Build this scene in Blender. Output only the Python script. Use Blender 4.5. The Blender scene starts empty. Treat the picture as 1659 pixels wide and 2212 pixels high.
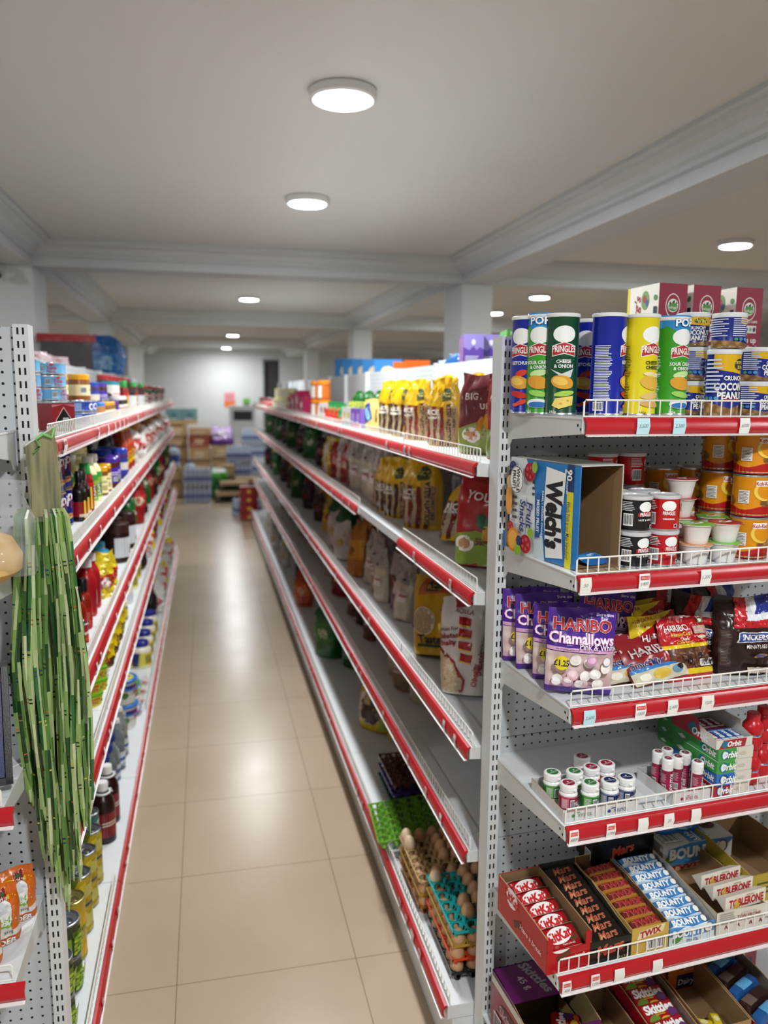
import bpy, bmesh, math, random
from mathutils import Vector, Matrix, noise
from mathutils.geometry import tessellate_polygon
R = math.radians
sc = bpy.context.scene
COL = sc.collection

# ---------------------------------------------------------------- camera, exposure
def basis(yaw, pitch, roll):
    f = Vector((math.sin(yaw) * math.cos(pitch), math.cos(yaw) * math.cos(pitch), -math.sin(pitch)))
    r = Vector((math.cos(yaw), -math.sin(yaw), 0))
    u = r.cross(f)
    return r * math.cos(roll) + u * math.sin(roll), -r * math.sin(roll) + u * math.cos(roll), f
cr, cu_, cf = basis(.2230, .1491, .0082)
cam = bpy.data.cameras.new('camera')
cam_o = bpy.data.objects.new('camera', cam)
COL.objects.link(cam_o)
cam_o.matrix_world = Matrix(((cr.x, cu_.x, -cf.x, 0), (cr.y, cu_.y, -cf.y, 0), (cr.z, cu_.z, -cf.z, 1.9326), (0, 0, 0, 1)))
cam.sensor_fit = 'HORIZONTAL'
cam.sensor_width = 36
cam.lens = 36 * 1701.65 / 1659
cam.clip_start = .05
cam.dof.use_dof = True
cam.dof.focus_distance = 1.75
cam.dof.aperture_fstop = 3.4
sc.camera = cam_o
sc.view_settings.view_transform = 'Standard'
sc.view_settings.look = 'None'
sc.view_settings.gamma = 1
sc.view_settings.exposure = 1.3
LAMP_W = 15
sc.cycles.max_bounces = 5
sc.cycles.use_adaptive_sampling = True
sc.cycles.adaptive_threshold = .045
sc.cycles.diffuse_bounces = 3
sc.cycles.glossy_bounces = 3
sc.cycles.transmission_bounces = 4
sc.cycles.transparent_max_bounces = 6
sc.cycles.caustics_reflective = False
sc.cycles.caustics_refractive = False
sc.cycles.sample_clamp_indirect = 4
sc.cycles.use_denoising = True
world = bpy.data.worlds.new('room_air')
world.use_nodes = True
world.node_tree.nodes['Background'].inputs[0].default_value = (.8, .85, .9, 1)
world.node_tree.nodes['Background'].inputs[1].default_value = 0.05
sc.world = world

# ---------------------------------------------------------------- materials
MC = {}
def lin(h):
    h = h.lstrip('#')
    if len(h) == 3: h = ''.join(c * 2 for c in h)
    o = []
    for i in (0, 2, 4):
        c = int(h[i:i + 2], 16) / 255
        o.append(c / 12.92 if c <= .04045 else ((c + .055) / 1.055) ** 2.4)
    return (*o, 1)
def setup(key):
    m = bpy.data.materials.new(key)
    m.use_nodes = True
    nt = m.node_tree
    return m, nt, nt.nodes['Principled BSDF']
SURF = {'': (.5, 0), 'g': (.26, 0), 'f': (.28, .25), 'k': (.75, 0), 'm': (.3, .9), 'w': (.38, 0)}
def M(key):
    """'#rrggbb' + optional ':' surface letter (g gloss, f foil, k card, m metal, w painted steel, t clear plastic)."""
    if key in MC: return MC[key]
    c, _, s = key.partition(':')
    m, nt, b = setup(key)
    if s in ('t', 'v'):
        b.inputs['Base Color'].default_value = lin(c)
        b.inputs['Roughness'].default_value = .12
        b.inputs['Alpha'].default_value = .2 if s == 't' else .07
    elif s == 'T':
        b.inputs['Base Color'].default_value = lin(c)
        b.inputs['Roughness'].default_value = .1
        b.inputs['Transmission Weight'].default_value = .75
        b.inputs['IOR'].default_value = 1.15
    elif s == 'e':
        b.inputs['Base Color'].default_value = lin(c)
        b.inputs['Emission Color'].default_value = lin(c)
        b.inputs['Emission Strength'].default_value = 9
    else:
        r, me = SURF[s]
        b.inputs['Base Color'].default_value = lin(c)
        b.inputs['Roughness'].default_value = r
        b.inputs['Metallic'].default_value = me
        n = nt.nodes.new('ShaderNodeTexNoise')
        n.inputs['Scale'].default_value = 60
        bp = nt.nodes.new('ShaderNodeBump')
        bp.inputs['Strength'].default_value = .06
        bp.inputs['Distance'].default_value = .002
        nt.links.new(n.outputs[0], bp.inputs['Height'])
        nt.links.new(bp.outputs[0], b.inputs['Normal'])
    MC[key] = m
    return m
def nd(nt, t, **k):
    n = nt.nodes.new(t)
    for a, v in k.items(): setattr(n, a, v)
    return n
def mth(nt, op, a, b=None, c=None):
    n = nd(nt, 'ShaderNodeMath', operation=op)
    for i, v in enumerate((a, b, c)):
        if v is None: continue
        if isinstance(v, (int, float)): n.inputs[i].default_value = v
        else: nt.links.new(v, n.inputs[i])
    return n.outputs[0]
def mixc(nt, f, a, b):
    n = nd(nt, 'ShaderNodeMix', data_type='RGBA')
    for s, v in ((0, f), (6, a), (7, b)):
        if isinstance(v, (tuple, float, int)): n.inputs[s].default_value = v
        else: nt.links.new(v, n.inputs[s])
    return n.outputs[2]
def pegboard():
    """white steel panel punched with rows of round holes (object x, z)"""
    m, nt, b = setup('pegboard')
    tc = nd(nt, 'ShaderNodeTexCoord')
    sp = nd(nt, 'ShaderNodeSeparateXYZ')
    nt.links.new(tc.outputs['Object'], sp.inputs[0])
    P = .0245
    fx = mth(nt, 'SUBTRACT', mth(nt, 'FRACT', mth(nt, 'DIVIDE', sp.outputs[0], P)), .5)
    fz = mth(nt, 'SUBTRACT', mth(nt, 'FRACT', mth(nt, 'DIVIDE', sp.outputs[2], P)), .5)
    d = mth(nt, 'SQRT', mth(nt, 'ADD', mth(nt, 'MULTIPLY', fx, fx), mth(nt, 'MULTIPLY', fz, fz)))
    h = mth(nt, 'LESS_THAN', d, .125)
    nt.links.new(mixc(nt, h, lin('#c6cbcf'), lin('#08080a')), b.inputs['Base Color'])
    b.inputs['Roughness'].default_value = .4
    MC['peg'] = m
def slots():
    m, nt, b = setup('slotted_post')
    tc = nd(nt, 'ShaderNodeTexCoord')
    sp = nd(nt, 'ShaderNodeSeparateXYZ')
    nt.links.new(tc.outputs['Object'], sp.inputs[0])
    fz = mth(nt, 'FRACT', mth(nt, 'DIVIDE', sp.outputs[2], .0285))
    inz = mth(nt, 'LESS_THAN', fz, .52)
    ax = mth(nt, 'SUBTRACT', mth(nt, 'ABSOLUTE', sp.outputs[0]), .0055)
    inx = mth(nt, 'LESS_THAN', mth(nt, 'ABSOLUTE', ax), .0021)
    fr = mth(nt, 'LESS_THAN', sp.outputs[1], -.0245)
    h = mth(nt, 'MULTIPLY', mth(nt, 'MULTIPLY', inz, inx), fr)
    nt.links.new(mixc(nt, h, lin('#d9dcde'), lin('#060608')), b.inputs['Base Color'])
    b.inputs['Roughness'].default_value = .38
    MC['slots'] = m
def tiles():
    m, nt, b = setup('floor_tiles')
    g = nd(nt, 'ShaderNodeNewGeometry')
    sp = nd(nt, 'ShaderNodeSeparateXYZ')
    nt.links.new(g.outputs['Position'], sp.inputs[0])
    def edge(o, off):
        q = mth(nt, 'FRACT', mth(nt, 'DIVIDE', mth(nt, 'ADD', o, off), .6))
        return mth(nt, 'GREATER_THAN', mth(nt, 'ABSOLUTE', mth(nt, 'SUBTRACT', q, .5)), .4979)
    e = mth(nt, 'MAXIMUM', edge(sp.outputs[0], .137 + 6), edge(sp.outputs[1], -.024 + 6))
    n = nd(nt, 'ShaderNodeTexNoise'); n.inputs['Scale'].default_value = 2.2; n.inputs['Detail'].default_value = 5
    nt.links.new(g.outputs['Position'], n.inputs['Vector'])
    n2 = nd(nt, 'ShaderNodeTexNoise'); n2.inputs['Scale'].default_value = 260
    nt.links.new(g.outputs['Position'], n2.inputs['Vector'])
    c = mixc(nt, n.outputs[0], lin('#aa967f'), lin('#b8a68f'))
    nt.links.new(mixc(nt, e, c, lin('#6b5744')), b.inputs['Base Color'])
    nt.links.new(mth(nt, 'ADD', mth(nt, 'MULTIPLY', n.outputs[0], .1), .2), b.inputs['Roughness'])
    bp = nd(nt, 'ShaderNodeBump'); bp.inputs['Strength'].default_value = .12; bp.inputs['Distance'].default_value = .001
    nt.links.new(mth(nt, 'SUBTRACT', n2.outputs[0], mth(nt, 'MULTIPLY', e, 3)), bp.inputs['Height'])
    nt.links.new(bp.outputs[0], b.inputs['Normal'])
    MC['tiles'] = m
def plaster(key, c1, c2, sc_=3):
    m, nt, b = setup(key)
    g = nd(nt, 'ShaderNodeNewGeometry')
    n = nd(nt, 'ShaderNodeTexNoise'); n.inputs['Scale'].default_value = sc_; n.inputs['Detail'].default_value = 6
    nt.links.new(g.outputs['Position'], n.inputs['Vector'])
    nt.links.new(mixc(nt, n.outputs[0], lin(c1), lin(c2)), b.inputs['Base Color'])
    b.inputs['Roughness'].default_value = .55
    bp = nd(nt, 'ShaderNodeBump'); bp.inputs['Strength'].default_value = .1; bp.inputs['Distance'].default_value = .01
    nt.links.new(n.outputs[0], bp.inputs['Height']); nt.links.new(bp.outputs[0], b.inputs['Normal'])
    MC[key] = m
def grille(key, c1, c2, scale, st=(1, 1, 1)):
    """fine mesh net"""
    m, nt, b = setup(key)
    tc = nd(nt, 'ShaderNodeTexCoord')
    w = nd(nt, 'ShaderNodeTexVoronoi'); w.inputs['Scale'].default_value = scale
    mp = nd(nt, 'ShaderNodeMapping'); mp.inputs['Scale'].default_value = st
    nt.links.new(tc.outputs['Object'], mp.inputs[0]); nt.links.new(mp.outputs[0], w.inputs['Vector'])
    cr_ = nd(nt, 'ShaderNodeMix', data_type='RGBA')
    nt.links.new(mth(nt, 'MULTIPLY', w.outputs['Distance'], 1.6), cr_.inputs[0])
    cr_.inputs[6].default_value = lin(c1); cr_.inputs[7].default_value = lin(c2)
    nt.links.new(cr_.outputs[2], b.inputs['Base Color'])
    b.inputs['Roughness'].default_value = .35
    MC[key] = m
pegboard(); slots(); tiles()
plaster('wall', '#cfd3d3', '#dadddd', 2)
plaster('ceil', '#dadad6', '#e2e2de', 1.2)
plaster('card', '#a58660', '#b3946c', 20)
plaster('cardin', '#84694a', '#937654', 14)
plaster('eggshell', '#b98a62', '#cda27c', 60)
plaster('eggpale', '#d9b896', '#e8d0b4', 60)
grille('beans', '#b59c80', '#8f765c', 90)
grille('rice', '#cdbb9d', '#a8946f', 160)
grille('peas', '#86a326', '#46600c', 55)
grille('corn', '#e0b91c', '#8a7a08', 30)
grille('nuts', '#c99c5c', '#7a5226', 60)
grille('mallow', '#ead9d2', '#c7a9a6', 26)
grille('cola', '#2a1712', '#6a3b22', 30)
grille('flakes', '#c9c2b2', '#6b5a44', 120)
grille('crowd', '#b33b34', '#d8cfa8', 24)
grille('bread', '#c98f46', '#e3bb78', 18)
grille('leafmix', '#2f4420', '#a09a6a', 60, (1, 1, .12))

# ---------------------------------------------------------------- text outlines
TC = {}
def text_mesh(s, b=0.0):
    k = (s, round(b, 4))
    if k in TC: return TC[k]
    cu = bpy.data.curves.new('t', 'FONT')
    cu.body = s; cu.size = 1; cu.resolution_u = 2; cu.offset = b
    o = bpy.data.objects.new('t', cu)
    me = o.to_mesh()
    vs = [(v.co.x, v.co.y) for v in me.vertices]
    fs = [tuple(p.vertices) for p in me.polygons]
    o.to_mesh_clear()
    bpy.data.objects.remove(o); bpy.data.curves.remove(cu)
    if not vs: vs = [(0, 0)]
    x0 = min(v[0] for v in vs); x1 = max(v[0] for v in vs)
    TC[k] = ([((x - (x0 + x1) / 2) / .7, y / .7) for x, y in vs], fs)   # cap height 1, centred
    return TC[k]

def shapes(el):
    """one art element -> list of (verts2d, faces, mat)"""
    t = el[0]
    if t == 'r':
        _, a, b, c, d, m = el
        return [([(a, b), (c, b), (c, d), (a, d)], [(0, 1, 2, 3)], m)]
    if t == 'e':
        _, x, y, rx, ry, m = el[:6]
        ro = R(el[6]) if len(el) > 6 else 0
        vs = []
        for i in range(24):
            a = i * math.pi / 12
            p, q = rx * math.cos(a), ry * math.sin(a)
            vs.append((x + p * math.cos(ro) - q * math.sin(ro), y + p * math.sin(ro) + q * math.cos(ro)))
        return [(vs, [tuple(range(24))], m)]
    if t == 'p':
        vs = el[1]
        tr = tessellate_polygon([[Vector((x, y, 0)) for x, y in vs]])
        return [(list(vs), [tuple(q) for q in tr], el[2])]
    if t == 't':
        _, s, x, y, h, m = el[:6]
        o = el[6] if len(el) > 6 else {}
        ro, k, sh = R(o.get('r', 0)), o.get('k', 1), o.get('s', 0)
        out = []
        for b, mm in (([(o.get('w', .06), o['o'])] if 'o' in o else []) + [(o.get('b', .012), m)]):
            vs, fs = text_mesh(s, b)
            vv = []
            for a, c in vs:
                c -= .5
                a = (a + sh * c) * k * h; c = c * h
                vv.append((x + a * math.cos(ro) - c * math.sin(ro), y + a * math.sin(ro) + c * math.cos(ro)))
            out.append((vv, fs, mm))
        return out
    if t == 'l':      # block of small print
        _, x0, y0, x1, y1, n, m = el
        out = []; rr = random.Random(n)
        for i in range(n):
            y = y1 - (y1 - y0) * (i + .5) / n; th = (y1 - y0) / n * .22
            xe = x1 - (x1 - x0) * rr.random() * .25
            out += shapes(('r', x0, y - th, xe, y + th, m))
        return out
    if t == 'b':      # barcode
        _, x0, y0, x1, y1 = el
        out = shapes(('r', x0, y0, x1, y1, '#f4f4f2'))
        n = 11
        for i in range(n):
            a = x0 + (x1 - x0) * (i + .6) / (n + .6)
            out += shapes(('r', a, y0 + (y1 - y0) * .12, a + (x1 - x0) / n * (.3 + .35 * ((i * 7) % 3) / 2), y1 - (y1 - y0) * .08, '#16161a'))
        return out
    return []

class G:
    def __init__(s):
        s.v = []; s.f = []; s.m = []; s.mats = []
    def mi(s, m):
        if m not in s.mats: s.mats.append(m)
        return s.mats.index(m)
    def add(s, vs, fs, m):
        b = len(s.v); s.v += [tuple(v) for v in vs]
        i = s.mi(m)
        for f in fs:
            s.f.append(tuple(b + q for q in f)); s.m.append(i)
        return s
    def box(s, x0, x1, y0, y1, z0, z1, m):
        vs = [(x, y, z) for x in (x0, x1) for y in (y0, y1) for z in (z0, z1)]
        return s.add(vs, [(0, 1, 3, 2), (4, 6, 7, 5), (0, 4, 5, 1), (2, 3, 7, 6), (0, 2, 6, 4), (1, 5, 7, 3)], m)
    def lathe(s, prof, m, seg=24, cx=0, cy=0, sy=1):
        """prof: (r, z) or (r, z, mat-from-here)"""
        rings = []
        for p in prof:
            if p[0] < 1e-5: rings.append([len(s.v)]); s.v.append((cx, cy, p[1]))
            else:
                rings.append(list(range(len(s.v), len(s.v) + seg)))
                s.v += [(cx + p[0] * math.cos(2 * math.pi * i / seg), cy + sy * p[0] * math.sin(2 * math.pi * i / seg), p[1]) for i in range(seg)]
        cur = m
        for k in range(len(prof) - 1):
            if len(prof[k]) > 2: cur = prof[k][2]
            a, b = rings[k], rings[k + 1]; mi = s.mi(cur)
            for i in range(seg):
                j = (i + 1) % seg
                if len(a) == 1 and len(b) == 1: break
                if len(a) == 1: f = (a[0], b[j], b[i])
                elif len(b) == 1: f = (a[i], a[j], b[0])
                else: f = (a[i], a[j], b[j], b[i])
                s.f.append(f); s.m.append(mi)
        return s
    def tube(s, pts, r, m, seg=6, closed=False):
        pts = [Vector(p) for p in pts]; n = len(pts); base = len(s.v)
        for i, p in enumerate(pts):
            d = (pts[min(i + 1, n - 1)] - pts[max(i - 1, 0)]).normalized()
            a = d.orthogonal().normalized() if abs(d.z) > .9 else d.cross(Vector((0, 0, 1))).normalized()
            b = d.cross(a)
            rr = r[i] if isinstance(r, (list, tuple)) else r
            for k in range(seg):
                t = 2 * math.pi * k / seg
                s.v.append(tuple(p + a * rr * math.cos(t) + b * rr * math.sin(t)))
        mi = s.mi(m)
        for i in range(n - 1):
            for k in range(seg):
                j = (k + 1) % seg
                s.f.append((base + i * seg + k, base + i * seg + j, base + (i + 1) * seg + j, base + (i + 1) * seg + k)); s.m.append(mi)
        s.f.append(tuple(base + k for k in range(seg))[::-1]); s.m.append(mi)
        s.f.append(tuple(base + (n - 1) * seg + k for k in range(seg))); s.m.append(mi)
        return s
    def ext(s, prof, x0, x1, m):
        """closed (y, z) profile extruded along x"""
        n = len(prof)
        vs = [(x0, y, z) for y, z in prof] + [(x1, y, z) for y, z in prof]
        tr = [tuple(q) for q in tessellate_polygon([[Vector((0, y, z)) for y, z in prof]])]
        fs = [(i, (i + 1) % n, n + (i + 1) % n, n + i) for i in range(n)] + tr + [tuple(n + q for q in f[::-1]) for f in tr]
        return s.add(vs, fs, m)
    def art(s, els, fn, du=None, dv=None, scale=1.0, eps=.00025, rng=None, x0=0):
        """lay flat artwork on a surface: fn(x, y, offset) -> point"""
        lay = 0
        for el in els:
            lm_ = None
            for vs, fs, m in shapes(el):
                if m is not lm_: lay += 1; lm_ = m
                vs = [((x + x0) * scale, y * scale) for x, y in vs]
                if du or dv or rng:
                    bm = bmesh.new()
                    bv = [bm.verts.new((x, y, 0)) for x, y in vs]
                    for f in fs:
                        try: bm.faces.new([bv[i] for i in f])
                        except ValueError: pass
                    for ax, st in ((0, du), (1, dv)):
                        if not st or not bm.verts: continue
                        lo = min(v.co[ax] for v in bm.verts); hi = max(v.co[ax] for v in bm.verts)
                        q = math.ceil(lo / st)
                        while q * st < hi - 1e-6:
                            co = Vector((0, 0, 0)); co[ax] = q * st
                            no = Vector((0, 0, 0)); no[ax] = 1
                            if q * st > lo + 1e-6:
                                bmesh.ops.bisect_plane(bm, geom=bm.verts[:] + bm.edges[:] + bm.faces[:], plane_co=co, plane_no=no, dist=1e-7)
                            q += 1
                    if rng:
                        for ax, lo, hi in ((0, rng[0], rng[1]), (1, rng[2], rng[3])):
                            for val, sg in ((lo, -1), (hi, 1)):
                                co = Vector((0, 0, 0)); co[ax] = val
                                no = Vector((0, 0, 0)); no[ax] = sg
                                bmesh.ops.bisect_plane(bm, geom=bm.verts[:] + bm.edges[:] + bm.faces[:], plane_co=co, plane_no=no, dist=1e-7, clear_outer=True)
                    bm.verts.index_update()
                    vs = [(v.co.x, v.co.y) for v in bm.verts]; fs = [tuple(v.index for v in f.verts) for f in bm.faces]
                    bm.free()
                if fs: s.add([fn(x, y, eps * lay) for x, y in vs], fs, m)
        return s
    def build(s, name, parent=None, loc=(0, 0, 0), rot=(0, 0, 0), sharp=35):
        me = bpy.data.meshes.new(name)
        me.from_pydata(s.v, [], s.f)
        for m in s.mats: me.materials.append(MC[m] if m in MC else M(m))
        me.polygons.foreach_set('material_index', s.m)
        me.validate()
        if sharp:
            me.polygons.foreach_set('use_smooth', [True] * len(me.polygons))
            me.set_sharp_from_angle(angle=R(sharp))
        o = bpy.data.objects.new(name, me)
        COL.objects.link(o)
        o.location = loc; o.rotation_euler = rot
        if parent: o.parent = parent
        return o
def E_(name, loc=(0, 0, 0), rz=0):
    o = bpy.data.objects.new(name, None)
    o.empty_display_size = .05
    COL.objects.link(o); o.location = loc; o.rotation_euler = (0, 0, rz)
    return o
def tag(o, label, cat, group=None):
    o['label'] = ' '.join(label.split()); o['category'] = cat
    if group: o['group'] = group
    return o
def struct(o):
    o['kind'] = 'structure'; return o
def copy_tree(o, parent=None):
    c = o.copy(); COL.objects.link(c)
    if parent: c.parent = parent
    for k in ('label', 'category', 'group'):
        if parent is None and k in c: del c[k]
    for ch in KIDS.get(o.name, ()): copy_tree(ch, c)
    return c
KIDS = {}
def index_kids(root):
    def rec(o):
        KIDS[o.name] = [c for c in o.children]
        for c in o.children: rec(c)
    rec(root)
PROTO = {}; USED = set()
HG = {}; LOWV = {}
def height(kind):
    if kind not in HG:
        o = PROTO[kind]; z = 0
        for q in [o] + list(KIDS.get(o.name, ())):
            if q.type == 'MESH': z = max([z] + [(q.location.z if q is not o else 0) + v.co.z for v in q.data.vertices])
        HG[kind] = z
        LOWV[kind] = [v.co + (q.location if q is not o else Vector()) for q in [o] + list(KIDS.get(o.name, ())) if q.type == 'MESH' for v in q.data.vertices if v.co.z < z * .4]
    return HG[kind]
def reach(kind, rz, sc_, dx, dy):
    """how far the foot of a product reaches from its origin in a direction"""
    ensure(kind)
    s_ = sc_ if isinstance(sc_, (tuple, list)) else (sc_,) * 3
    c, s = math.cos(rz), math.sin(rz)
    a, b = (dx * c + dy * s) * s_[0], (-dx * s + dy * c) * s_[1]
    return max(v.x * a + v.y * b for v in LOWV[kind])
def ensure(kind):
    if kind not in PROTO:
        PROTO[kind] = KINDS[kind](); index_kids(PROTO[kind])
        height(kind)
def fit(kind, sc_, gap):
    """never taller than the gap to the shelf above"""
    ensure(kind); h = height(kind)
    t = list(sc_) if isinstance(sc_, (tuple, list)) else [sc_] * 3
    if h * t[2] > gap:
        q = gap / (h * t[2]); t = [t[0] * (1 + q) / 2, t[1] * (1 + q) / 2, t[2] * q]
    return tuple(t)
def put(kind, loc, rz=0, label='', cat='', group=None, scale=1, tilt=(0, 0)):
    """place one product: the prototype itself first, then copies of its whole tree"""
    ensure(kind)
    if tilt[0] or tilt[1]:
        m_ = Matrix.Rotation(tilt[1], 3, 'Y') @ Matrix.Rotation(tilt[0], 3, 'X')
        S_ = Vector(scale if isinstance(scale, (tuple, list)) else (scale,) * 3)
        lo = min((m_ @ (v * S_)).z for v in LOWV[kind])
        loc = (loc[0], loc[1], loc[2] - lo + .0004)
    if kind not in USED:
        o = PROTO[kind]; USED.add(kind)
    else:
        o = copy_tree(PROTO[kind])
    o.location = loc
    o.rotation_mode = 'ZYX' if False else 'XYZ'
    mz = Matrix.Rotation(rz, 4, 'Z') @ Matrix.Rotation(tilt[1], 4, 'Y') @ Matrix.Rotation(tilt[0], 4, 'X')
    o.rotation_euler = mz.to_euler('XYZ')
    o.scale = (scale,) * 3 if isinstance(scale, (int, float)) else scale
    return tag(o, label, cat, group)
KINDS = {}
def kind(f):
    KINDS[f.__name__] = f
    return f
# ---------------------------------------------------------------- room shell
BX = [(-1.43, -1.18), (2.05, 2.30), (5.53, 5.78), (-4.91, -4.66)]
BY = [(6.24, 6.50), (11.0, 11.26), (16.3, 16.56), (.6, .86)]
X0, X1, Y0, Y1, ZC, ZB = -6.0, 8.5, -3.2, 20.5, 3.0, 2.82
struct(G().box(X0, X1, Y0, Y1, -.1, 0, 'tiles').build('floor', sharp=0))
struct(G().box(X0, X1, Y0, Y1, ZC, ZC + .1, 'ceil').build('ceiling', sharp=0))
struct(G().box(X0 - .1, X0, Y0, Y1, 0, ZC, 'wall').build('wall_left', sharp=0))
struct(G().box(X1, X1 + .1, Y0, Y1, 0, ZC, 'wall').build('wall_right', sharp=0))
struct(G().box(X0, X1, Y0 - .1, Y0, 0, ZC, 'wall').build('wall_back', sharp=0))
gw = G()
gw.box(X0, 1.46, Y1, Y1 + .15, 0, ZC, 'wall').box(1.88, X1, Y1, Y1 + .15, 0, ZC, 'wall').box(1.46, 1.88, Y1, Y1 + .15, 2.78, ZC, 'wall')
struct(gw.build('wall_far', sharp=0))
dr = struct(G().box(1.46, 1.88, Y1 + .1, Y1 + .14, 0, 2.78, '#3c3c38').build('doorway_shade', sharp=0))  # dark sheet paints in the shade of the open doorway
G().box(1.46, 1.50, Y1 - .01, Y1 + .1, 0, 2.78, '#8d908f').box(1.50, 1.88, Y1 - .01, Y1 + .1, 2.74, 2.78, '#8d908f').build('door_frame', dr, sharp=0)
n = 0
def beam(g, x0, x1, y0, y1):
    g.box(x0, x1, y0, y1, ZB, ZC, 'wall')
for i, (a, b) in enumerate(BX):
    g = G(); beam(g, a, b, Y0, Y1); n += 1
    struct(g.build('trim_%d' % n, sharp=0))
for i, (a, b) in enumerate(BY):
    xs = sorted([X0, X1] + [q for p in BX for q in p])
    g = G()
    for k in range(0, len(xs), 2): beam(g, xs[k], xs[k + 1], a, b)
    n += 1
    struct(g.build('trim_%d' % n, sharp=0))
# stepped cornice round every coffer
CP = [(0, .0), (.15, 0), (.15, -.02), (.125, -.026), (.12, -.042), (.075, -.055), (.055, -.085), (.03, -.095), (.03, -.115), (0, -.12)]
def cornice(xa, xb, ya, yb):
    g = G(); k = len(CP); ring = []
    for cx, cy, sx, sy in ((xa, ya, 1, 1), (xb, ya, -1, 1), (xb, yb, -1, -1), (xa, yb, 1, -1)):
        for d, z in CP: ring.append((cx + sx * d, cy + sy * d, ZC + z))
    fs = []
    for c in range(4):
        for i in range(k):
            fs.append((c * k + i, c * k + (i + 1) % k, ((c + 1) % 4) * k + (i + 1) % k, ((c + 1) % 4) * k + i))
    g.add(ring, fs, 'wall')
    return g
xs = sorted(BX); ys = sorted(BY)
xe = [X0] + [q for p in xs for q in p] + [X1]
ye = [Y0] + [q for p in ys for q in p] + [Y1]
for i in range(0, len(xe), 2):
    for j in range(0, len(ye), 2):
        n += 1
        struct(cornice(xe[i], xe[i + 1], ye[j], ye[j + 1]).build('trim_%d' % n, sharp=30))
for a, b in BX:
    for c, d in BY[:3]:
        n += 1
        p = G().box(a - .003, b + .003, c - .003, d + .22, 0, ZB, 'wall')
        struct(p.build('trim_%d' % n, sharp=0))
# lamps
@kind
def ceiling_lamp():
    r = E_('ceiling_lamp')
    G().lathe([(.0, 0), (.118, 0), (.122, -.006), (.12, -.03), (.112, -.036), (.1, -.034)], '#e8e8e6:g', 40).build('lamp_rim', r)
    G().lathe([(.1, -.034), (.098, -.039), (.0, -.041)], '#ffffff:e', 40).build('lamp_diffuser', r)
    return r
def lamp(x, y, lab, k=1):
    o = put('ceiling_lamp', (x, y, ZC), 0, lab, 'ceiling light', 'round ceiling lights')
    l = bpy.data.lights.new('lamp_glow', 'AREA')
    l.shape = 'DISK'; l.size = .19; l.energy = LAMP_W * k; l.color = (.96, .99, 1)
    lo = bpy.data.objects.new('lamp_glow', l); COL.objects.link(lo)
    lo.location = (0, 0, -.046); lo.parent = o
for x, y, lab in [
    (.509, 2.96, 'large round white ceiling light nearest the camera, straight over the aisle'),
    (.583, 4.55, 'round white ceiling light over the aisle just before the first cross beam'),
    (.518, 9.25, 'round white ceiling light in the second ceiling panel over the aisle'),
    (.54, 15.12, 'round white ceiling light far down the aisle, upper one of the last two'),
    (.536, 19.4, 'small round white ceiling light closest to the bright end wall'),
    (3.63, 5.02, 'round ceiling light in the dark ceiling panel at the right edge'),
    (3.55, 8.16, 'round ceiling light past the right beam above the tall crisp cans'),
    (3.68, 9.88, 'small round ceiling light beside the right pillar, left of the bigger one'),
    (3.96, 16.8, 'small far round ceiling light above the blue cereal boxes'),
    (.5, -.2, 'round ceiling light behind the camera over the same aisle'),
    (3.6, -.2, 'round ceiling light behind the camera over the right bay'),
    (-2.9, -.2, 'round ceiling light behind the camera over the left bay'),
    (-2.9, 4.6, 'round ceiling light left of the left shelf row'),
    (-2.9, 9.2, 'round ceiling light far left past the left pillar'),
    (-2.9, 15.1, 'round ceiling light at the far left end of the room')]:
    lamp(x, y, lab, 1.15 if y > 12 else 1.7 if y < 0 else 1)

# ---------------------------------------------------------------- gondola shelving
WS = '#dfe2e4:w'; RED = '#b31822:g'; FW = '#eeeee6:g'
def rail_mesh(L, red=RED):
    g = G()
    g.ext([(-.002, 0), (-.010, -.002), (-.017, -.012), (-.018, -.026), (-.012, -.036), (-.009, -.036), (-.012, -.026), (-.012, -.014), (-.002, -.006)], -L / 2, L / 2, red)
    g.ext([(-.013, -.0355), (-.021, -.0375), (-.0205, -.040), (-.012, -.0385)], -L / 2, L / 2, '#e9e4e4:g')
    return g
def fence_mesh(L, h=.037, pitch=.0262):
    g = G(); r = .0016; x0, x1 = -L / 2 + .004, L / 2 - .004
    g.tube([(x0, 0, .002), (x0, 0, h - .004), (x0 + .004, 0, h), (x1 - .004, 0, h), (x1, 0, h - .004), (x1, 0, .002)], .0021, FW, 6)
    g.tube([(x0, 0, .003), (x1, 0, .003)], r, FW, 5)
    k = int((x1 - x0) / pitch)
    for i in range(1, k):
        x = x0 + (x1 - x0) * i / k
        g.tube([(x, .008, .0015), (x, .002, .0025), (x, 0, .005), (x, 0, h)], r, FW, 5)
    return g
def deck_mesh(L, D, lip=.032):
    """folded sheet deck, top at z=0, back at y=0, front at y=-D"""
    g = G(); a = L / 2 - .0015
    g.ext([(0, 0), (-D, 0), (-D - .001, -lip), (-D + .004, -lip), (-D + .003, -.003), (-.003, -.003), (-.003, -lip), (0, -lip)], -a, a, WS)
    return g
def bracket_mesh(D):
    g = G()
    pr = [(.0, .002), (-D + .002, -.001), (-D - .004, -.004), (-D - .004, -.034), (-D + .03, -.036), (-.05, -.062), (-.03, -.085), (0, -.09)]
    g.ext(pr, -.0012, .0012, '#d3d5d4:w')
    for y, z in ((-D + .008, -.024), (-D + .02, -.016)):
        g.lathe([(0, 0), (.0035, 0)], '#222222', 10)
        for i in range(len(g.v) - 11, len(g.v)):
            p = g.v[i]; g.v[i] = (-.0016, y + p[0], z + p[1])
    return g
MESH = {}
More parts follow.
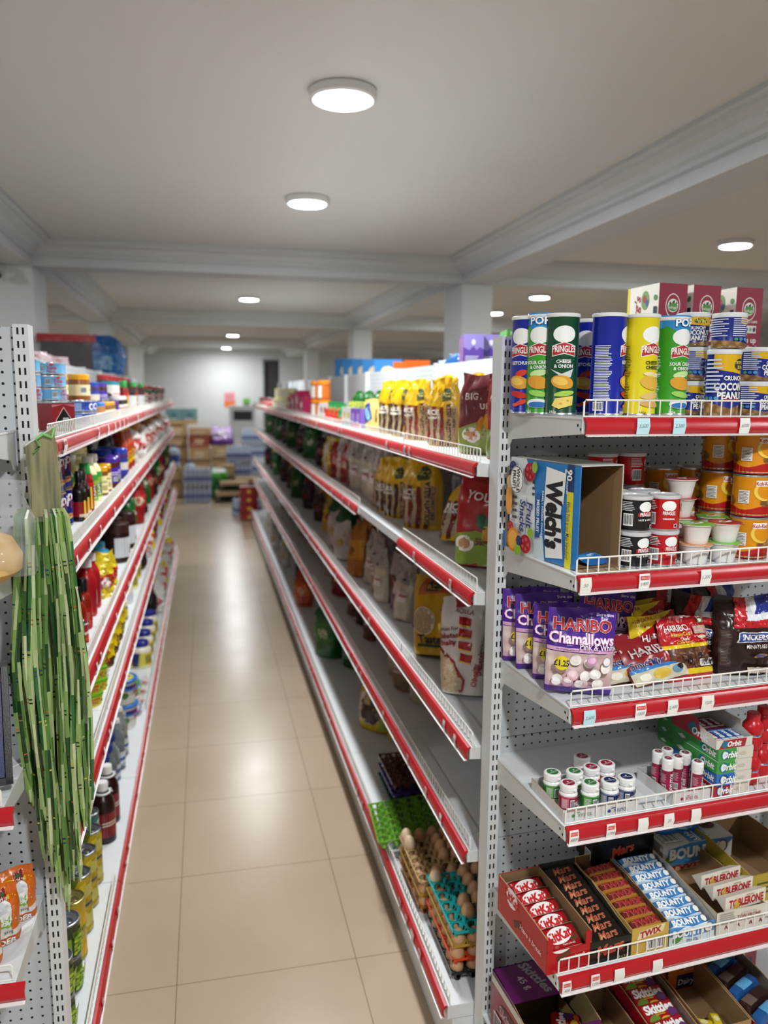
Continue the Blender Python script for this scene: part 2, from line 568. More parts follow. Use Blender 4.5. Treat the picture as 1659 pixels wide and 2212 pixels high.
def shared(key, fn, name, parent, loc, rot=(0, 0, 0)):
    if key not in MESH:
        o = fn().build(name); MESH[key] = o.data
    else:
        o = bpy.data.objects.new(name, MESH[key]); COL.objects.link(o)
    o.location = loc; o.rotation_euler = rot; o.parent = parent
    return o
def pricetag(parent, x, z0, D, kindn, wr='', w=.026):
    """paper slip stuck on the price rail"""
    def mk():
        g = G(); f = lambda X, Y, o: (X, -.0215 - o + .000 * Y, Y)
        c = {'b': '#bfe3ee', 'w': '#efeeea', 'p': '#f4f2f0', 'y': '#e6e4dc'}[kindn]
        h = .034
        g.add([(-w / 2, -.0195, 0), (w / 2, -.0195, 0), (w / 2 + .001, -.0215, -h * .5), (w / 2, -.0178, -h), (-w / 2, -.0178, -h), (-w / 2 - .001, -.0215, -h * .5)],
              [(0, 1, 2, 5), (5, 2, 3, 4)], c)
        g.add([(-w / 2, -.0190, 0), (w / 2, -.0190, 0), (w / 2 + .001, -.0208, -h * .5), (w / 2, -.0172, -h), (-w / 2, -.0172, -h), (-w / 2 - .001, -.0208, -h * .5)],
              [(5, 2, 1, 0), (4, 3, 2, 5)], c)
        A = []
        if kindn == 'p': A += [('r', -w / 2 + .002, -.013, w / 2 - .002, -.004, '#d8443c'), ('t', 'PRICE', 0, -.0085, .005, '#f6d8d4', {'b': 0})]
        if wr: A += [('t', wr, 0, -.021 if kindn == 'p' else -.016, .007, '#46506e', {'s': .25, 'b': -.01, 'r': 3})]
        g.art(A, f, eps=.0004)
        return g
    return shared(('tag', kindn, wr, w), mk, 'price_tag', parent, (x, -D, z0))
def bay(nm, L, decks, D, Db, zb, H=2.07, rear=1.955, fences=(), rails=(), tags={}, endpost=False, nearpost=True, fsplit=1, inset=0, rlen=0, rdep=.34):
    r = E_(nm)
    bz = [zb + .012] + [q for q in (.73, 1.02, 1.31, 1.60) if q > zb + .1] + [H]
    for a, b in zip(bz, bz[1:]):
        shared(('pan', L, a, b), lambda: G().box(-L / 2 + .001, L / 2 - .031, -.004, .004, a + .001, b - .001, 'peg'), 'back_panel', r, (0, 0, 0))
    for x in ([L / 2 - .0155] if nearpost else []) + ([-L / 2 + .0155] if endpost else []):
        shared(('post', H), lambda: G().box(-.0155, .0155, -.026, .026, 0, H + .004, 'slots'), 'upright_post', r, (x, .028 * 0, 0))
    b = shared(('base', L, Db, zb), lambda: deck_mesh(L, Db, .042).box(L / 2 - .003, L / 2 - .0016, -Db + .003, -.003, -.042, -.003, WS), 'base_deck', r, (0, 0, zb))
    shared(('kick', L, Db, zb), lambda: G().box(-L / 2 + .001, L / 2 - .001, -Db + .014, -Db + .017, 0, zb - .03, WS).box(L / 2 - .004, L / 2 - .001, -Db + .017, -.03, 0.0, zb - .044, WS), 'kick_plate', r, (0, 0, 0))
    if rear: shared(('rear', L, rlen), lambda: deck_mesh(L - rlen, rdep), 'rear_shelf', r, (0, .03, rear), (0, 0, math.pi))
    for i, z in enumerate([zb] + list(decks)):
        dd = Db if i == 0 else D
        if i == 0: s = b; z_ = 0
        else:
            s = shared(('deck', L, D), lambda: deck_mesh(L - inset * 2, D), 'shelf', r, (0, 0, z)); z_ = 0
            for x in (-L / 2 + .004 + inset, L / 2 - .004 - inset): shared(('br', D), lambda: bracket_mesh(D), 'bracket', s, (x, 0, 0))
        if i not in rails: shared(('rail', L), lambda: rail_mesh(L - .004 - inset * 2), 'price_rail', s, (0, -dd, .002))
        if i not in fences:
            w = (L - .006 - 2 * inset) / fsplit
            for k in range(fsplit):
                shared(('fen', w), lambda: fence_mesh(w), 'wire_fence', s, (-L / 2 + .003 + inset + w * (k + .5), -dd + .006, 0))
        for t in tags.get(i, ()): pricetag(s, t[0], 0, dd, t[1], t[2] if len(t) > 2 else '', t[3] if len(t) > 3 else .026)
    return r
RD = [.677, .982, 1.415, 1.757]; PR = .816
LD = [.855, 1.15, 1.52, 1.82]
ordn = ['nearest', 'second', 'third', 'fourth', 'fifth', 'sixth', 'seventh', 'eighth', 'ninth', 'tenth', 'eleventh', 'twelfth', 'thirteenth', 'fourteenth', 'fifteenth', 'sixteenth', 'seventeenth', 'eighteenth', 'nineteenth', 'twentieth']
rnd = random.Random(4)
for i in range(12):
    y = 1.92 + PR * (i + .5)
    tg = {q: [(rnd.uniform(-.36, .36), rnd.choice('wp'), rnd.choice(['500', '1200', '350', '']), .02) for _ in range(rnd.choice((1, 2, 2, 3)))] for q in range(5)}
    if i == 0: tg[0] = [(.08, 'w', '1,150', .036), (.17, 'p'), (-.09, 'p'), (.0, 'p')]
    nof = {1: (4,), 4: ()}.get(i, ())
    rls = ()
    if i == 1: nof = (3,); rls = (3,)
    if i == 4: nof = (1, 2)
    o = bay('shelf_unit', PR, RD, .385, .435, .205, fences=nof, rails=rls, tags=tg, endpost=(i == 11), nearpost=(i > 0), rear=1.955 if i else None)
    o.location = (1.07, y, 0); o.rotation_euler = (0, 0, -math.pi / 2)
    tag(o, 'white shelf unit in the right row of the aisle, %s from the camera' % ordn[i], 'store shelf', 'shelf units in the right row')
for i in range(9):
    y = 1.925 + .785 * (i + .5)
    tg = {q: [(rnd.uniform(-.36, .36), rnd.choice('wwp'), '', .02) for _ in range(rnd.choice((3, 4, 4)))] for q in range(5)}
    o = bay('shelf_unit', .785, LD, .37, .37, .215, tags=tg, endpost=False, fences=(0,) if i in (1, 2) else ())
    o.location = (-.715, y, 0); o.rotation_euler = (0, 0, math.pi / 2)
    tag(o, 'white shelf unit in the left row of the aisle, %s from the camera' % ordn[i], 'store shelf', 'shelf units in the left row')
# end units facing the camera
EA = R(4.5); EO = Vector((.7056, 1.86, 0))
def EP(u, v, z): return (EO.x + u * math.cos(EA) - v * math.sin(EA), EO.y + u * math.sin(EA) + v * math.cos(EA), z)
ZE = [.600, .974, 1.252, 1.550, 1.886]
LE = .98
tg = {5: [(-.335, 'b', '3,500', .030), (-.245, 'b', '2,500', .03), (-.075, 'w', '6000')],
      4: [(-.455, 'y', '50'), (-.31, 'p', '1400'), (-.15, 'w', '1,200')],
      3: [(-.43, 'b', '2,600', .028), (-.30, 'p', '1500'), (-.215, 'w', '2,400'), (-.12, 'w', '7200', .032)],
      2: [(-.455, 'p', '4800', .022), (-.36, 'p', '1700', .022), (-.275, 'w'), (-.205, 'w', '20'), (-.13, 'w')],
      1: [(-.455, 'p', '400', .022), (-.38, 'p', '1200', .022), (-.315, 'w'), (-.21, 'w')]}
o = bay('end_shelf_unit', LE, ZE, .376, .376, .215, rear=None, tags=tg, inset=.02)
# measured: posts stand at both ends, the left one on the aisle corner
shared(('rearend', 1), lambda: deck_mesh(.5, .3), 'rear_shelf', o, (.24, .03, 1.955), (0, 0, math.pi))
o.location = EP(LE / 2 + .010, .026, 0); o.rotation_euler = (0, 0, EA)
shared(('post', 2.07), None, 'upright_post', o, (-LE / 2 + .0155, 0, 0))
tag(o, 'white end shelf unit facing the camera on the right, stocked with sweets and crisps', 'store shelf')
LO = Vector((-.367, 1.86, 0)); LA = R(0)
LZ = [.73, 1.115, 1.56, 1.845]
o2 = bay('end_shelf_unit', LE, LZ, .30, .30, .215, rear=None, tags={}, inset=.04)
o2.location = (LO.x - LE / 2, 1.886, 0)
tag(o2, 'white end shelf unit cut off by the left edge, holding bread and milk powder', 'store shelf')
# ---------------------------------------------------------------- product builders
def cylmap(r, z0=0.0):
    return lambda x, y, o: ((r + o) * math.sin(x / r), -(r + o) * math.cos(x / r), y + z0)
def round_item(name, prof, mat, art, r, lid=None, seg=32, lidname='lid', z0=0.0, h=None, extra=None):
    """turned body with wrapped artwork and a lid part; art unit = diameter"""
    root = E_(name)
    g = G().lathe(prof, mat, seg)
    g.art(art, cylmap(r, z0), du=r * .25, scale=2 * r, eps=.0003)
    g.build('body', root)
    if lid:
        G().lathe(lid[0], lid[1], seg).build(lidname, root)
    if extra: extra(root)
    return root
def tin_prof(r, h, rim='#c9ccd0:m'):
    return [(0, .001, rim), (r - .003, .001), (r, .003), (r + .0006, .006, '@'), (r, .008), (r, h - .007), (r + .0008, h - .005, rim), (r, h - .001), (r - .002, h), (r - .004, h - .004), (0, h - .004)]
def P_(prof, mat): return [tuple(mat if q == '@' else q for q in p) for p in prof]
def tin(name, r, h, mat, art, lid=None, seg=28, rim='#c9ccd0:m', ring=False):
    root = E_(name)
    g = G().lathe(P_(tin_prof(r, h, rim), mat), mat, seg)
    g.art(art, cylmap(r), du=r * .25, scale=2 * r, eps=.0003)
    if ring:
        for q in (.86, .62): g.lathe([(r * q, h - .004), (r * q - .001, h - .003), (r * q - .002, h - .004)], rim, seg)
    g.build('body', root)
    if lid: G().lathe([(r + .001, h - .006), (r + .0018, h - .003), (r + .0018, h + .0035), (r + .0005, h + .005), (r - .003, h + .005), (r - .004, h + .002), (0, h + .002)], lid, seg).build('lid', root)
    if ring:
        t = G(); n = 12
        t.tube([(.0105 * math.cos(i * 2 * math.pi / n), -r * .35 + .0145 * math.sin(i * 2 * math.pi / n), h - .001) for i in range(n + 1)], .0015, rim, 5)
        t.box(-.005, .005, -r * .35 + .008, -r * .35 + .026, h - .003, h - .0005, rim)
        t.build('pull_tab', root)
    return root
def boxg(w, d, h, mat):
    return G().box(-w / 2, w / 2, -d / 2, d / 2, 0, h, mat)
def face(w, d, h, side):
    if side == 'f': return lambda x, y, o: (x, -d / 2 - o, y)
    if side == 'b': return lambda x, y, o: (-x, d / 2 + o, y)
    if side == 'l': return lambda x, y, o: (-w / 2 - o, -x, y)
    if side == 'r': return lambda x, y, o: (w / 2 + o, x, y)
    if side == 't': return lambda x, y, o: (x, y, h + o)
def carton(name, w, d, h, mat, arts, asroot=True):
    """closed printed box; art unit = face width"""
    g = boxg(w, d, h, mat)
    for s_, a in arts.items():
        u = {'f': w, 'b': w, 't': w, 'l': d, 'r': d}[s_]
        g.art(a, face(w, d, h, s_), scale=u, eps=.0003)
    return g.build(name, sharp=0)
def opentray(w, d, h, mat, inner, arts={}, hf=None, hb=None, t=.0025, notch=None, name='display_box', torn=0):
    """open-topped display box: side walls slope from hb (back) to hf (front)"""
    hf = hf or h; hb = hb or h
    root = E_(name); g = G(); rr = random.Random(int(w * 1e4))
    a, b = w / 2, d / 2
    n = 9
    tops = []
    for i in range(n + 1):
        y = -b + d * i / n
        f = i / n
        z = hf + (h - hf) * min(1, f * 1.6) if torn == 0 else hf + (h - hf) * min(1, f * 1.6) + rr.uniform(-torn, torn)
        tops.append((y, z))
    for sx in (-1, 1):
        for (m, x) in ((mat, sx * a), (inner, sx * (a - t))):
            vs = []; 
            for y, z in tops: vs += [(x, y, 0), (x, y, z)]
            g.add(vs, [(2 * i, 2 * i + 1, 2 * i + 3, 2 * i + 2) for i in range(n)], m)
        vs = []
        for y, z in tops: vs += [(sx * a, y, z), (sx * (a - t), y, z)]
        g.add(vs, [(2 * i, 2 * i + 1, 2 * i + 3, 2 * i + 2) for i in range(n)], 'card')
    g.box(-a, a, -b, -b + t, 0, hf if not notch else notch, mat)
    if notch:
        q = w * .13
        g.box(-a, -a + q, -b, -b + t, notch, hf, mat).box(a - q, a, -b, -b + t, notch, hf, mat)
    g.box(-a + t, a - t, -b + t, -b + t + .0008, 0, (notch or hf) - .001, inner)
    g.box(-a, a, b - t, b, 0, hb, mat)
    g.box(-a + t, a - t, b - t - .0008, b - t, 0, hb - .0005, inner)
    g.box(-a + t, a - t, -b + t, b - t, .0005, t, inner)
    for s_, A in arts.items():
        u = {'f': w, 'b': w, 't': w, 'l': d, 'r': d}[s_]
        rg = {'f': (-a, a, 0, notch or hf)}.get(s_)
        g.art(A, face(w, d, h, s_), scale=u, eps=.0003, rng=rg)
    g.build('carton', root, sharp=0)
    return root
def bagS(w, h, t, taper=.0, pinch=.5, seed=0, amp=.004, gus=4, bottom=.15, lean=0, stand=True):
    """surface of a filled bag: side -1 front, +1 back; u in -1..1, v in 0..1"""
    def S(u, v, sd, o=0):
        top = 1 - v
        q_ = max(0, (v - pinch) / (1 - pinch))
        wp = 1 - taper * (q_ ** 1.6 - (.55 * ((q_ - .72) / .28) if q_ > .72 else 0)) - .04 * max(0, 1 - v / .08)
        tv = 1.0
        if v > pinch: tv = max(0, 1 - ((v - pinch) / (1 - pinch)) ** 1.8)
        if stand: tv *= .72 + .28 * math.sin(min(1, v / .35) * math.pi / 2)
        else: tv *= math.sin(min(1, v / .22) * math.pi / 2) ** .7 if v < .22 else 1
        eu = max(0, 1 - abs(u) ** gus) ** .6
        nx = noise.noise(Vector((u * 2.2, v * 5, seed * 7.3 + sd)))
        n2 = noise.noise(Vector((u * 6, v * 13, seed * 3.1 + sd * 2)))
        n3 = abs(noise.noise(Vector((u * 3 + v * 4, v * 3 - u * 3, seed * 5.7 + sd))))
        wr = amp * (nx * 1.5 + n2 * .9 - n3 * 2.2 * (.5 + v)) * (.35 + .65 * eu)
        th = t / 2 * tv * eu + (wr if eu > .02 else 0) * (1 if 0 < v < 1 else 0)
        y = sd * (max(.0006, th) + o)
        x = u * w / 2 * wp + amp * .5 * noise.noise(Vector((v * 4, seed, u)))
        return (x, y + lean * v * v, v * h + (amp * .8 * math.sin(u * 3 + seed) if v > .97 else 0))
    return S
def bag(name, w, h, t, mat, front=(), back=(), nu=20, nv=28, root=None, fine=1, **k):
    S = bagS(w, h, t, **k)
    g = G()
    for sd in (-1, 1):
        vs = [S(-1 + 2 * i / nu, j / nv, sd) for j in range(nv + 1) for i in range(nu + 1)]
        fs = []
        for j in range(nv):
            for i in range(nu):
                a = j * (nu + 1) + i
                f = (a, a + 1, a + nu + 2, a + nu + 1)
                fs.append(f if sd < 0 else f[::-1])
        g.add(vs, fs, mat)
    for i in (0,):
        vs = [S(-1 + 2 * i / nu, 0, -1) for i in range(nu + 1)] + [S(-1 + 2 * i / nu, 0, 1) for i in range(nu + 1)]
        g.add(vs, [(i, i + nu + 1, i + nu + 2, i + 1) for i in range(nu)], mat)
    asp = h / w
    for sd, A in ((-1, front), (1, back)):
        if A:
            fn = (lambda sd: lambda x, y, o: S(max(-1, min(1, x / .5)) * (-sd if sd > 0 else 1), max(0, min(1, y / asp)), sd, o + .0012))(sd)
            g.art(A, fn, du=1 / nu / fine, dv=asp / nv / fine, scale=1, eps=.00055 if fine > 1 else .0004, rng=(-.495, .495, 0.002, asp - .002))
    o = g.build(name, root, sharp=50)
    return o
BLURRED = {'SYRUP', 'HONEY', 'Malt', 'MILK', 'Tomato', 'Peanut', 'choc', 'mix', 'SAUCE', 'Sauce', 'CHILLI', 'Mayo', 'Beans', 'peas', 'Noodle', 'MAIZE', 'Jelly', 'FRUITS', 'SELLA'}
def T(txt_, x, y, h, c, /, **o):
    """lettering; words too small or blurred to read in the shop become plain strokes"""
    if txt_ in BLURRED:
        w = len(txt_) * h * .4 * o.get('k', 1)
        if abs(o.get('r', 0)) > 45: return ('p', [(x - h * .3, y - w), (x + h * .3, y - w), (x + h * .2, y + w), (x - h * .25, y + w)], c)
        return ('l', x - w, y - h * .5, x + w, y + h * .5, 2, c)
    return ("t", txt_, x, y, h, c, o)
def rr_(x0, y0, x1, y1, c): return ('r', x0, y0, x1, y1, c)
def el(x, y, a, b, c, r=0): return ('e', x, y, a, b, c, r)

# ---- crisps
def crisp(base, top, flav, fy=1.6, fc='#f2f2f0', food=(), rot=0.0, H=.226, r=.0375, tall=True):
    def f():
        A = []
        if top: A += [('p', [(-1.57, 3.09), (1.57, 3.09), (1.57, 2.5), (.5, 2.15), (-.5, 2.75), (-1.57, 2.5)][::1], top)]
        for c in (0, ):
            A += [el(0, 2.42, .35, .25, '#f4f4f2'),
                  ('p', [(-.37, 1.76), (-.37, 2.08), (0, 2.2), (.37, 2.08), (.37, 1.76), (0, 1.84)], '#f4f4f2'),
                  ('p', [(-.35, 1.785), (-.35, 2.065), (0, 2.175), (.35, 2.065), (.35, 1.785), (0, 1.865)], '#b5121b'),
                  T('PRINGLES', 0, 1.99, .19, '#f8f8f6', b=.02, k=.62)]
            y = fy
            for ln in flav: A.append(T(ln, 0, y, .1, fc, b=.03, k=.9)); y -= .14
        A += list(food)
        A += [('l', -1.14, .5, -.62, 2.1, 34, '#e9ecf2' if base != '#e8d81a:g' else '#6b6420'), ('b', -1.14, .16, -.82, .42), T('165g', -.25, .12, .07, fc)]
        if rot: A = [shift(e, rot) for e in A]
        prof = [(0, 0, '#c9ccd0:m'), (r, 0), (r + .001, .003), (r, .006, base), (r, H - .006), (r + .001, H - .004, '#c9ccd0:m'), (r, H - .001), (0, H - .001)]
        lid = ([(r + .0012, H - .006), (r + .002, H - .004), (r + .002, H + .001), (r, H + .0025), (r - .003, H + .0025), (r - .004, H + .0005), (0, H + .0005)], '#e9ebea:g')
        return round_item('crisp_can', prof, base, A, r, lid, 36)
    return f
def shift(e, d):
    e = list(e)
    if e[0] in 'rlb' : e[1] += d; e[3] += d
    elif e[0] == 'e': e[1] += d
    elif e[0] == 'p': e[1] = [(x + d, y) for x, y in e[1]]
    elif e[0] == 't': e[2] += d
    return tuple(e)
chip = '#e0a033:g'; chip2 = '#f0c45a:g'
fo = [el(-.02, 1.0, .34, .2, chip, -12), el(-.08, 1.03, .22, .12, chip2, -12)]
KINDS['crisp_green'] = crisp('#0f4a2c:g', None, ['CHEESE', '& ONION'], 1.62, '#f2f2f0', [('p', [(-.4, 1.4), (-.05, 1.25), (.3, 1.4), (.22, 1.15), (0, 1.12)], '#cfd6d6')] + fo + [el(.05, .66, .3, .08, '#a8cf4e', 8), ('p', [(-.3, .3), (-.2, .52), (.32, .6), (.3, .32), (-.1, .2)], '#ecd06a'), el(-.05, .36, .05, .03, '#d4a93c'), el(.15, .45, .04, .03, '#d4a93c')])
KINDS['crisp_blue'] = crisp('#14269c:g', None, ['KETCHUP'], 1.6, '#f2f2f0', [el(.05, 1.28, .2, .1, '#d9321f', 20)] + fo + [el(0, .62, .3, .1, '#c62a1c', -12), el(.1, .38, .22, .07, '#d8402a', 20), el(-.1, .3, .1, .05, '#e35c3c')])
KINDS['crisp_yellow'] = crisp('#e8d81a:g', None, ['CHEESY', 'CHEESE'], 1.6, '#22301c', [el(.0, 1.25, .28, .07, '#eddca6', -6), el(-.02, 1.0, .34, .2, '#e5b548:g', -12), el(0, .62, .33, .1, '#e2c070', 6), el(0, .36, .36, .09, '#dca860', -6)], rot=.12)
KINDS['crisp_lime'] = crisp('#3fa12c:g', '#2f8fd0:g', ['SOUR CREAM', '& ONION'], 1.6, '#f2f2f0', [el(0, 1.28, .28, .1, '#c7e6a0', 10), el(-.02, 1.0, .34, .2, chip, -12), el(0, .66, .3, .09, '#9bd35c', -10), el(0, .36, .34, .14, '#eef0ee'), el(0, .32, .28, .09, '#2b6fb8'), T('POP', 0, 2.86, .22, '#f4f6f8', o='#1d5fae', b=.03)], rot=.06)
def mini(base, flav):
    def f():
        r, H = .0345, .078
        A = [el(0, .82, .24, .17, '#f4f4f2'), ('p', [(-.27, .5), (-.27, .62), (0, .68), (.27, .62), (.27, .5), (0, .54)], '#b5121b'), T('PRINGLES', 0, .585, .12, '#f8f8f6', b=.02, k=.56), T(flav, 0, .4, .06, '#f0f0ee', b=.02),
             ('b', -.75, .2, -.42, .6), ('l', -.8, .68, -.38, 1.0, 6, '#dcdcdc'), rr_(.15, .12, .27, .24, '#f0f0ee'), rr_(.17, .14, .25, .22, '#222')]
        if base == '#c3141f:g': A += [el(.62, .75, .14, .2, chip, 20), el(.56, .5, .12, .15, chip2, -20)]
        prof = [(0, 0, '#c9ccd0:m'), (r - .002, 0), (r, .004, base), (r, H - .006), (r + .001, H - .004, '#c9ccd0:m'), (r, H - .001), (0, H - .001)]
        lid = ([(r + .0015, H - .006), (r + .0025, H - .003), (r + .002, H + .002), (r - .003, H + .003), (r - .004, H), (0, H)], '#cfcdce:g')
        return round_item('crisp_can', prof, base, A, r, lid, 32)
    return f
KINDS['mini_black'] = mini('#15151a:g', 'HOT & SPICY')
KINDS['mini_red'] = mini('#c3141f:g', 'ORIGINAL')
def nuttin(r, H, back=0):
    def f():
        h = H / (2 * r)
        A = [('p', [(-.25, h * .98), (1.57, h * .98), (1.57, h * .62), (.6, h * .66), (-.1, h * .72), (-.25, h * .75)], '#e3b416:g'),
             ('p', [(-1.57, h * .3), (-.4, h * .22), (.3, h * .12), (1.57, h * .28), (1.57, .03), (-1.57, .03)], 'nuts'),
             el(.62, h * .8, .24, h * .09, '#20311c'), T('TROPICAL', .62, h * .83, .09, '#e9cf4a', b=.02, k=.8), T('SUN', .62, h * .76, .1, '#e9cf4a', b=.03)]
        if h > 1.5: A += [T('CRUNCHY', .45, 1.18, .13, '#f4f2ea', b=.03, k=.8), T('COCONUT', .42, .92, .22, '#f4f2ea', b=.04, k=.75), T('PEANUTS', .42, .64, .22, '#f4f2ea', b=.04, k=.75), rr_(.1, .46, .75, .54, '#b01f2a')]
        else: A += [T('CRUNCHY', .5, h * .58, .1, '#f4f2ea', b=.03, k=.8), T('COCONUT', .5, h * .44, .15, '#f4f2ea', b=.04, k=.75), T('PEANUTS', .5, h * .27, .15, '#f4f2ea', b=.04, k=.75)]
        A += [('l', -.5, h * .35, .05, h * .9, 9, '#cfd4ee'), ('l', -1.4, h * .35, -.6, h * .9, 8, '#cfd4ee')]
        for q, c in ((-.4, '#3c8f58'), (-.25, '#3b7fc0'), (-.1, '#4b9bd0')): A += [el(q, h * .28, .06, .05, c)]
        if back: A = [shift(e, back) for e in A]
        return tin('nut_tin', r, H, '#1c2a86:g', A, '#e7e9ec:g')
    return f
KINDS['nut_tall'] = nuttin(.0375, .150)
KINDS['nut_short'] = nuttin(.0375, .078)
KINDS['nut_short_back'] = nuttin(.0375, .078, .35)
@kind
def koh_tin():
    r, H = .043, .1; h = H / (2 * r)
    wave = [(-1.57, .02), (1.57, .02)] + [(1.57 - i * .157, .26 + .06 * math.sin(i * .9)) for i in range(21)]
    A = [('p', wave, '#b3181a:g'), el(.35, .42, .3, .14, 'nuts'), el(.62, .36, .2, .12, 'nuts'), el(-.9, .42, .3, .14, 'nuts'),
         el(.18, .72, .3, .26, '#f2cf4e'), el(.24, .74, .27, .23, '#e2920f:g'),
         rr_(-.08, .86, .34, 1.02, '#f2efe8'), T('Koh-Kae', .13, .94, .1, '#c01c22', b=.02, k=.8), rr_(-.5, .38, -.22, .74, '#eceae6'), ('l', -.48, .4, -.24, .72, 8, '#7a7268'),
         T('Peanuts', .62, .78, .1, '#5a1c10', b=.03, k=.8), T('Coconut', .62, .64, .08, '#5a1c10', b=.02, k=.8),
         rr_(-1.2, .86, -.78, 1.02, '#f2efe8'), T('Koh-Kae', -.99, .94, .1, '#c01c22', b=.02, k=.8)]
    return tin('peanut_tin', r, H, '#e2920f:g', A, None)
def cup(c, name='dessert_cup'):
    def f():
        root = E_(name)
        G().lathe([(0, 0), (.024, 0), (.0255, .002), (.027, .012), (.0275, .014), (.033, .040), (.0345, .042), (.0375, .0435), (.0375, .045), (.034, .045)], '#ece9e6:g', 32).build('cup', root)
        g = G().lathe([(.038, .0452), (.0382, .0462), (.034, .0466), (.0, .0464)], c, 32)
        g.art([el(0, 0, .3, .16, '#f2f0ea'), el(.12, .1, .12, .1, '#d8502a'), T('Jelly', -.03, 0, .12, c, b=.03)], lambda x, y, o: (x, y, .0468 + o), scale=.07)
        g.add([(-.006, -.037, .046), (.006, -.037, .046), (.004, -.046, .0445), (-.004, -.046, .0445)], [(0, 1, 2, 3)], c)
        g.build('foil_lid', root)
        return root
    return f
KINDS['cup_green'] = cup('#78c043:g'); KINDS['cup_red'] = cup('#b5333a:g'); KINDS['cup_orange'] = cup('#e0a070:g')
def berry(x, y, r, c, c2): return [el(x, y, r, r, c)] + [el(x + r * .5 * math.cos(a), y + r * .5 * math.sin(a), r * .22, r * .2, c2) for a in (0, 1.3, 2.5, 3.8, 5)]
@kind
def snack_carton():
    # lying carton, open end to the camera; printed broad face on its left
    w, d, h = .118, .268, .232
    root = E_('snack_carton'); g = G(); t = .0025; a, b = w / 2, d / 2
    g.box(-a, -a + t, -b, b, 0, h, '#2d7fc4:g').box(a - t, a, -b, b, 0, h, '#c8c4ba').box(-a, a, -b, b, 0, t, 'card').box(-a, a, -b, b, h - t, h, '#c9c9c4').box(-a, a, b - t, b, 0, h, 'cardin')
    g.box(-a + t, -a + t + .0006, -b + .001, b - t, t, h - t, 'cardin').box(a - t - .0006, a - t, -b + .001, b - t, t, h - t, 'cardin').box(-a + t, a - t, -b + .001, b - t, t, t + .0006, 'cardin').box(-a + t, a - t, -b + .001, b - t, h - t - .0006, h - t, 'cardin')
    U = 1.0; H = h / d
    # face coordinates: x from back (-.5) to the open front (.5)
    A = [('p', [(-.5, 0), (-.5, H), (-.26, H), (-.12, H * .72), (-.1, H * .35), (-.02, 0)], '#dfe5e6'), ('p', [(-.16, H * .3), (.02, H * .24), (.06, 0), (-.1, 0)], '#cfdfe8'),
         rr_(.34, 0, .425, H * .74, '#e2d42a'), rr_(.34, H * .74, .425, H, '#22386e'), ('l', -.15, H * .62, -.11, H * .8, 3, '#444'),
         ('p', [(.05, H * .95), (.31, H * .91), (.27, H * .5), (.32, .08 * H), (.08, .04 * H), (.03, H * .5)], '#eef0ee'), ('p', [(.31, H * .95), (.33, H * .95), (.3, H * .6), (.285, H * .62)], '#eef0ee'),
         T("Welch's", .175, H * .49, .2, '#17181f', r=-90, b=.055, k=.62), T('FAMILY FARMER OWNED', .015, H * .46, .026, '#e8eef2', r=-90),
         rr_(-.075, H * .22, -.015, H * .66, '#2b62a8'), T('MIXED FRUIT', -.045, H * .44, .036, '#f2f4f4', r=-90, b=.03, k=.95),
         T('Fruit', -.17, H * .42, .085, '#2a3c7c', r=-90, s=.15, b=.02), T('Snacks', -.275, H * .40, .085, '#2a3c7c', r=-90, s=.15, b=.02, k=.9), rr_(-.222, H * .22, -.216, H * .6, '#2a3c7c'), ('l', -.44, H * .34, -.36, H * .62, 4, '#55585c'),
         T('Whole Fruit is our Main Ingredient!', .382, H * .37, .047, '#27406e', r=-90, b=.01, k=.5), T('90', .385, H * .9, .065, '#f4f4f0', r=-90, b=.03), T('POUCHES', .36, H * .79, .02, '#f4f4f0', r=-90)]
    A += berry(-.17, H * .87, .085, '#a8202c', '#d24a50') + berry(-.43, H * .9, .055, '#2c3468', '#4a5590') + [el(-.47, H * .55, .05, .14, '#e8a54e'), el(-.46, H * .74, .05, .06, '#e8c98a'), el(-.08, H * .93, .04, .05, '#8fb63a')]
    A += berry(-.43, H * .27, .05, '#b5242e', '#d85a5a') + [el(-.37, H * .14, .1, .11, '#e08a26'), el(-.37, H * .14, .078, .085, '#f0b04a')] + berry(-.17, H * .13, .085, '#a8202c', '#d24a50') + [el(-.09, H * .26, .045, .045, '#8fb63a'), el(-.28, H * .05, .055, .05, '#8fb63a')] + berry(-.26, H * .15, .045, '#2c2f60', '#4a4f88')
    A += [el(-.31, H * .78, .105, .125, '#eef0ee'), el(-.31, H * .78, .1, .12, '#2a2c30'), el(-.31, H * .78, .094, .113, '#f7f7f4'), T('WHOLE', -.285, H * .78, .045, '#2a2c30', r=-90, b=.03, k=.9), T('FRUIT!', -.345, H * .78, .045, '#2a2c30', r=-90, b=.03, k=.9),
          T('90', -.475, H * .93, .045, '#f4f4f0', r=-90, b=.03), rr_(-.5, H * .03, -.46, H * .22, '#2d6fb4')]
    g.art(A, lambda x, y, o: (-a - o, -x, y), scale=d, eps=.0003)
    g.build('carton', root, sharp=0)
    f = G(); f.box(-a + .004, a - .004, -b - .03, -b, .0005, .0022, '#b5a27e'); f.build('flap', root, sharp=0)
    return root
